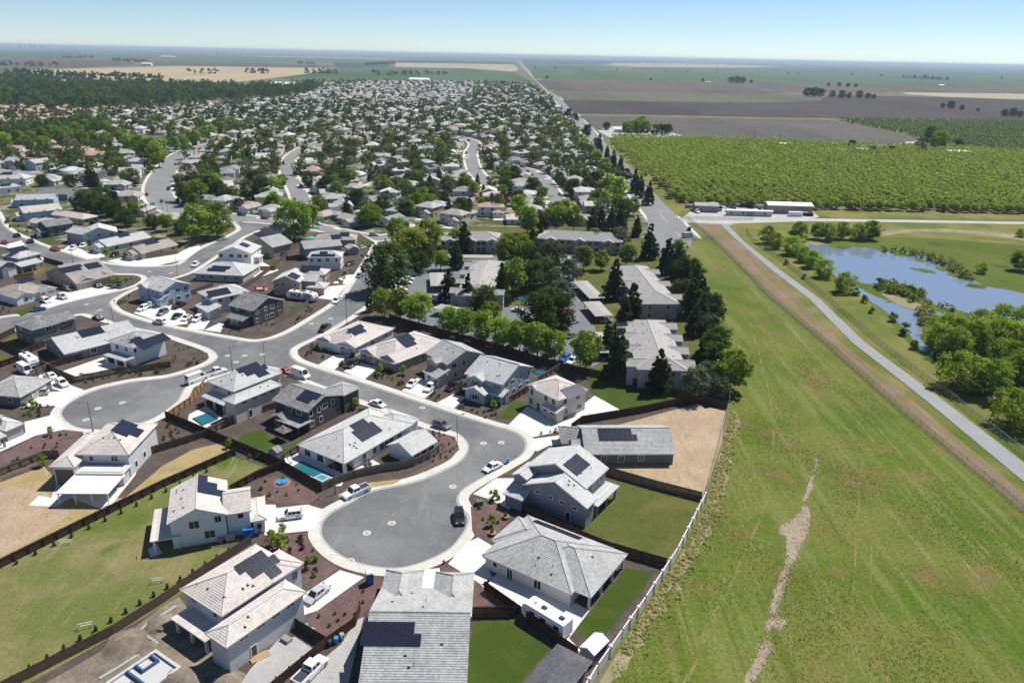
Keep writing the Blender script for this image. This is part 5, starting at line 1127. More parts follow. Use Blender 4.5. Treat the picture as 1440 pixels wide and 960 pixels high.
h = House('grey two-storey house with black solar strip and white back porch', P_(150, 322), P_(355, 275), 5.2, wall='slate', roof='roof_light'); v = h.vol(P_(150, 322), P_(355, 275), 10, 5.2, 'hip', .36); h.rows(v, 'n', 3, 1, z1=4); h.solar(v, 'n', P_(150, 245), [(0, 7), (0, 7)]); w = h.vol(P_(165, 390), P_(375, 348), 4, 2.8, 's', .25, porch={'n': 2.5}); u = h.vol(P_(-20, 385), P_(165, 362), 10, 4.8, 'G', .4); h.garage(u, 'n', .7, 3)
# the row behind the long left street, seen end-on
for lab, a, b, d, z, k, wl, rf, so in [
 ('tan one-storey house at the wide white corner pavement', Q_(172, 158), Q_(486, 84), 11, 2.8, 'g', 'tan', 'roof_tan', (Q_(250, 62), [(0, 6), (0, 6)])),
 ('white one-storey house left of the corner house, solar on its slope', P_(905, 222), P_(1282, 142), 11, 2.8, 'g', 'light_grey', 'roof_light', (P_(1045, 120), [(0, 6), (0, 5)])),
 ('blue-grey two-storey house with sharp white gable in the left row', S_(684, 602), S_(992, 578), 11, 4.8, 'G', 'blue_grey', 'roof_light', None),
 ('grey two-storey house just left of the sharp white gable', S_(545, 575), S_(690, 600), 9, 4.9, 'g', 'slate', 'roof_light', None),
 ('dark slate two-storey house in the middle of the left row', S_(390, 535), S_(620, 500), 10, 5.0, 'g', 'charcoal', 'roof_slate', None),
 ('beige-roofed low house behind the hedge in the left row', S_(245, 495), S_(425, 520), 10, 2.8, 'hip', 'beige', 'roof_beige', None),
 ('pale blue house with pink-beige roof in the left row', S_(195, 420), S_(530, 385), 12, 4.2, 'g', 'pale_blue', 'roof_beige', None),
 ('pale blue gabled house further up the left row', S_(120, 310), S_(455, 300), 11, 4.2, 'g', 'pale_blue', 'roof_light', None),
 ('wide grey-roofed house at the top of the left row', S_(300, 255), S_(565, 260), 13, 3.6, 'g', 'slate', 'roof_slate', None),
 ('white house with black solar panels near the left edge above the row', S_(-60, 130), S_(215, 130), 11, 4.0, 'hip', 'white', 'roof_beige', (S_(60, 85), [(0, 6), (0, 6)])),
 ('white solar-roofed house below another at the left edge', S_(-60, 215), S_(185, 190), 10, 3.6, 'hip', 'white', 'roof_light', (S_(50, 180), [(0, 6), (0, 5)])),
 ('tan-roofed house behind the dark slate house', S_(430, 430), S_(700, 470), 9, 3.0, 'hip', 'beige', 'roof_beige', None)]:
    h = House(lab, a, b, z, wall=wl, roof=rf); v = h.vol(a, b, d, z, k, .38); h.rows(v, 'n', 3, 1 if z < 4 else 2, dz=2.5); h.rows(v, 'rt', 2)
    if so: h.solar(v, 'n', so[0], so[1])
    q = h.vol(0, 0, 0, 2.7, 'G', .42, local=(-2.6, 1.5, 3, 7.5, 'x0')) if k != 'G' else None
    if q: h.garage(q, 'n', .5)
# sheds
g = House('metal shed with shiny white gable roof against the pale wall', B2(808, 540), B2(925, 608), 2.2, name='shed', wall='slate', roof='white_metal', cat='shed', detail=1); g.vol(B2(808, 535), B2(935, 608), B2(1042, 470), 2.2, 'G', .5, oh=.12)
g = House('dark shingle hip roof of the shed at the lower edge by the wall', B2(330, 855), B2(800, 880), 2.7, name='outbuilding', wall='beige', roof='roof_shingle', cat='outbuilding', detail=1); l = [g.loc(B2(622, 505), 2.7), g.loc(B2(918, 650), 2.7)]
l0 = g.loc(B2(622, 505), 2.7); l1 = g.loc(B2(918, 652), 2.7)
bpy.data.objects.remove(g.root)
g = House('dark shingle hip roof of the shed at the lower edge by the wall', B2(918, 652), B2(622, 505), 2.7, name='outbuilding', wall='beige', roof='roof_shingle', cat='outbuilding', detail=1); g.vol(B2(918, 652), B2(622, 505), 10.5, 2.7, 'hip', .36)
g = House('tiny grey play shed on the lawn by the charcoal house', K_(640, 850), K_(715, 880), 1.3, name='shed', wall='light_grey', roof='roof_slate', cat='shed', detail=1); g.vol(K_(640, 850), K_(715, 880), 1.8, 1.3, 'G', .6, oh=.1)

for lab, p, ang, two, wl, rf in [('grey low house between the palms and the avenue', (168, 264), .1, 0, 'grey', 'roof_grey'), ('pink-tan roofed house in the gardens behind the left row', (152, 279), -.1, 0, 'beige', 'roof_beige'), ('pale house half hidden by garden trees near the avenue kerb', (182, 280), .2, 0, 'white', 'roof_tan'), ('grey-roofed low house beside the palm trees', (196, 300), .0, 0, 'taupe', 'roof_grey'), ('low tan house behind the palms by the avenue bend', (236, 312), .1, 0, 'tan', 'roof_tan'), ('teal-grey roofed low house above the left row', (75, 258), -.1, 0, 'light_grey', 'roof_grey')]:
    h = House(lab, p, p, 0, wall=wl, roof=rf, detail=1, ang=ang, gz=.13); v = h.vol(0, 0, 0, 5 if two else 2.8, 'hip', .4, local=(-7.5, -5.5, 7.5, 5.5, 'y0')); w = h.vol(0, 0, 0, 2.75, 'G', .4, local=(1.5, -8.5, 7, 2, 'y0')); h.rows(v, 'n', 3); h.garage(w, 'n', .5)
# ================================================================== APARTMENTS
def apartment(label, a, b, d, z=5.6, side=3, wings=True, roof='roof_apartment'):
    h = House(label, a, b, z, name='apartment_building', wall='apt', roof=roof, cat='apartment building', detail=2)
    v = h.vol(a, b, d, z, 'hip', .34, oh=.6); x0, y0, x1, y1 = v['r']; L = y1-y0; Wd = x1-x0
    if L > Wd:
        h.win(v, 'n', [(.25, 4.2, 1.0, 1.5), (.75, 4.2, 1.0, 1.5), (.25, 1.4, 1.0, 1.5), (.75, 1.4, 1.0, 1.5)])
        for i in range(side):
            y = y0+L*(i+.5)/side
            h.vol(0, 0, 0, z-.1, 'G', .34, oh=.4, local=(x0-2.6, y-3, x0+4, y+3, 'x0')); h.vol(0, 0, 0, z-.1, 'G', .34, oh=.4, local=(x1-4, y-3, x1+2.6, y+3, 'x1'))
            h.rows(h.vols[-2], 'n', 2, 2); h.rows(h.vols[-1], 'n', 2, 2)
    else:
        for i in range(side):
            x = x0+Wd*(i+.5)/side; w = h.vol(0, 0, 0, z-.1, 'G', .4, oh=.4, local=(x-2.6, y0-1.6, x+2.6, y0+4, 'y0')); h.rows(w, 'n', 1, 2, w=1.5, h=1.6); h.win(v, 'n', [((i+.12)/side, 4.2, 1.6, 1.6), ((i+.88)/side, 4.2, 1.6, 1.6), ((i+.12)/side, 1.5, 1.6, 1.9), ((i+.88)/side, 1.5, 1.6, 1.9)])
    for sd in ('rt', 'lt'): h.vents(v, sd, 9) if v[sd] in v['pl'] else None
    return h
apartment('long apartment building with hip roof nearest the meadow and the dark fence', X_(455, 475), X_(885, 490), X_(470, 55), side=4)
apartment('apartment building with ridged roof standing behind the nearest one', V_(715, 525), V_(1058, 525), V_(560, 205), side=3)
apartment('apartment building with pale roof among trees in the middle of the lot', U_(480, 690), U_(822, 705), U_(530, 395), side=4)
apartment('two-storey apartment building at the back left of the parking lot', U_(350, 228), U_(878, 230), 15, side=3)
apartment('two-storey apartment building at the back right of the parking lot', (755, 335), (876, 341), 15, side=3)
def carport(label, a, b, d, z=2.5):
    h = House(label, a, b, z, name='carport', roof='roof_apartment', cat='carport', detail=1, trim='trim_tan'); v = h.vol(a, b, d, z, 'hip', .16, wall=False); x0, y0, x1, y1 = v['r']
    n = max(2, int((x1-x0)/5)+1); m = max(2, int((y1-y0)/5)+1)
    for i in range(n):
        for j in range(m):
            x, y = x0+.6+(x1-x0-1.2)*i/(n-1), y0+.6+(y1-y0-1.2)*j/(m-1); MB().box(x-.08, y-.08, 0, x+.08, y+.08, z-.2).build('post', 'trim_tan', h.root)
carport('long flat carport in front of the back left apartments', U_(345, 372), U_(800, 376), 5)
carport('carport with tan roof in the middle of the left parking aisle', U_(272, 612), U_(396, 610), U_(290, 500))
carport('carport half hidden by the trees along the dark fence', U_(285, 800), U_(610, 862), 5.5)
carport('upper tan carport beside the right parking aisle', V_(295, 478), V_(428, 472), V_(240, 328))
carport('middle tan carport beside the right parking aisle', V_(342, 628), V_(494, 622), V_(318, 502))
carport('lower carport beside the long apartment building', V_(355, 935), V_(482, 935), V_(365, 760))
carport('short carport before the back right apartments', V_(30, 150), V_(150, 152), 5)
# ================================================================== THE OLDER TOWN
ROOFW = [('roof_tan', 'tan', 32), ('roof_beige', 'beige', 8), ('roof_grey', 'grey', 28), ('roof_light', 'pale-grey', 6), ('roof_brown', 'brown', 6), ('roof_slate', 'dark-grey', 10), ('roof_pink', 'pinkish', 2)]
WALLW = ['white', 'cream', 'white', 'beige', 'light_grey', 'grey', 'taupe', 'blue_grey', 'white', 'light_grey']
WN = dict(white='white', cream='cream', beige='beige', light_grey='pale-grey', grey='grey', taupe='taupe', blue_grey='bluish', tan='tan')
def ordinal(n): return str(n) + ('th' if 10 <= n % 100 <= 20 else {1: 'st', 2: 'nd', 3: 'rd'}.get(n % 10, 'th'))
PHRASE = ['the wide curving avenue', 'the bent mid-left street', 'the street behind apartments', 'the hooked lane in mid town', 'the street behind new houses', 'the far left side street', 'the short lane in mid town', 'the street by the park', 'the distant cross street', 'the farthest cross street', 'the arterial road']
def px_of(p, z=0):
    dz = z-CAM_H; cy = math.cos(PITCH)*p[1]-math.sin(PITCH)*dz; v2 = (math.sin(PITCH)*p[1]+math.cos(PITCH)*dz)/cy*FPX; u2 = p[0]/cy*FPX
    c, s = math.cos(ROLL), math.sin(ROLL); return 720+c*u2+s*v2, 480-(-s*u2+c*v2)
def near_street(q):
    best = None
    for k, (P, w) in enumerate(LINES):
        for i in range(len(P)-1):
            a, b = P[i], P[i+1]; ab = b-a; t = max(0, min(1, (q-a).dot(ab)/max(1e-6, ab.length_squared))); d = (a+ab*t-q).length-w/2
            if best is None or d < best[0]: best = (d, k, math.atan2(ab.y, ab.x))
    return best
TOWN = [g2(p) for p in [(-260, 300), (-260, 165), (-100, 133), (0, 122), (330, 118.5), (560, 115.5), (741, 119), (796, 163), (862, 232), (908, 292), (880, 316), (575, 314), (555, 326), (340, 304), (252, 292), (222, 288), (202, 262), (120, 262), (40, 244), (-60, 240)]]
NOTOWN = [[g2(p) for p in q] for q in ([(160, 215), (170, 195), (206, 188), (244, 193), (240, 212)], [(-300, 205), (0, 207), (100, 203), (160, 190), (150, 176), (60, 172), (0, 180), (-300, 180)], [(-300, 156), (-60, 150), (60, 152), (140, 157), (260, 152), (400, 140), (460, 124), (390, 116), (330, 118), (-100, 122), (-300, 130)])]
lots = []; cell = {}
def try_lot(q, ang, need=15.5):
    if not inside(q, TOWN) or any(inside(q, P) for P in NOTOWN): return False
    i, j = int(q.x//20), int(q.y//20)
    for a in (-1, 0, 1):
        for b in (-1, 0, 1):
            for o in cell.get((i+a, j+b), ()):
                if (o-q).length < need: return False
    cell.setdefault((i, j), []).append(q); lots.append((q, ang)); return True
rl = random.Random(11)
for k, (P, w) in enumerate(LINES[:-1]):
    acc = 0
    for a, b in zip(P, P[1:]):
        L = (b-a).length; d = (b-a)/max(L, 1e-6); n = Vector((-d.y, d.x))
        while acc < L:
            for s in (-1, 1):
                q = a+d*acc+n*s*(w/2+12+rl.uniform(-1, 1))
                if near_street(q)[0] > 8: try_lot(q, math.atan2(d.y, d.x))
            acc += 16
        acc -= L
AA = math.atan2((AP[8]-AP[2]).y, (AP[8]-AP[2]).x)
ca, sa = math.cos(AA), math.sin(AA)
for i in range(-175, 95):
    for j in range(0, 162):
        u, v = i*16, 300+j*17.5+(i % 3)*2
        bend = 18*math.sin(v*.011+u*.004)
        if j % 3 == 2 and j > 60: continue
        q = Vector((ca*v-sa*(u+bend), sa*v+ca*(u+bend)))+Vector((rl.uniform(-2, 2), rl.uniform(-2, 2)))
        if not (200 < q.y < 2700): continue
        if q.y < 900:
            ns = near_street(q)
            if ns[0] < 10: continue
            try_lot(q, ns[2] if ns[0] < 60 else AA, 15.5)
        else: try_lot(q, AA+rl.choice((0, math.pi/2)), 15)
lots.sort(key=lambda l: l[0].y+abs(l[0].x)*.2)
def visible(q, m=40): x, y = px_of(q); return -m < x < 1440+m
lots = [l for l in lots if visible(l[0])]
near, far = lots[:235], lots[235:]
recs = []
for q, ang in near:
    rf, rn, _ = rl.choices(ROOFW, [w for *_, w in ROOFW])[0]
    if px_of(q)[0] < 140 and q.y > 560: rf, rn = 'roof_pink', 'pinkish'
    recs.append((near_street(q), q, ang, rf, rn, rl.choice(WALLW), rl.random() < .42))
byst = {}
for r in recs: byst.setdefault(r[0][1], []).append(r)
for k, L in byst.items():
    L.sort(key=lambda r: px_of(r[1])[0])
    for n, (ns, q, ang, rf, rn, wl, two) in enumerate(L):
        lab = f"{WN[wl]} {'two' if two else 'one'}-storey house, {rn} roof, {ordinal(n+1)} from left near {PHRASE[k]}".replace('storey house, ', 'storey house, ')
        z = 5.1 if two else 2.8; flip = rl.random() < .5; ang2 = ang+(math.pi/2 if flip else 0)
        if math.cos(ang2) < -.1: ang2 += math.pi
        h = House(lab, px_of(q), px_of(q), 0, wall=wl, roof=rf, detail=1, ang=ang2, gz=.1, group='houses of the older town')
        Lx, Wy = rl.uniform(12, 15), rl.uniform(9, 11)
        v = h.vol(0, 0, 0, z, rl.choice(('hip', 'hip', 'g')), .4, local=(-Lx/2, -Wy/2, Lx/2, Wy/2, 'y0'))
        w = h.vol(0, 0, 0, rl.choice((2.8, z)), rl.choice(('hip', 'G')), .4, local=(Lx/2-7, -Wy/2-3.5, Lx/2-.5, Wy/2-2, 'y0'))
        for sd, c in (('n', 2), ('rt', 1), ('lt', 1)):
            for s in range(2 if two else 1):
                for i in range(c):
                    (x, y), sq = h.wallpt(v, sd, (i+.4)/c*.75); kk = 'winfar'
                    if kk not in MC: MC[kk] = MB().box(-.8, -.05, -.75, .8, 0, .75, 0).box(-.65, -.08, -.6, .65, -.05, .6, 1).mesh('window', ['trim_white', 'glass'])
                    ob('window', MC[kk], h.root, (x, y, 1.5+2.6*s), ROTS[sq])
        h.garage(w, 'n', .5, 4.6)
        MB().box(w['w'][0]+.2, w['w'][1]-6.5, -.02, w['w'][2]-.2, w['w'][1], .03).build('driveway', 'concrete', h.root)
        if rl.random() < .16 and v['n'] in v['pl']: h.solar(v, 'n', px_of(q, z+1.0), [(0, 5), (0, 5)])
# every further house of the town as one mass
fm = {}
mats_f = [r[0] for r in ROOFW]+['wall_cream', 'wall_white', 'wall_beige', 'wall_grey', 'trim_dark']; V = []; F3 = []; MI = []; F4 = []
hm = MB()
for q, ang in far:
    rf = rl.choices(range(len(ROOFW)), [w for *_, w in ROOFW])[0]
    if px_of(q)[0] < 140: rf = 6 if rl.random() < .8 else 0
    wi = 7+rl.randrange(4); z = 5.0 if rl.random() < .45 else 2.8; c, s = math.cos(ang), math.sin(ang); L, Wd = rl.uniform(6, 8), rl.uniform(4.8, 6)
    def T(x, y, zz): return (q.x+c*x-s*y, q.y+s*x+c*y, zz)
    hm.add([T(-L+.4, -Wd+.4, 0), T(L-.4, -Wd+.4, 0), T(L-.4, Wd-.4, 0), T(-L+.4, Wd-.4, 0), T(-L+.4, -Wd+.4, z), T(L-.4, -Wd+.4, z), T(L-.4, Wd-.4, z), T(-L+.4, Wd-.4, z)], [(0, 1, 5, 4), (1, 2, 6, 5), (2, 3, 7, 6), (3, 0, 4, 7)], wi)
    zr = z+Wd*.42; hm.add([T(-L, -Wd, z-.05), T(L, -Wd, z-.05), T(L, Wd, z-.05), T(-L, Wd, z-.05), T(-L+Wd*.9, 0, zr), T(L-Wd*.9, 0, zr)], [(0, 1, 5, 4), (1, 2, 5), (2, 3, 4, 5), (3, 0, 4), (3, 2, 1, 0)], rf)
    if q.y < 1100:
        for x in (-L*.5, L*.3): hm.add([T(x-.7, -Wd+.36, z-1.9), T(x+.7, -Wd+.36, z-1.9), T(x+.7, -Wd+.36, z-.7), T(x-.7, -Wd+.36, z-.7)], [(0, 1, 2, 3)], 11)
        x = L*.4; hm.add([T(x-3, -Wd-2.5, 2.7), T(x+3, -Wd-2.5, 2.7), T(x+3, 0, 2.7), T(x-3, 0, 2.7), T(x, -Wd-2.5, 4), T(x, 0, 4)], [(0, 4, 5, 3), (1, 2, 5, 4)], rf); hm.add([T(x-2.7, -Wd-2.3, 0), T(x+2.7, -Wd-2.3, 0), T(x+2.7, -Wd-2.3, 2.7), T(x, -Wd-2.3, 3.9), T(x-2.7, -Wd-2.3, 2.7)], [(0, 1, 2, 3, 4)], wi)
hm.build('distant_houses', mats_f, label='mass of small tan and grey roofed houses filling the far town', cat='houses', kind='stuff')
LOTS = lots
# faint far towers, barns and farmsteads
for i, (x, w, ht) in enumerate([(33, 60, 95), (39, 45, 70), (46, 50, 110), (52, 60, 60), (61, 50, 90), (64, 40, 65)]):
    p = Vector((0, 0)); yy = 24000; b = g2((x, 78)); d = b.normalized(); q = d*yy
    root = MB().box(-w/2, -w/2, 0, w/2, w/2, ht).box(-w/4, -w/4, ht, w/4, w/4, ht+10).build('office_tower', 'wall_light_grey', loc=(q.x, q.y, 0), scale=.95, label='faint high-rise tower on the far left horizon', cat='tower', group='skyline on the far left horizon')
for lab, p, L, Wd, z, wl, rf in [
 ('white barn with bright domed roof beyond the wheat field', (207, 92.5), 46, 26, 9, 'white', 'white_metal'), ('long white shed by the far green fields', (236, 81), 120, 30, 8, 'white', 'white_metal'),
 ('white barn roof among the trees of the near farm', (873, 186), 16, 11, 4, 'white', 'white_metal'), ('pale low building beside the wheat at upper left', (85, 118.5), 60, 25, 6, 'white', 'white_metal'),
 ('long pale school roof at the edge of the far town', (398, 123), 90, 34, 7, 'light_grey', 'white_metal'), ('white warehouse at the far right edge of the town', (590, 115.8), 60, 30, 8, 'white', 'white_metal'),
 ('small white farm shed on the left of the right-hand farmyard', (1103, 206.5), 11, 8, 3.2, 'white', 'white_metal'), ('grey farm shed with dark roof beside the orchard top', (1166, 206.5), 13, 9, 3.6, 'light_grey', 'roof_slate'),
 ('long low farmhouse in the right-hand farmyard', (1240, 209), 26, 9, 3, 'grey', 'roof_grey'), ('pale farmhouse in front of the large brown tree', (1284, 205.5), 22, 9, 3.2, 'white', 'roof_light'), ('small white farm cottage left of the brown tree', (1212, 214), 13, 8, 3, 'white', 'white_metal'),
 ('white farm outbuilding at the edge of the orchard', (1345, 216.5), 24, 10, 2.6, 'white', 'white_metal'), ('small white house on the far green plain', (995, 117.5), 20, 14, 4, 'white', 'roof_light'), ('far white barn beside the field road', (1323, 122), 22, 14, 5, 'white', 'white_metal'),
 ('grey workshop in the gravel yard by the orchard', (992, 296), 14, 10, 3.6, 'slate', 'roof_tan'), ('long pale container office in the gravel yard', (1053, 303), 26, 3.4, 2.9, 'light_grey', 'white_metal'), ('large pale shed at the right end of the gravel yard', (1107, 298), 26, 11, 4.6, 'taupe', 'white_metal')]:
    far_ = p[1] < 130
    h = House(lab, p, p, 0, name='farm_building' if p[1] < 280 else 'yard_building', wall=wl, roof=rf, detail=1, ang=RNG.uniform(-.12, .12), gz=.1 if p[1] > 280 else .3, cat='building')
    v = h.vol(0, 0, 0, z, 'g', .3 if far_ else .22, local=(-L/2, -Wd/2, L/2, Wd/2, 'y0'))
    if not far_: h.rows(v, 'n', max(2, int(L/6))); h.garage(v, 'n', .5, 3.6, 'door_grey')
# ================================================================== TREES
def T1(kind, px, py, h, label, wide=1.0, group=None): return tree(kind, (px, py), h, label, group, wide)
T1('dark', 545, 410, 17.5, 'huge dark round tree overhanging the bend of the street', 1.1)
T1('bright', 577, 372, 15, 'large yellow-green tree behind the huge dark tree', 1.15); T1('green', 603, 356, 14, 'large green tree left of the back apartments', 1.15); T1('green', 560, 346, 12, 'mid green tree at the top of the street bend', 1.1)
T1('bright', 280, 342, 17, 'big bright green tree at the upper street corner, left of a pair', 1.05); T1('big', 306, 334, 16, 'big bright green tree at the upper street corner, right of a pair', 1.0)
T1('big', 415, 337, 18, 'big round green tree behind the house with shade sail', .95); T1('green', 440, 320, 11, 'green tree to the right of the big round one'); T1('column', 521, 438, 8.5, 'slim dark cypress at the street edge')
T1('bright', 541, 447, 9.5, 'leafy light green tree beside the slim cypress', 1.1)
FR = [(563, 450), (589, 458), (632, 470), (650, 475), (680, 483), (707, 490), (730, 497), (755, 503), (779, 508)]
for i, (x, y) in enumerate(FR): T1('bright' if i % 3 else 'green', x, y, RNG.uniform(9, 11), f'light green parking tree, {ordinal(i+1)} from left behind the long dark fence', 1.05, 'trees along the long dark fence')
T1('green', 823, 521, 11, 'green tree at the right end of the row behind the long fence', .95)
CON = [(868, 533, 14.5, 1.2), (925, 551, 12, 1.15), (863, 421, 15, 1), (887, 473, 17.5, 1), (877, 478, 14, 1.1), (853, 500, 11, 1), (937, 384, 15, 1.15), (953, 378, 11, 1), (985, 435, 12, 1.1), (972, 445, 14, 1.2), (975, 472, 11, 1.2), (912, 364, 16, 1), (895, 333, 11, 1.1), (872, 327, 14, 1.1), (845, 326, 13, 1), (832, 325, 12, 1), (859, 324, 13, 1),
       (653, 358, 15, 1.1), (642, 378, 12, 1.1), (632, 424, 12, 1.2), (658, 434, 13, 1), (677, 425, 8, .9), (705, 428, 15, .8), (748, 352, 13, .9), (982, 528, 11, 1.2), (947, 392, 12, 1.1), (958, 393, 12, 1.1), (977, 418, 13, 1.1), (991, 447, 11, 1.1), (964, 408, 12, 1.1), (1003, 485, 9, 1.2), (986, 462, 12, 1), (1008, 512, 8, 1.2), (760, 345, 10, 1)]
for i, (x, y, hh, w) in enumerate(sorted(CON)): T1('conifer', x, y, hh, f'dark conifer among the apartments, {ordinal(i+1)} from the left', w*1.05, 'conifers around the apartments')
BR = [('green', 715, 379, 14), ('green', 720, 415, 13), ('dark', 743, 409, 11), ('dark', 765, 402, 10), ('olive', 777, 379, 11), ('olive', 777, 419, 10), ('dark', 683, 444, 10), ('dark', 768, 452, 11), ('olive', 786, 436, 10), ('dark', 757, 466, 12), ('dark', 790, 458, 10), ('green', 820, 380, 10), ('green', 880, 374, 9), ('olive', 870, 352, 10),
      ('dark', 965, 402, 11), ('dark', 996, 455, 10), ('olive', 997, 472, 7), ('dark', 1005, 500, 9), ('bright', 1026, 548, 11), ('olive', 977, 562, 8.5), ('olive', 1010, 564, 6.5), ('dark', 600, 372, 9), ('green', 640, 352, 9), ('green', 742, 329, 13), ('plum', 762, 327, 10), ('green', 782, 325, 12), ('green', 806, 325, 12), ('green', 690, 455, 7), ('dark', 1000, 520, 8), ('dark', 742, 385, 11), ('olive', 800, 398, 9), ('dark', 957, 430, 9), ('green', 735, 372, 12), ('green', 845, 380, 8), ('green', 835, 350, 9), ('bright', 620, 380, 8), ('dark', 590, 385, 8), ('olive', 990, 540, 6), ('dark', 1013, 530, 7), ('green', 955, 360, 7)]
KW = dict(green='mid green', dark='dark leafy', olive='grey-green', bright='light green', plum='purple-leaved', conifer='dark conifer', willow='bushy green', big='big green', column='slim cypress', young='young', palm='palm')
for i, (k, x, y, hh) in enumerate(sorted(BR, key=lambda r: r[1])): T1(k, x, y, hh, f'{KW[k]} tree in the apartment grounds, {ordinal(i+1)} from the left', 1.05, 'leafy trees around the apartments')
PD = [(1078, 342, 8, 1), (1089, 349, 7, 1), (1122, 338, 8.5, 1.1), (1113, 358, 8, 1.05), (1130, 368, 6.5, 1), (1141, 376, 7, 1), (1158, 390, 7, 1.05), (1187, 411, 7.5, 1), (1150, 336, 8, 1), (1164, 338, 8, 1), (1182, 336, 8, 1), (1205, 337, 8, 1), (1222, 337, 9, 1.1), (1379, 384, 4.5, 1), (1434, 380, 8.5, 1.1), (1318, 492, 8, 1.1), (1350, 546, 9.5, 1.25), (1388, 556, 9.5, 1.25), (1428, 600, 9, 1.2), (1340, 506, 9, 1.1), (1365, 498, 10, 1), (1392, 490, 10, 1.1), (1420, 492, 9, 1.1), (1445, 505, 10, 1.1), (1440, 545, 10, 1.2), (1410, 520, 9, 1.1), (1435, 333, 4, 1.2), (1378, 470, 8, 1), (1408, 462, 8, 1), (1440, 470, 9, 1.1), (1345, 476, 7, 1), (1325, 470, 7, 1.1)]
for i, (x, y, hh, w) in enumerate(sorted(PD)): T1('willow' if i % 3 else 'big', x, y, hh, f'bushy green tree on the pond bank, {ordinal(i+1)} from the left', w, 'trees around the pond')
AR = [('conifer', 842, 216, 17), ('conifer', 862, 241, 16), ('conifer', 872, 247, 15), ('conifer', 892, 271, 16), ('conifer', 900, 278, 14), ('conifer', 912, 288, 14), ('conifer', 853, 226, 13), ('dark', 826, 192, 12), ('plum', 838, 208, 9), ('plum', 880, 256, 9), ('green', 775, 168, 13), ('green', 784, 176, 12), ('bright', 795, 187, 13), ('green', 807, 197, 12), ('bright', 820, 213, 12), ('green', 829, 222, 11), ('bright', 838, 232, 12), ('green', 850, 247, 12), ('bright', 858, 276, 13), ('bright', 870, 282, 14), ('green', 843, 260, 10), ('dark', 800, 166, 12), ('dark', 808, 172, 11), ('green', 866, 296, 9), ('dark', 878, 306, 10), ('green', 890, 303, 9), ('dark', 762, 150, 13), ('dark', 770, 158, 12)]
for i, (k, x, y, hh) in enumerate(sorted(AR, key=lambda r: r[1])): T1(k, x, y, hh, f"{KW[k]}{'' if k == 'conifer' else ' tree'} beside the straight arterial road, {ordinal(i+1)} from the left", 1.05, 'trees along the arterial road')
AV = [(10, 212), (28, 209), (46, 206), (62, 203), (78, 201), (94, 198), (110, 194), (122, 189), (135, 184), (150, 190), (160, 199), (176, 206), (214, 229), (224, 236), (246, 214), (256, 210), (266, 204), (276, 204), (288, 198), (300, 196), (312, 190), (326, 186), (133, 205), (90, 210), (38, 214), (62, 214), (118, 208), (150, 210), (182, 211), (194, 213)]
for i, (x, y) in enumerate(sorted(AV)): T1(('bright', 'green', 'big')[i % 3], x, y, RNG.uniform(12, 15) if y < 225 else 18, f'green avenue tree by the park, {ordinal(i+1)} from the left', 1.0, 'trees by the park and avenue')
LB = [('dark', 120, 296, 10), ('dark', 135, 300, 11), ('conifer', 128, 262, 14), ('conifer', 135, 266, 13), ('conifer', 163, 290, 11), ('dark', 150, 305, 10), ('dark', 165, 312, 10), ('dark', 180, 318, 8), ('green', 190, 306, 8), ('dark', 100, 265, 8), ('dark', 60, 262, 7), ('green', 235, 325, 8), ('dark', 215, 322, 7), ('olive', 190, 262, 9), ('dark', 148, 290, 10), ('green', 275, 288, 13), ('dark', 320, 285, 8), ('green', 250, 262, 7), ('dark', 255, 330, 7)]
for i, (k, x, y, hh) in enumerate(sorted(LB, key=lambda r: r[1])): T1(k, x, y, hh, f"{KW[k]}{'' if k == 'conifer' else ' tree'} in the gardens behind the left row, {ordinal(i+1)} from the left", 1.15, 'garden trees behind the left row')
for i, (x, y) in enumerate([(203, 312), (208, 310), (230, 303), (237, 305), (755, 283), (743, 268), (748, 262)]): T1('palm', x, y, 9, f'tall thin palm, {ordinal(i+1)} from the left in the town', 1, 'palms in the town')
# farm and field trees
FT = [('big', 897, 190, 17), ('big', 884, 190, 15), ('green', 908, 191, 15), ('bright', 900, 184, 16), ('dark', 920, 190, 11), ('dark', 930, 189, 11), ('dark', 938, 189, 11), ('dark', 853, 183, 9), ('big', 1318, 211, 18), ('dark', 1308, 197, 15), ('olive', 1295, 210, 12), ('dark', 1347, 209, 10), ('dark', 1197, 209, 8), ('dark', 1226, 216, 7), ('dark', 1253, 216, 7), ('olive', 1296, 216, 8),
      ('dark', 1135, 136, 20), ('dark', 1145, 136.5, 22), ('dark', 1153, 137, 20), ('dark', 1170, 137, 15), ('dark', 1183, 138, 17), ('dark', 1194, 138.5, 13), ('dark', 1208, 138.5, 18), ('dark', 1220, 139, 13), ('dark', 1228, 139.5, 11), ('dark', 1325, 152, 9), ('dark', 1337, 153, 14), ('dark', 1352, 155, 9), ('dark', 1375, 157, 6), ('dark', 1412, 164, 12), ('dark', 1424, 164, 14), ('dark', 1434, 165, 10),
      ('dark', 1028, 117, 22), ('dark', 1036, 117.4, 24), ('dark', 1044, 117.4, 22), ('dark', 988, 115, 12), ('dark', 1056, 117.4, 12), ('dark', 769, 111, 11), ('dark', 915, 113.5, 10), ('dark', 1165, 121.5, 12), ('dark', 1180, 122, 14), ('dark', 1192, 123, 14), ('dark', 1203, 123, 12)]
for i, (k, x, y, hh) in enumerate(sorted(FT, key=lambda r: r[1])): T1(k, x, y, hh, f'{KW[k]} tree standing in the farm fields, {ordinal(i+1)} from the left', 1.15, 'farm trees on the plain')
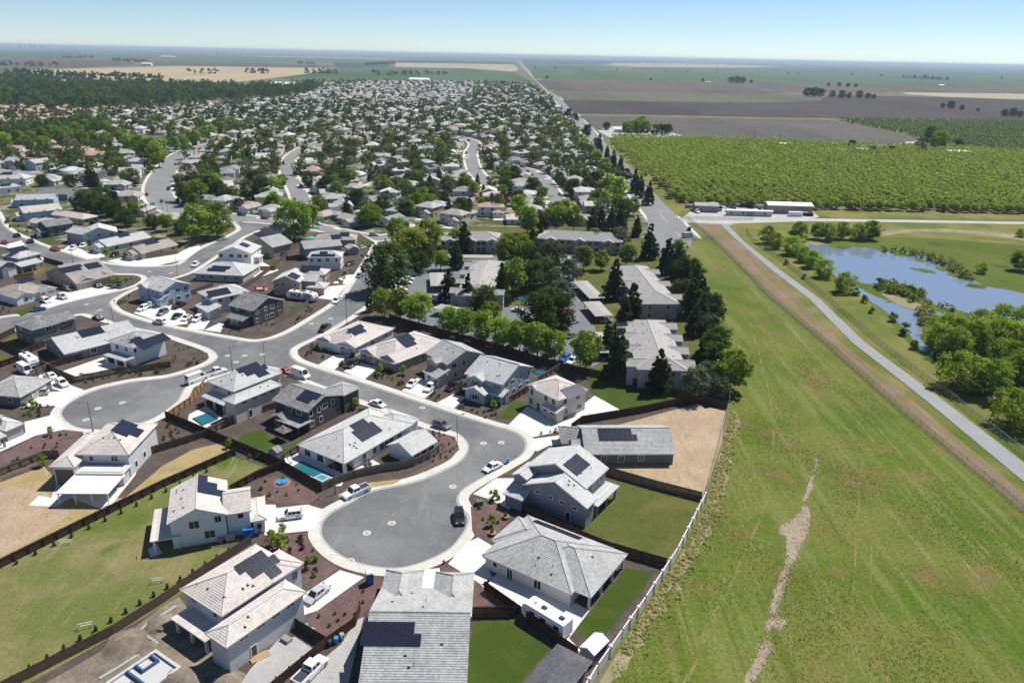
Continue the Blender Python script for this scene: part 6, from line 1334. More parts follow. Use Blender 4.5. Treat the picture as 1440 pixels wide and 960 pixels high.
# near front-yard trees
for k, x, y, hh, lab in [('young', 61, 656, 3.6, 'young bright tree in the red mulch by the patio-cover house'), ('young', 72, 612, 2.8, 'young thin tree at the mulch edge beside the left driveway'), ('young', 47, 572, 3, 'young tree by the low grey house driveway'), ('young', 70, 544, 3.5, 'palm-like young tree between the white cars at left'),
   ('young', 383, 768, 4.2, 'young tree beside the white house driveway, nearer the house'), ('young', 396, 774, 4.5, 'bright young tree in the mulch below the white house'), ('young', 397, 752, 3, 'small young tree beside the white car driveway'), ('young', 692, 740, 3.2, 'small yellow-green tree in the mulch by the grey house'), ('young', 648, 822, 3, 'small green tree in the mulch wedge by the driveway'),
   ('young', 499, 575, 4, 'green young tree beside the charcoal house wall'), ('young', 534, 527, 4, 'young tree before the taupe house'), ('young', 567, 527, 3.5, 'young tree by the beige house side fence'), ('young', 694, 576, 3.2, 'young tree before the light blue house'), ('young', 158, 402, 4, 'bright green young tree by the tan house'), ('young', 150, 362, 4.5, 'young tree before the white corner row house'), ('young', 178, 364, 4.5, 'young tree beside the tan corner house'), ('young', 322, 630, 3, 'young tree in the corner behind the charcoal house lawn'), ('young', 483, 395, 3.5, 'young tree by the white solar house'), ('young', 435, 437, 2.5, 'young tree at the pavement of the curving street')]: T1(k, x, y, hh*.72, lab, 1.2)
r_ = tree('young', (167, 404), 4, 'red-leaved small tree by the tan house corner', None, 1.5); r_.children[1].data = r_.children[1].data.copy(); r_.children[1].data.materials[0] = MATS['leaf_red']
# town trees: the nearest as single trees, the rest as one wood
rt = random.Random(23); tl = []
cand = []
for q, ang in LOTS:
    n = 2 if q.y < 1000 else (2 if rt.random() < .6 else 1)
    if -420 < q.x < -100 and q.y > 1300: n = 1 if rt.random() < .5 else 0
    for _ in range(n):
        a = rt.uniform(0, 6.28); cand.append(q+Vector((math.cos(a), math.sin(a)))*rt.uniform(10.5, 14))
good = []
for q in cand:
    if near_street(q)[0] > 2.5: good.append(q)
good.sort(key=lambda q: q.y+abs(q.x)*.2)
nt_, ft_ = good[:130], good[130:]
bys = {}
for q in nt_: bys.setdefault(near_street(q)[1], []).append(q)
for k, L in bys.items():
    L.sort(key=lambda q: px_of(q)[0])
    for n, q in enumerate(L):
        kd = rt.choice(('green', 'dark', 'green', 'bright', 'dark', 'olive', 'conifer', 'big', 'plum' if n % 5 == 0 else 'dark'))
        tree_at(kd, q, rt.uniform(6.5, 11)*(1.2 if kd == 'conifer' else 1), f"{KW[kd]}{'' if kd == 'conifer' else ' tree'} between houses, {ordinal(n+1)} from left near {PHRASE[k]}", 'trees among the older houses', 1.1)
def mass(name, pts, mat, label, hr, nc, per, leaf, rad=.55, wide=1.0, seed=3, cat='trees', up=.6):
    """many low-detail crowns joined: foliage clumps on short trunks"""
    base = [leaves(seed+i*7, nc, per, rad, leaf, lo=.12, rc=.42, up=up) for i in range(5)]; base.append(leaves(seed+91, nc, per, rad*.5, leaf*.8, lo=.05, shape='cone', rc=.5))
    r = np.random.default_rng(seed); VV = []; TT = []
    for q in pts:
        k = r.integers(0, 6 if hr[2] else 5); V, F, T = base[k]; h = r.uniform(hr[0], hr[1])*(1.25 if k == 5 else 1); a = r.uniform(0, 6.28); c, s = np.cos(a), np.sin(a)
        X = np.stack([(V[:, 0]*c-V[:, 1]*s)*h*wide+q[0], (V[:, 0]*s+V[:, 1]*c)*h*wide+q[1], V[:, 2]*h], 1); VV.append(X); TT.append(np.clip(T*.6+r.uniform(-.15, .45), 0, 1))
    VV = np.concatenate(VV); TT = np.concatenate(TT); F = np.arange(len(VV)).reshape(-1, 4)
    return ob(name, np_mesh(name, VV, F, mat, TT), label=label, cat=cat, kind='stuff')
n1 = [q for q in ft_ if q.y < 900]; n2 = [q for q in ft_ if q.y >= 900]
mass('town_trees', n1, 'leaf_mixed', 'green and dark trees mixed among the older town houses', (6, 11, 1), 22, 14, .075)
mass('distant_town_trees', n2, 'leaf_far', 'small dark trees scattered through the far rows of houses', (6, 11, 1), 10, 8, .13)
# woods on the left and along the town edge
def scatter(poly, step, seed=1, jit=.45):
    P = [g2(p) for p in poly]; r = random.Random(seed); xs = [p.x for p in P]; ys = [p.y for p in P]; out = []; y = min(ys)
    while y < max(ys):
        x = min(xs)
        while x < max(xs):
            q = Vector((x+r.uniform(-jit, jit)*step, y+r.uniform(-jit, jit)*step))
            if inside(q, P) and visible(q, 60): out.append(q)
            x += step
        y += step
    return out
wd_ = scatter([(-60, 152), (60, 153), (140, 158), (200, 150), (260, 146), (330, 140), (400, 136), (452, 126), (440, 121), (395, 125), (330, 124), (240, 122), (120, 118), (30, 112), (-60, 108)], 19, 4)
wr = random.Random(2); w2 = [q for q in wd_ if wr.random() < .38]; wd_ = [q for q in wd_ if q not in w2]
mass('light_woodland', w2, 'leaf_mixed', 'lighter green trees scattered through the dark left woodland', (8, 17, 0), 14, 9, .11, seed=9)
mass('woodland', wd_, 'leaf_far', 'dark green belt of woodland along the far left of the town', (9, 19, 1), 14, 9, .11, seed=8)
wb = scatter([(-60, 208), (0, 207), (60, 203), (118, 196), (150, 186), (148, 176), (120, 178), (60, 186), (0, 193), (-60, 196)], 11, 6)
mass('park_woodland', wb, 'leaf_mixed', 'band of mid green trees bordering the park at left', (10, 15, 0), 22, 14, .075, seed=12)
hd = []
for a, b, st in [((0, 92), (80, 94), 18), ((90, 82), (130, 82), 20), ((160, 86), (205, 88), 18), ((270, 104), (300, 104), 16), ((350, 103), (378, 104), 14), ((430, 103), (475, 104), 12), ((530, 106), (585, 107), 14), ((600, 105), (628, 106), 14), ((420, 90), (440, 91), 20), ((515, 92), (556, 90), 16), ((1274, 110), (1332, 113), 16), ((700, 83), (780, 84), 30), ((900, 84), (1100, 88), 60), ((1120, 88.5), (1300, 94), 70), ((140, 74), (240, 76), 40), ((300, 77), (420, 80), 50), ((600, 82), (690, 83.5), 40), ((10, 105), (120, 112), 10), ((120, 110), (230, 115), 10), ((745, 97), (1440, 113), 200), ((800, 88), (900, 89.5), 30)]:
    A, B = g2(a), g2(b); L = (B-A).length; n = int(L/st)
    for i in range(n+1): hd.append(A.lerp(B, i/max(1, n))+Vector((RNG.uniform(-1, 1), RNG.uniform(-1, 1)))*st*.6)
mass('field_trees', hd, 'leaf_far', 'scattered dark tree lines between the far fields', (12, 20, 1), 7, 8, .16, seed=31)
# ------------------------------------------------------------------ orchard
OP = [(860, 200), (942, 279), (978, 290), (1100, 293), (1440, 302), (1650, 310), (1650, 224), (1440, 216), (1260, 207), (1020, 198), (860, 194)]
OPW = [g2(p) for p in OP]; od = (OPW[1]-OPW[0]).normalized(); on = Vector((-od.y, od.x)); o0 = OPW[1]; ot = []
for i in range(-110, 160):
    for j in range(-160, 160):
        q = o0+od*(i*6.3)+on*(j*6.3)+Vector((RNG.uniform(-.7, .7), RNG.uniform(-.7, .7)))
        if 300 < q.y < 1000 and inside(q, OPW) and visible(q, 15) and RNG.random() > .015: ot.append(q)
ot.sort(key=lambda q: q.y+abs(q.x)*.35)
for q in ot[:300]: tree_at('orchard', q, RNG.uniform(4.6, 5.8), 'young green orchard tree in the front rows of the large orchard', 'front rows of the large orchard', 1.0, .05)
ob_ = [leaves(200+i*3, 14, 9, .58, .115, lo=.25, rc=.42) for i in range(5)]
mass('orchard_rows', ot[300:], 'leaf_orchard', 'back rows of light green trees covering the large orchard', (4.3, 6.2, 0), 13, 9, .11, .58, seed=51, up=1.6)
og = scatter([(1180, 169.6), (1300, 171.4), (1440, 173.4), (1500, 175), (1500, 219), (1440, 216), (1370, 210.4), (1300, 196), (1242, 183)], 7.5, 9, .2)
mass('grey_green_grove', og, 'leaf_grove', 'second orchard of grey-green trees behind the farmyard', (4.5, 5.8, 0), 8, 6, .17, .6, seed=61, up=1.5)
# ------------------------------------------------------------------ weeds, reeds
wp = []
rw = random.Random(9)
WL = [g2(p) for p in [(868, 915), (905, 858), (952, 788), (992, 712), (1010, 645), (1025, 578)]]
for a, b in zip(WL, WL[1:]):
    d = (b-a).normalized(); n = Vector((d.y, -d.x)); L = (b-a).length
    for i in range(int(L*20)): wp.append(a+d*rw.uniform(0, L)+n*(.3+abs(rw.gauss(0, 1.4))))
mass('tall_weeds', wp, 'leaf_weed', 'strip of tall dry and green weeds along the pale wall', (.12, .45, 0), 6, 6, .2, .7, seed=71, cat='weeds', up=1.4)
mass('reeds', scatter([(1236, 400), (1262, 402), (1298, 416), (1305, 421), (1280, 418), (1245, 408)], 1.6, 3)+scatter([(1285, 440), (1310, 438), (1312, 455), (1295, 462)], 2.2, 4)+scatter([(1296, 356), (1330, 364), (1360, 382), (1352, 384), (1320, 372)], 3.0, 5)+scatter([(1236, 351), (1290, 356), (1330, 370), (1372, 395), (1366, 398), (1322, 374), (1284, 360), (1240, 354)], 2.6, 7)+scatter([(1210, 398), (1240, 406), (1300, 422), (1345, 438), (1340, 440), (1296, 425), (1236, 409)], 2.4, 8), 'leaf_reed', 'green reeds and bushes growing along the pond edge', (1.4, 3.2, 0), 8, 9, .14, .5, seed=81, cat='reeds')
for i, (x, y, hh) in enumerate([(1236, 404, 3.5), (1215, 425, 2.5), (1203, 415, 2.5), (1255, 452, 3), (1272, 470, 3.5), (1284, 490, 2.5), (1225, 440, 2), (1130, 392, 2), (1250, 412, 2.5), (1282, 424, 2.6), (1105, 372, 2.2), (966, 350, 1.6), (955, 355, 1.8)]):
    shrub((x, y), hh, 'leaf_green', f'wild green bush at the pond side, {ordinal(i+1)} listed away from the path' if False else ('wild round bush between pond and levee path' if x > 1000 else 'low scrub bush at the dead end of the road'), 'wild bushes by the pond' if x > 1000 else 'scrub at the road end')

# rough tufts standing in the meadow
rm_ = np.random.default_rng(4); MW = [g2(p) for p in [(836, 990), (876, 905), (952, 795), (992, 718), (1012, 645), (1030, 580), (1045, 540), (1030, 470), (1000, 400), (1040, 388), (1157, 492), (1255, 580), (1440, 735), (1560, 850), (1500, 1000)]]
xs_ = [p.x for p in MW]; ys_ = [p.y for p in MW]; tf = []
while len(tf) < 26000:
    q = Vector((rm_.uniform(min(xs_), max(xs_)), rm_.uniform(min(ys_), max(ys_))))
    if math.sin(q.x*.31+math.sin(q.y*.17)*2)+math.sin(q.y*.09+q.x*.11)+rm_.normal()*.9 > .5 and inside(q, MW): tf.append(q)
mass('meadow_tufts', tf, 'leaf_meadow', 'rough tufts of green and straw grass across the wide meadow', (.05, .17, 0), 3, 2, .5, 1.2, seed=91, cat='grass', up=1.2)
# ================================================================== FENCES AND WALLS
for lab, mt, hh, pts in [
 ('long dark board fence behind the north row and the apartments', 'wood_dark', 2.0, [(548, 449), (562, 454), (633, 474), (707, 494), (783, 518), (870, 536), (937, 554), (978, 563)]),
 ('brown board fence on the far side of the bare dirt lot', 'wood_dark', 2.0, [(803, 606), (818, 595), (860, 588), (905, 580), (950, 570), (979, 565), (1021, 575)]),
 ('brown board fence between dirt lot and dull lawn', 'wood_fence', 1.9, [(846, 660), (858, 668), (920, 686), (986, 703)]),
 ('dark board fence between the grey house and the trailer house', 'wood_dark', 1.9, [(722, 712), (748, 726), (790, 746), (850, 772), (936, 797)]),
 ('dark board fence beside the parked travel trailer', 'wood_dark', 1.9, [(682, 830), (727, 862), (787, 907), (812, 924)]),
 ('short dark fence above the bright lawn by the ribbed roof', 'wood_dark', 1.9, [(662, 867), (722, 866), (730, 864)]),
 ('short brown fence by the bins below the beige-roofed house', 'wood_dark', 1.8, [(406, 876), (459, 908)]),
 ('brown fence beside the parked pickup at the lower edge', 'wood_dark', 1.8, [(507, 858), (500, 880), (459, 909), (390, 966), (330, 1015)]),
 ('long dark fence along the upper side of the big lawn', 'wood_dark', 1.8, [(-70, 833), (0, 799), (120, 739), (232, 684), (331, 640)]),
 ('long brown fence along the lower side of the big lawn', 'wood_fence', 1.8, [(354, 764), (290, 805), (230, 847), (160, 892), (20, 964), (-50, 1000)]),
 ('dark fence behind the pool and back lawns', 'wood_dark', 1.9, [(234, 588), (268, 602), (332, 629), (388, 653), (400, 659), (453, 690)]),
 ('curved weathered fence round the pool house corner', 'wood_grey', 1.9, [(453, 690), (466, 684), (478, 679), (498, 672), (517, 667), (542, 662), (566, 659), (582, 655), (604, 645), (617, 636)]),
 ('weathered fence between the teal pool and the charcoal house', 'wood_grey', 1.8, [(293, 611), (330, 593), (386, 574)]), ('short fence between charcoal house lawn and pool deck', 'wood_grey', 1.8, [(390, 652), (420, 634)]),
 ('dark fence along the mulch bed with the blue toy pool', 'wood_dark', 1.8, [(324, 693), (360, 673), (401, 657)]), ('weathered fence above the dry grass strip', 'wood_fence', 1.8, [(207, 640), (250, 627), (292, 613)]),
 ('fresh orange fence beside the teal pool', 'wood_fresh', 1.8, [(237, 588), (268, 567), (287, 543)]), ('grey fence between red mulch and weedy yard at left', 'wood_grey', 1.8, [(-50, 690), (0, 669), (62, 644), (84, 643)]),
 ('fence curving along the left cul-de-sac around a patio', 'wood_fence', 1.8, [(72, 523), (108, 538), (130, 533), (167, 525), (200, 522), (240, 516), (247, 506)]), ('dark fence between long grey house and white corner house', 'wood_fence', 1.8, [(72, 517), (112, 506), (150, 495)]),
 ('dark fence behind the parked caravan at left', 'wood_dark', 1.8, [(-20, 478), (0, 487), (33, 502), (72, 522)]), ('short fence between white cars and the caravan', 'wood_grey', 1.8, [(43, 530), (72, 518)]), ('fence between two dark lawns at the left edge', 'wood_dark', 1.8, [(-10, 520), (27, 508), (33, 502)]), ('fence behind the dark two-storey house at left', 'wood_dark', 1.8, [(0, 478), (22, 467)]), ('fence between the dark house and the long grey house', 'wood_dark', 1.8, [(36, 498), (62, 487)]),
 ('red-brown side fence between light blue and cream houses', 'wood_red', 1.8, [(716, 566), (745, 549)]), ('thin side fence running to the blue house pool', 'wood_grey', 1.8, [(756, 538), (787, 519)]), ('tan side fence between taupe and beige houses', 'wood_fresh', 1.8, [(566, 520), (592, 508), (600, 503)]), ('side fence between beige and light blue houses', 'wood_fence', 1.8, [(640, 556), (662, 540)]),
 ('long back fence running up between the upper houses', 'wood_fence', 1.8, [(330, 416), (345, 406), (385, 377), (418, 346)]), ('tan fence beside the charcoal house at the bend', 'wood_grey', 1.8, [(388, 455), (434, 429)]), ('brown fence beside the sky blue house garden', 'wood_fence', 1.8, [(238, 430), (262, 418), (300, 404)]), ('short red fence at the bright lawn', 'wood_red', 1.7, [(366, 380), (388, 380)]), ('dark fence across the lawn behind the white solar house', 'wood_dark', 1.8, [(402, 366), (430, 366)]), ('grey fence behind the grey-brown upper house', 'wood_grey', 1.8, [(372, 362), (404, 360)]),
 ('dark fence behind the left row gardens', 'wood_dark', 1.8, [(98, 280), (120, 312), (167, 329), (215, 340), (240, 343)]), ('pale fence round the tan corner house', 'wood_grey', 1.8, [(206, 364), (250, 357), (270, 344)]), ('dark fence beside the left street opposite the row', 'wood_dark', 1.8, [(62, 367), (90, 375)]), ('sunlit wooden fence behind the small dull lawn at left', 'wood_fresh', 1.7, [(20, 393), (48, 388), (62, 381)])]:
    wood_fence(pts, lab, mt, hh, posts=pts[0][1] > 480 or len(pts) > 5)
block_wall([(800, 1014), (840, 948), (874, 899), (907, 852), (952, 782), (991, 705)], 'pale panelled wall with posts between the back yards and the meadow')
chain_fence([(966, 308), (1003, 338), (1053, 387), (1083, 418), (1157, 480), (1255, 567), (1440, 720), (1520, 785)], 'chain-link fence between the meadow and the brown strip')
chain_fence([(1050, 324), (1060, 340), (1107, 373), (1160, 418), (1232, 480), (1332, 557), (1440, 642), (1520, 705)], 'chain-link fence on the pond side of the levee path')
chain_fence([(991, 705), (1000, 672), (1008, 642), (1016, 608), (1024, 576), (1026, 555), (1030, 540)], 'thin metal fence between the dirt lot and the meadow')
chain_fence([(956, 308), (1010, 309.5), (1060, 310)], 'chain-link fence in front of the gravel yard'); chain_fence([(962, 338), (985, 337), (1003, 338)], 'short chain-link fence across the road end')
# ================================================================== VEHICLES
for k, c, p, q, lab in [
 ('pickup', 'white', (501, 695), (480, 704), 'white pickup parked along the outer kerb of the near cul-de-sac'), ('suv', 'white', (409, 728), (385, 731), 'white sport utility car on the wide driveway left of the cul-de-sac'),
 ('sedan', 'silver', (446, 839), (425, 856), 'silver sedan on the driveway of the beige-roofed house'), ('suv', 'black', (646, 730), (648, 748), 'black car parked at the right kerb of the cul-de-sac'), ('pickup', 'white', (437, 948), (459, 926), 'white pickup with open bed on the gravel drive at lower edge'),
 ('sedan', 'white', (693, 659), (678, 666), 'white sedan parked at the inner bend near a blue bin'), ('sedan', 'white', (531, 570), (548, 576), 'white sedan with dark glass roof beside the pool house'), ('suv', 'grey', (621, 601), (638, 607), 'dark grey car parked at the bend before the mulch bed'),
 ('van', 'white', (423, 530), (440, 536), 'white delivery van parked on the straight street'), ('sedan', 'red', (402, 524), (392, 520), 'red car half hidden behind the white house roof'), ('van', 'white', (277, 536), (294, 530), 'white van parked by the left cul-de-sac mouth'), ('pickup', 'white', (304, 526), (320, 521), 'white pickup ahead of the van at the left cul-de-sac mouth'),
 ('suv', 'black', (496, 515), (486, 521), 'black car on the driveway of the taupe house'), ('sedan', 'white', (580, 542), (570, 550), 'white sedan on the twin-garage driveway, left one'), ('suv', 'white', (605, 548), (595, 556), 'white car on the twin-garage driveway, right one'), ('pickup', 'black', (638, 546), (628, 552), 'black pickup beside the light blue house'),
 ('pickup', 'black', (457, 464), (446, 472), 'black pickup parked at the corner house'), ('suv', 'white', (473, 425), (461, 435), 'white car parked along the curving street'), ('sedan', 'teal', (505, 389), (500, 396), 'small teal car under the huge dark tree'),
 ('sedan', 'white', (72, 531), (62, 526), 'white car under the small tree at left'), ('suv', 'white', (88, 542), (100, 550), 'white car nearest the left cul-de-sac on its driveway'), ('suv', 'silver', (55, 556), (38, 558), 'silver car before the dark low house'), ('van', 'white', (36, 524), (50, 532), 'white van beside the caravan'),
 ('sedan', 'navy', (138, 449), (127, 445), 'dark blue car at the left junction'), ('suv', 'white', (225, 455), (214, 453), 'white car standing on the street before the sky blue house'), ('suv', 'grey', (97, 409), (110, 413), 'dark car before the tan solar house'), ('suv', 'silver', (88, 420), (98, 424), 'silver car on the white apron at left'), ('suv', 'white', (65, 425), (75, 430), 'white car beside the small green lawn'),
 ('sedan', 'blue', (54, 437), (40, 440), 'blue car at the kerb below the small lawn'), ('sedan', 'black', (138, 404), (148, 407), 'black car by the tan house garage'), ('suv', 'grey', (173, 404), (182, 400), 'grey car at the kerb near the red tree'), ('suv', 'white', (202, 436), (192, 440), 'white car before the sky blue house, left of two'), ('suv', 'white', (212, 432), (202, 436), 'white car before the sky blue house, right of two'),
 ('suv', 'grey', (229, 442), (219, 447), 'dark grey car on the driveway right of the blue house'), ('pickup', 'black', (252, 432), (262, 427), 'black pickup in the shade beside the blue house'), ('sedan', 'black', (249, 447), (241, 452), 'black car before the pale solar house'), ('sedan', 'white', (263, 449), (255, 454), 'white car before the pale solar house, left of two'), ('suv', 'white', (278, 451), (270, 456), 'white car before the pale solar house, right of two'),
 ('suv', 'white', (275, 374), (268, 379), 'white car on the upper street by the low grey house'), ('suv', 'black', (24, 333), (14, 329), 'black car far along the left street'), ('suv', 'black', (43, 341), (33, 336), 'second black car along the left street'), ('sedan', 'red', (7, 342), (0, 338), 'bright red car at the left edge'), ('pickup', 'orange', (78, 352), (66, 348), 'orange flatbed truck on the left street'),
 ('suv', 'white', (103, 351), (96, 355), 'white car on the left row driveway, left of two'), ('suv', 'white', (117, 348), (110, 352), 'white car on the left row driveway, right of two'), ('suv', 'black', (161, 360), (152, 364), 'dark car beside the tan corner house'), ('suv', 'black', (492, 373), (482, 376), 'black car by the white solar house'), ('sedan', 'silver', (509, 350), (500, 352), 'silver car by the green front lawn'),
 ('sedan', 'black', (237, 267), (236, 272), 'dark car driving down the wide avenue'), ('suv', 'black', (250, 284), (256, 288), 'dark car parked at the avenue kerb, upper of two'), ('suv', 'grey', (256, 288), (262, 291), 'dark car parked at the avenue kerb, lower of two'), ('sedan', 'grey', (247, 232), (252, 226), 'grey car at the top of the avenue'),
 ('pickup', 'black', (577, 383), (588, 383), 'black truck in the apartment lot, top of the left row'), ('van', 'silver', (576, 388), (588, 388), 'silver van in the apartment lot left row'), ('sedan', 'white', (574, 394), (586, 394), 'white car in the apartment lot, upper left row'), ('sedan', 'white', (571, 399), (583, 399), 'white car in the apartment lot, middle left row'), ('sedan', 'white', (564, 409), (576, 409), 'white car in the apartment lot, lower left row'), ('sedan', 'navy', (564, 415), (576, 415), 'navy car in the apartment lot left row'), ('sedan', 'black', (562, 421), (574, 421), 'black car at the bottom of the apartment left row'),
 ('sedan', 'navy', (608, 425), (596, 425), 'navy car right of the middle carport'), ('sedan', 'silver', (612, 420), (600, 420), 'silver car right of the middle carport'), ('sedan', 'grey', (614, 463), (606, 468), 'dark car beside the fence carport'), ('sedan', 'red', (693, 487), (686, 491), 'red car behind the dark fence, left of two'), ('sedan', 'bright_blue', (742, 497), (735, 501), 'blue car behind the dark fence, left of two'), ('sedan', 'red', (768, 504), (760, 508), 'red car behind the dark fence, right of two'), ('suv', 'bright_blue', (794, 506), (787, 511), 'bright blue car behind the dark fence, right of two'), ('suv', 'white', (805, 510), (797, 515), 'white car beside the bright blue one'), ('sedan', 'silver', (640, 474), (633, 479), 'silver car behind the dark fence near its left end'), ('suv', 'grey', (662, 479), (655, 484), 'dark grey car behind the dark fence left of the red one'), ('sedan', 'black', (716, 491), (709, 496), 'black car behind the dark fence between red and blue cars'), ('sedan', 'white', (728, 438), (718, 437), 'white car in the small middle lot'), ('suv', 'silver', (806, 455), (815, 452), 'silver car in the right parking aisle, upper'), ('sedan', 'red', (800, 440), (809, 438), 'red car in the right parking aisle'), ('sedan', 'black', (843, 423), (855, 422), 'black car under the upper right carport'), ('sedan', 'white', (625, 403), (614, 403), 'white car by the middle carport of the left aisle'), ('sedan', 'grey', (632, 372), (632, 366), 'grey car under the long back carport'), ('sedan', 'blue', (758, 434), (770, 434), 'blue car below the apartment pool'), ('sedan', 'grey', (803, 474), (812, 470), 'grey car in the right parking aisle'), ('sedan', 'silver', (852, 453), (864, 452), 'silver car under the middle right carport'),
 ('suv', 'black', (969, 324), (970, 318), 'black car at the road end, far one'), ('van', 'silver', (967, 334), (980, 333), 'silver van at the road end'), ('sedan', 'grey', (954, 341), (962, 345), 'grey car at the road end, near one'),
 ('pickup', 'white', (980, 299), (986, 303), 'white truck at the left of the gravel yard'), ('van', 'teal', (1012, 296), (1014, 301), 'teal box van in the gravel yard'), ('suv', 'white', (1023, 298), (1025, 302), 'white car in the gravel yard'), ('pickup', 'grey', (1032, 296), (1035, 300), 'grey truck in the gravel yard'), ('suv', 'navy', (1068, 297), (1070, 301), 'navy car behind the pale office, left of two'), ('suv', 'grey', (1080, 298), (1083, 302), 'grey car behind the pale office, right of two')]:
    car(k, c, p, q, lab, None, full=p[1] > 440, gz=.15 if p[1] < 325 or 'drive' in lab or 'apron' in lab or 'before' in lab or 'lot' in lab else .04)
rc = random.Random(41); n = 0
for k, (P, w) in enumerate(LINES[:5]):
    sel = []
    for i in range(2, len(P)-2, 3):
        if rc.random() < .75:
            d = (P[i+1]-P[i]).normalized(); nn = Vector((-d.y, d.x)); s = rc.choice((-1, 1)); sel.append((P[i]+nn*s*(w/2-1.1), d*s))
    sel = [x for x in sel if visible(x[0], 0)]; sel.sort(key=lambda x: px_of(x[0])[0])
    for i, (q, d) in enumerate(sel): c = rc.choice(('white', 'silver', 'black', 'grey', 'white', 'red', 'navy')); car(rc.choice(('sedan', 'suv', 'suv', 'pickup')), c, px_of(q), px_of(q+d*4), f'{c} car parked along {PHRASE[k]}, {ordinal(i+1)} from the left', 'cars parked in the older town', False, .1)
trailer((768, 880), (734, 859), 'large white travel trailer with dark stripes beside the low house', 8.2); trailer((43, 515), (56, 523), 'white caravan parked behind fences at left', 7)
trailer((417, 421), (402, 419), 'white travel trailer by the curving street, left of two', 6.5); trailer((436, 423), (450, 427), 'white travel trailer by the curving street, right of two', 6.5)
# ================================================================== POOLS, STREET FURNITURE, SMALL THINGS
def pool(label, corners, water='pool_water', rim='pale_concrete', z=.16, name='swimming_pool', spa=None):
    P = [g2(p, z) for p in corners]; c = sum(P, Vector((0, 0)))/len(P); root = ob(name, None, loc=(c.x, c.y, 0), label=label, cat='pool'); Q = [p-c for p in P]
    MB().sheet([q*.985 for q in Q], z+.002).build('water', water, root)
    r = MB(); n = len(Q)
    for i in range(n):
        a, b = Q[i], Q[(i+1) % n]; a2, b2 = a*(1+.45/a.length), b*(1+.45/b.length)
        r.add([(*a, z+.05), (*b, z+.05), (*b2, z+.05), (*a2, z+.05), (*a, z-.02), (*b, z-.02), (*b2, z-.02), (*a2, z-.02)], [(0, 1, 2, 3), (0, 4, 5, 1), (2, 6, 7, 3), (3, 2, 1, 0)])
    r.build('coping', rim, root)
    if spa:
        S = [g2(p, z)-c for p in spa]; MB().slab(S, z-.02, z+.3).build('spa_wall', 'gunite', root); m = sum(S, Vector((0, 0)))/len(S); MB().sheet([m+(s-m)*.72 for s in S], z+.31).build('spa_water', 'spa_water', root)
pool('teal swimming pool with raised white spa beside the pool house', [A_(70, 705), A_(160, 655), A_(405, 768), A_(330, 812)], 'pool_water', spa=[A_(243, 797), A_(312, 762), A_(392, 790), A_(322, 834)])
pool('small teal pool behind the two-storey white solar house', [K_(15, 592), K_(128, 548), K_(208, 594), K_(90, 645)]); pool('dark blue pool behind the light blue house', [L_(655, 255), L_(700, 238), L_(795, 258), L_(745, 295)], 'pool_water'); pool('apartment pool among trees with white deck', [U_(1005, 690), U_(1130, 680), U_(1150, 720), U_(1010, 730)])
# pool being built
a, b, c = g2((220, 916)), g2((256, 941)), g2((153, 960)); ux = (b-a).normalized(); uy = Vector((ux.y, -ux.x)); Wp = (b-a).length; Lp = 17.0
if (c-a).dot(uy) < 0: uy = -uy
root = ob('unfinished_pool', None, loc=(a.x, a.y, .14), rotz=math.atan2(ux.y, ux.x), label='unfinished concrete pool shell with blue tiles in the dug-up yard', cat='pool')
sg = 1 if Vector((-ux.y, ux.x)).dot(uy) > 0 else -1
def rb(x0, y0, z0, x1, y1, z1): y0, y1 = sorted((sg*y0, sg*y1)); return (x0, y0, z0, x1, y1, z1)
MB().box(*rb(0, 0, 0, Wp, .45, .4)).box(*rb(0, .45, 0, .45, Lp, .4)).box(*rb(Wp-.45, .45, 0, Wp, Lp, .4)).build('rim', 'gunite', root)
MB().box(*rb(.45, .45, 0, Wp-.45, 4.6, .06)).box(*rb(.45, 4.9, 0, Wp-.45, Lp, .03)).build('floor', 'gunite', root); MB().box(*rb(.5, 1.0, .06, 2.4, 1.3, .5)).box(*rb(2.1, 1.3, .06, 2.4, 3.6, .5)).box(*rb(.5, 3.3, .06, 2.1, 3.6, .5)).build('spa_wall', 'tile_blue', root)
MB().box(*rb(.45, 4.6, 0, Wp-.45, 4.9, .5)).build('dividing_wall', 'tile_blue', root); MB().box(*rb(2.6, 5.4, .03, Wp-.6, 5.9, .3)).box(*rb(2.6, 6.2, .03, Wp-.6, 6.6, .3)).build('step', 'stripe_grey', root)
def mound(p, r, h, label, seed):
    q = g2(p); rr = random.Random(seed); m = MB(); rings = [(r, .0), (r*.75, h*.45), (r*.4, h*.85)]; vs = []
    for R0, z in rings:
        for i in range(12): k = R0*rr.uniform(.75, 1.2); a = i*math.pi/6; vs.append((k*math.cos(a), k*math.sin(a), z*rr.uniform(.8, 1.2)))
    vs.append((0, 0, h)); f = [(i, (i+1) % 12, 12+(i+1) % 12, 12+i) for i in range(12)]+[(12+i, 12+(i+1) % 12, 24+(i+1) % 12, 24+i) for i in range(12)]+[(24+i, 24+(i+1) % 12, 36) for i in range(12)]
    m.add(vs, f).build('soil_heap', 'turned_soil', loc=(q.x, q.y, .13), label=label, cat='soil heap', smooth=True)
for i, (x, y, r, hh, lab) in enumerate([(178, 905, 3.2, .9, 'wide heap of dug soil beside the big lawn fence'), (262, 955, 3, 1.1, 'soil heap at the lower edge by the pool shell'), (226, 878, 2.2, .7, 'soil heap by the patio of the beige-roofed house'), (206, 912, 1.6, .5, 'low soil heap beside the trench'), (318, 962, 2.4, .9, 'soil heap below the beige-roofed house')]): mound((x, y), r, hh, lab, i)
struct('concrete_strip', ribbon(MB(), [g2(p) for p in [(248, 853), (205, 880), (197, 888), (222, 905), (160, 943), (140, 955)]], -.25, .25, .24), 'grey_concrete')
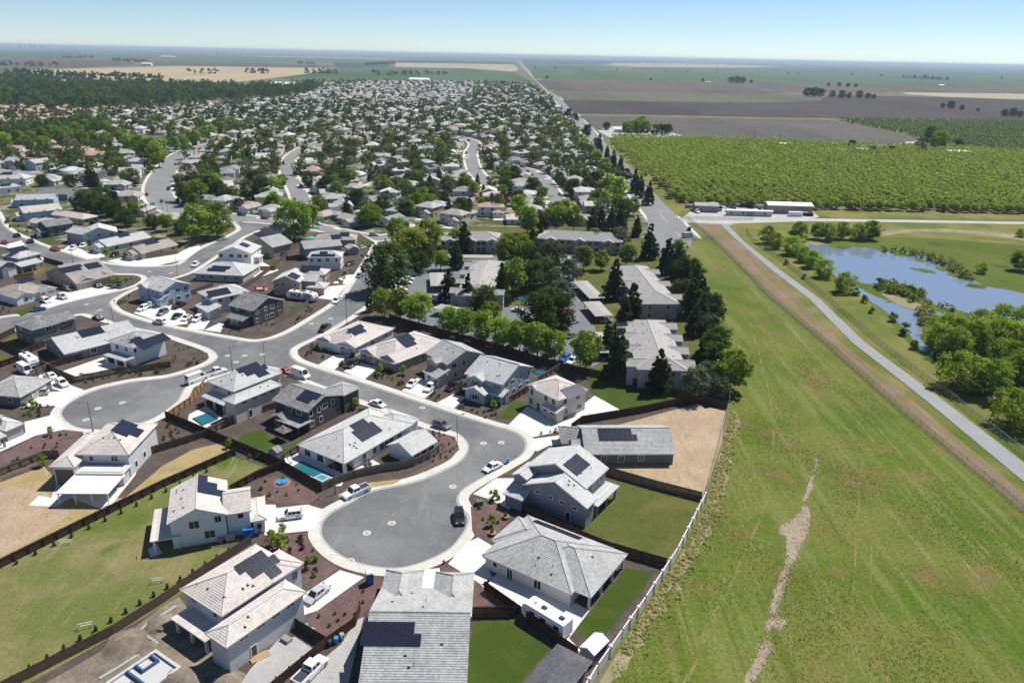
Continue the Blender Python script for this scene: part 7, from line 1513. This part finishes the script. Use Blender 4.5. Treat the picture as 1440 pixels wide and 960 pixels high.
for x, y, lab in [(131, 607, 'street lamp beside the left cul-de-sac bulb'), (643, 628, 'street lamp at the bend beside the mulch bed'), (488, 455, 'street lamp on the curving street by the corner house'), (250, 388, 'street lamp at the upper corner by the low grey house'), (161, 460, 'street lamp opposite the sky blue house'), (373, 515, 'street lamp at the main junction'), (472, 694, 'street lamp by the curved fence and pickup'), (327, 523, 'street lamp behind the white solar house'), (103, 369, 'street lamp on the left street'), (545, 400, 'street lamp under the huge dark tree')]: lamp((x, y), lab, RNG.uniform(0, 6.28), group='street lamps along the new streets')
for x, y, col, lab in [(464, 908, 'plastic_dark', 'dark bin beside the fence above the pickup'), (473, 904, 'plastic_blue', 'blue bin between dark and grey bins by the fence'), (481, 899, 'plastic_grey', 'grey bin at the right of three by the fence'), (431, 886, 'plastic_teal', 'teal bin behind the short brown fence'), (440, 892, 'plastic_grey', 'grey bin behind the short brown fence'), (714, 651, 'plastic_blue', 'blue bin at the kerb by the white sedan'), (366, 749, 'plastic_grey', 'grey bin by the white gable house wall'), (152, 459, 'plastic_dark', 'black bin on the pavement at the left junction')]: bin_((x, y), col, lab, RNG.uniform(-.6, .6))
for i, (x, y) in enumerate([(516, 749), (551, 735), (493, 788), (637, 684), (680, 623), (705, 622), (594, 573), (138, 574), (172, 566), (121, 590), (320, 500), (344, 500), (369, 498), (332, 509), (122, 428), (140, 436), (210, 382), (240, 384), (438, 455), (465, 448)]): manhole((x, y), f'round manhole with pale collar in the street, {ordinal(i+1)} by the cul-de-sacs' if False else ('round manhole with pale concrete collar in the near cul-de-sac' if i < 4 else 'round manhole with pale concrete collar further up the streets'))
q = g2((520, 820)); t_ = ob('portable_toilet', None, loc=(q.x, q.y, .13), rotz=.3, label='dark blue portable toilet with white roof on the mulch by the cul-de-sac', cat='toilet'); MB().box(-.58, -.58, 0, .58, .58, 2.1).build('cabin', 'plastic_dark', t_); MB().box(-.62, -.62, 2.1, .62, .62, 2.32, 0, .14).build('roof', 'white_metal', t_); MB().box(-.4, -.61, .15, .4, -.58, 1.95).build('door', 'tarp_blue', t_)
q = g2((624, 793)); t_ = ob('fire_hydrant', None, loc=(q.x, q.y, .12), label='red fire hydrant at the kerb beside the driveway', cat='hydrant'); MB().tube((0, 0, 0), (0, 0, .65), .15, .13, 8).build('barrel', 'lamp_red', t_); MB().tube((0, 0, .65), (0, 0, .82), .17, .05, 8).build('cap', 'lamp_red', t_); MB().tube((-.26, 0, .45), (.26, 0, .45), .07, n=6).build('nozzle', 'lamp_red', t_)
for x, y, r, lab in [(692, 752, .75, 'round terracotta planter on the mulch by the driveway'), (711, 729, .7, 'pale round planter near the grey house porch')]:
    q = g2((x, y)); t_ = ob('planter', None, loc=(q.x, q.y, .13), label=lab, cat='planter'); MB().tube((0, 0, 0), (0, 0, .5), r*.6, r, 12).build('bowl', 'terracotta', t_); ob('plant', shrub_mesh('leaf_green')[0], t_, (0, 0, .4), scale=.8)
q = g2((674, 710)); MB().box(-.7, -.55, 0, .7, .55, .95, 0, .04).box(-.85, -.7, -.02, .85, .7, .08).build('utility_box', 'plastic_green', loc=(q.x, q.y, .13), rotz=.3, label='green utility cabinet in the mulch by the kerb', cat='cabinet')
q = g2((397, 679)); t_ = ob('paddling_pool', None, loc=(q.x, q.y, .13), label='round bright blue toy pool in the mulch yard', cat='toy pool'); MB().tube((0, 0, 0), (0, 0, .35), 1.1, 1.15, 16).build('rim', 'plastic_blue', t_); MB().tube((0, 0, -.02), (0, 0, .03), 1.7, n=14).build('mat', 'patio_red', t_)
for i, (x, y, rz, lab) in enumerate([(121, 884, .4, 'small white goal frame on the big lawn, lower left'), (222, 820, .3, 'small white goal frame on the big lawn, right'), (91, 766, .2, 'white frame by the upper lawn fence')]):
    q = g2((x, y)); m = MB()
    for a, b in (((-.9, 0, 0), (-.9, 0, 1)), ((.9, 0, 0), (.9, 0, 1)), ((-.9, 0, 1), (.9, 0, 1)), ((-.9, 0, 1), (-.9, .8, 0)), ((.9, 0, 1), (.9, .8, 0)), ((-.9, .8, 0), (.9, .8, 0))): m.tube(a, b, .05)
    m.build('goal_frame', 'white_metal', loc=(q.x, q.y, .13), rotz=rz, label=lab, cat='goal')
q = g2((193, 786)); MB().tube((0, 0, .03), (0, 0, .6), .2, .04, 8).box(-.24, -.24, 0, .24, .24, .04).build('traffic_cone', 'plastic_orange', loc=(q.x, q.y, .13), label='orange cone on the lawn by the white gable house', cat='cone')
def table_set(p, label):
    q = g2(p); t_ = ob('patio_table', None, loc=(q.x, q.y, .15), label=label, cat='table'); MB().box(-1.1, -.6, .7, 1.1, .6, .76).build('table_top', 'white_metal', t_)
    for x in (-1, 1):
        for y in (-.5, .5): MB().box(x-.05, y-.05, 0, x+.05, y+.05, .7).build('leg', 'metal_grey', t_)
table_set((120, 526), 'white patio table on a dark rug near the left cul-de-sac')
for i, (x, y) in enumerate([(404, 652), (409, 650), (515, 655), (520, 653)]):
    q = g2((x, y)); t_ = ob('lounge_chair', None, loc=(q.x, q.y, .15), rotz=.6, label=f"{'white lounge chair on the pool deck' if i < 2 else 'dark patio chair beside the pool house wall'}, {'left' if i % 2 == 0 else 'right'} of two", cat='chair'); mt = 'white_metal' if i < 2 else 'plastic_dark'
    MB().box(-.3, -.8, .3, .3, .4, .38).build('seat', mt, t_); MB().add([(-.3, .4, .32), (.3, .4, .32), (.3, .9, .85), (-.3, .9, .85), (-.3, .4, .38), (.3, .4, .38), (.3, .85, .9), (-.3, .85, .9)], [(0, 3, 2, 1), (4, 5, 6, 7), (0, 1, 5, 4), (1, 2, 6, 5), (2, 3, 7, 6), (3, 0, 4, 7)]).build('backrest', mt, t_)
    for a in (-.25, .25):
        for b in (-.7, .3): MB().box(a-.03, b-.03, 0, a+.03, b+.03, .3).build('leg', mt, t_)
q = g2((367, 408)); t_ = ob('bouncy_toy', None, loc=(q.x, q.y, .14), label='pink play structure behind the long back fence', cat='toy'); MB().box(-2, -1.5, 0, 2, 1.5, .6, 0, .2).build('base', 'toy_pink', t_); MB().tube((-1.5, -1, .5), (-1.5, -1, 2.2), .4, .3, 8).tube((1.5, -1, .5), (1.5, -1, 2.2), .4, .3, 8).tube((1.5, 1, .5), (1.5, 1, 2), .4, .3, 8).build('turret', 'toy_pink', t_)
q = g2((437, 342)); t_ = ob('play_frame', None, loc=(q.x, q.y, .14), label='green canopy play frame by the big round tree', cat='play frame'); MB().add([(-2, -1.5, 2.4), (2, -1.5, 2.4), (2, 1.5, 2.4), (-2, 1.5, 2.4), (0, 0, 3.2)], [(0, 1, 4), (1, 2, 4), (2, 3, 4), (3, 0, 4)]).build('canopy', 'toy_green', t_)
for x in (-1.9, 1.9):
    for y in (-1.4, 1.4): MB().box(x-.06, y-.06, 0, x+.06, y+.06, 2.4).build('post', 'wood_fresh', t_)
q = g2((366, 925)); t_ = ob('lumber_pile', None, loc=(q.x, q.y, .14), rotz=.7, label='pile of fresh orange lumber beside the beige-roofed house', cat='lumber')
for i in range(5): MB().box(-1.4, i*.22-.5, .0, 1.4, i*.22-.32, .15+.1*(i % 3)).build('board', 'lumber', t_)
# power poles of the plain
for i, (x, y) in enumerate([(1095, 205), (1118, 207), (1060, 194), (1015, 201)]):
    q = g2((x, y)); t_ = ob('power_pole', None, loc=(q.x, q.y, .2), label='thin wooden power pole on the plowed field', cat='pole', group='power poles by the plowed field'); MB().tube((0, 0, 0), (0, 0, 12), .16, .11, 7).build('pole', 'bark_trunk', t_); MB().box(-1.2, -.07, 11, 1.2, .07, 11.2).build('cross_arm', 'bark_trunk', t_)
# ================================================================== SHRUBS
DK = ['leaf_dark', 'leaf_mixed']; GM = ['leaf_mixed', 'leaf_green', 'leaf_dark', 'leaf_olive']
for i, (poly, n, mt, hh, what) in enumerate([
 ([(0, 655), (30, 632), (70, 614), (110, 609), (82, 636), (30, 660)], 24, DK, (.4, .7), 'red mulch at the far left driveway'), ([(592, 603), (638, 615), (643, 632), (626, 647), (604, 656), (612, 634), (606, 612)], 34, DK, (.35, .6), 'mulch bed before the casita'),
 ([(365, 690), (374, 674), (398, 672), (436, 690), (450, 700), (392, 705)], 14, GM, (.4, .9), 'mulch with the blue toy pool'), ([(376, 760), (428, 750), (446, 782), (468, 799), (444, 818), (420, 795), (384, 774)], 22, GM + ['leaf_plum'], (.5, 1.2), 'mulch below the wide driveway'),
 ([(515, 820), (545, 816), (500, 868), (462, 894), (436, 872)], 13, DK, (.35, .6), 'mulch wedge left of the ribbed roof'), ([(622, 800), (645, 806), (684, 832), (660, 845), (624, 826)], 8, DK, (.4, .8), 'mulch wedge between the two lower driveways'), ([(664, 714), (680, 707), (712, 718), (698, 748), (670, 754)], 9, DK, (.3, .7), 'mulch by the grey-blue gabled house'),
 ([(680, 703), (690, 690), (706, 694), (716, 706), (700, 712)], 10, GM, (.6, 1.2), 'bed beside the grey-blue house driveway'), ([(112, 542), (165, 531), (236, 525), (284, 512), (284, 508), (240, 519), (168, 527), (110, 539)], 26, GM, (.5, 1.1), 'bed along the left cul-de-sac fence'), ([(240, 480), (288, 493), (295, 500), (280, 508), (250, 500)], 16, DK, (.3, .6), 'bed at the white corner house'),
 ([(426, 500), (440, 482), (466, 490), (468, 499), (446, 511)], 28, GM, (.5, 1.0), 'front bed of the corner row house'), ([(474, 515), (494, 501), (504, 506), (482, 520)], 12, GM, (.7, 1.3), 'hedge between the first two row driveways'), ([(516, 531), (534, 519), (562, 522), (582, 532), (564, 546)], 30, GM, (.4, 1.0), 'bed before the taupe house'), ([(599, 559), (614, 547), (624, 551), (612, 564)], 10, GM, (.5, 1.1), 'strip between beige and blue houses'),
 ([(640, 577), (654, 564), (700, 582), (690, 592)], 16, GM, (.4, .9), 'bed before the light blue house'), ([(308, 467), (332, 459), (398, 441), (402, 460), (362, 475)], 18, DK, (.4, .8), 'bed round the charcoal bend house'), ([(412, 455), (438, 436), (448, 433), (404, 466)], 12, GM, (.4, .8), 'verge beside the tan fence'), ([(474, 397), (488, 378), (500, 382), (484, 404)], 10, GM, (.6, 1.4), 'bed by the white solar house'),
 ([(6, 318), (14, 305), (60, 330), (70, 342), (40, 336)], 16, GM, (.8, 1.8), 'hedge along the far left street'), ([(158, 420), (180, 412), (188, 424), (166, 434)], 8, DK, (.5, 1), 'dark bed at the sky blue house'), ([(150, 398), (180, 388), (196, 390), (176, 400)], 10, GM, (.5, 1), 'corner bed by the red tree'), ([(20, 575), (40, 568), (74, 572), (72, 582), (36, 592)], 20, GM, (.5, 1), 'bed between the left driveways'),
 ([(340, 642), (372, 640), (396, 645), (400, 652), (372, 650)], 12, GM, (.7, 1.4), 'hedge below the charcoal house lawn'), ([(754, 612), (775, 607), (800, 602), (802, 608), (770, 614)], 10, DK, (.4, .9), 'narrow bed at the dirt lot entrance'), ([(225, 600), (252, 575), (268, 600), (250, 622), (228, 628)], 18, GM, (.4, .9), 'brown yard by the orange fence'), ([(0, 652), (10, 700), (60, 690), (70, 652), (40, 668)], 0, GM, (.4, .6), 'weedy yard'),
 ([(500, 582), (512, 574), (520, 580), (506, 590)], 8, GM, (.8, 1.6), 'hedge by the charcoal house'), ([(-10, 432), (14, 424), (20, 438), (0, 444)], 8, GM, (.6, 1.1), 'bed left of the small lawn')]):
    bed(poly, round(n*.64), mt, f'small shrub in the {what}', f'shrubs in the {what}', hh, seed=i+3)
# saplings staked along the lawn fences
for (a, b, n, lab, grp) in [((330, 772), (30, 950), 15, 'slim dark sapling along the lower lawn fence', 'saplings along the lower lawn fence'), ((300, 660), (10, 800), 13, 'slim dark sapling along the upper lawn fence', 'saplings along the upper lawn fence')]:
    A, B = g2(a), g2(b)
    for i in range(n): q = A.lerp(B, (i+.5)/n); ob('sapling', TREES['column'][i % 2][1], None, (q.x, q.y, .13), RNG.uniform(0, 6), f'{lab}, {ordinal(i+1)} from the right', 'sapling', grp, scale=(1.5, 1.5, 1.0))

# clutter of the gravel yard
ry = random.Random(77)
for i, (x, y, c) in enumerate([(972, 292, 'metal_grey'), (1003, 289.5, 'wall_tan'), (1040, 291, 'wall_slate'), (1050, 291.5, 'wood_dark'), (1062, 292, 'plastic_grey'), (1090, 293, 'plastic_dark'), (1098, 292.5, 'white_metal'), (1126, 303, 'metal_grey'), (1136, 303.5, 'wood_dark'), (1118, 304, 'white_metal')]):
    q = g2((x, y)); t_ = ob('storage_container', None, loc=(q.x, q.y, .1), rotz=ry.uniform(-.4, .4), label=f"{['grey', 'tan', 'slate', 'brown', 'pale', 'dark', 'white', 'low grey', 'low brown', 'low white'][i]} storage container standing in the gravel yard", cat='container', group='storage in the gravel yard')
    L = ry.uniform(2.5, 5.5); hh = ry.uniform(1.4, 2.7); m = MB().box(-L, -1.2, .1, L, 1.2, hh)
    for k in range(int(L*2)): m.box(-L+.3+k*.95, -1.27, .2, -L+.75+k*.95, -1.2, hh-.1)
    m.build('body', c, t_); MB().box(-L-.03, -1.25, hh, L+.03, 1.25, hh+.1).build('roof', c, t_); MB().box(L, -1.0, .2, L+.06, 1.0, hh-.15).build('door', 'metal_grey', t_)
# ------------------------------------------------------------------ air
hz = MB().box(-30000, -800, -1.2, 30000, 45000, 96)
m = bpy.data.materials.new('haze'); m.use_nodes = True; t = m.node_tree; t.nodes.clear()
pv = N(t, 'VolumePrincipled'); pv.inputs['Color'].default_value = (.62, .8, .95, 1); pv.inputs['Density'].default_value = 6.5e-5; pv.inputs['Anisotropy'].default_value = .1
ou = N(t, 'OutputMaterial'); t.links.new(pv.outputs[0], ou.inputs['Volume']); MATS['haze'] = m
hz.build('haze', 'haze', label='pale blue haze lying over the distant plain', cat='haze', kind='stuff')
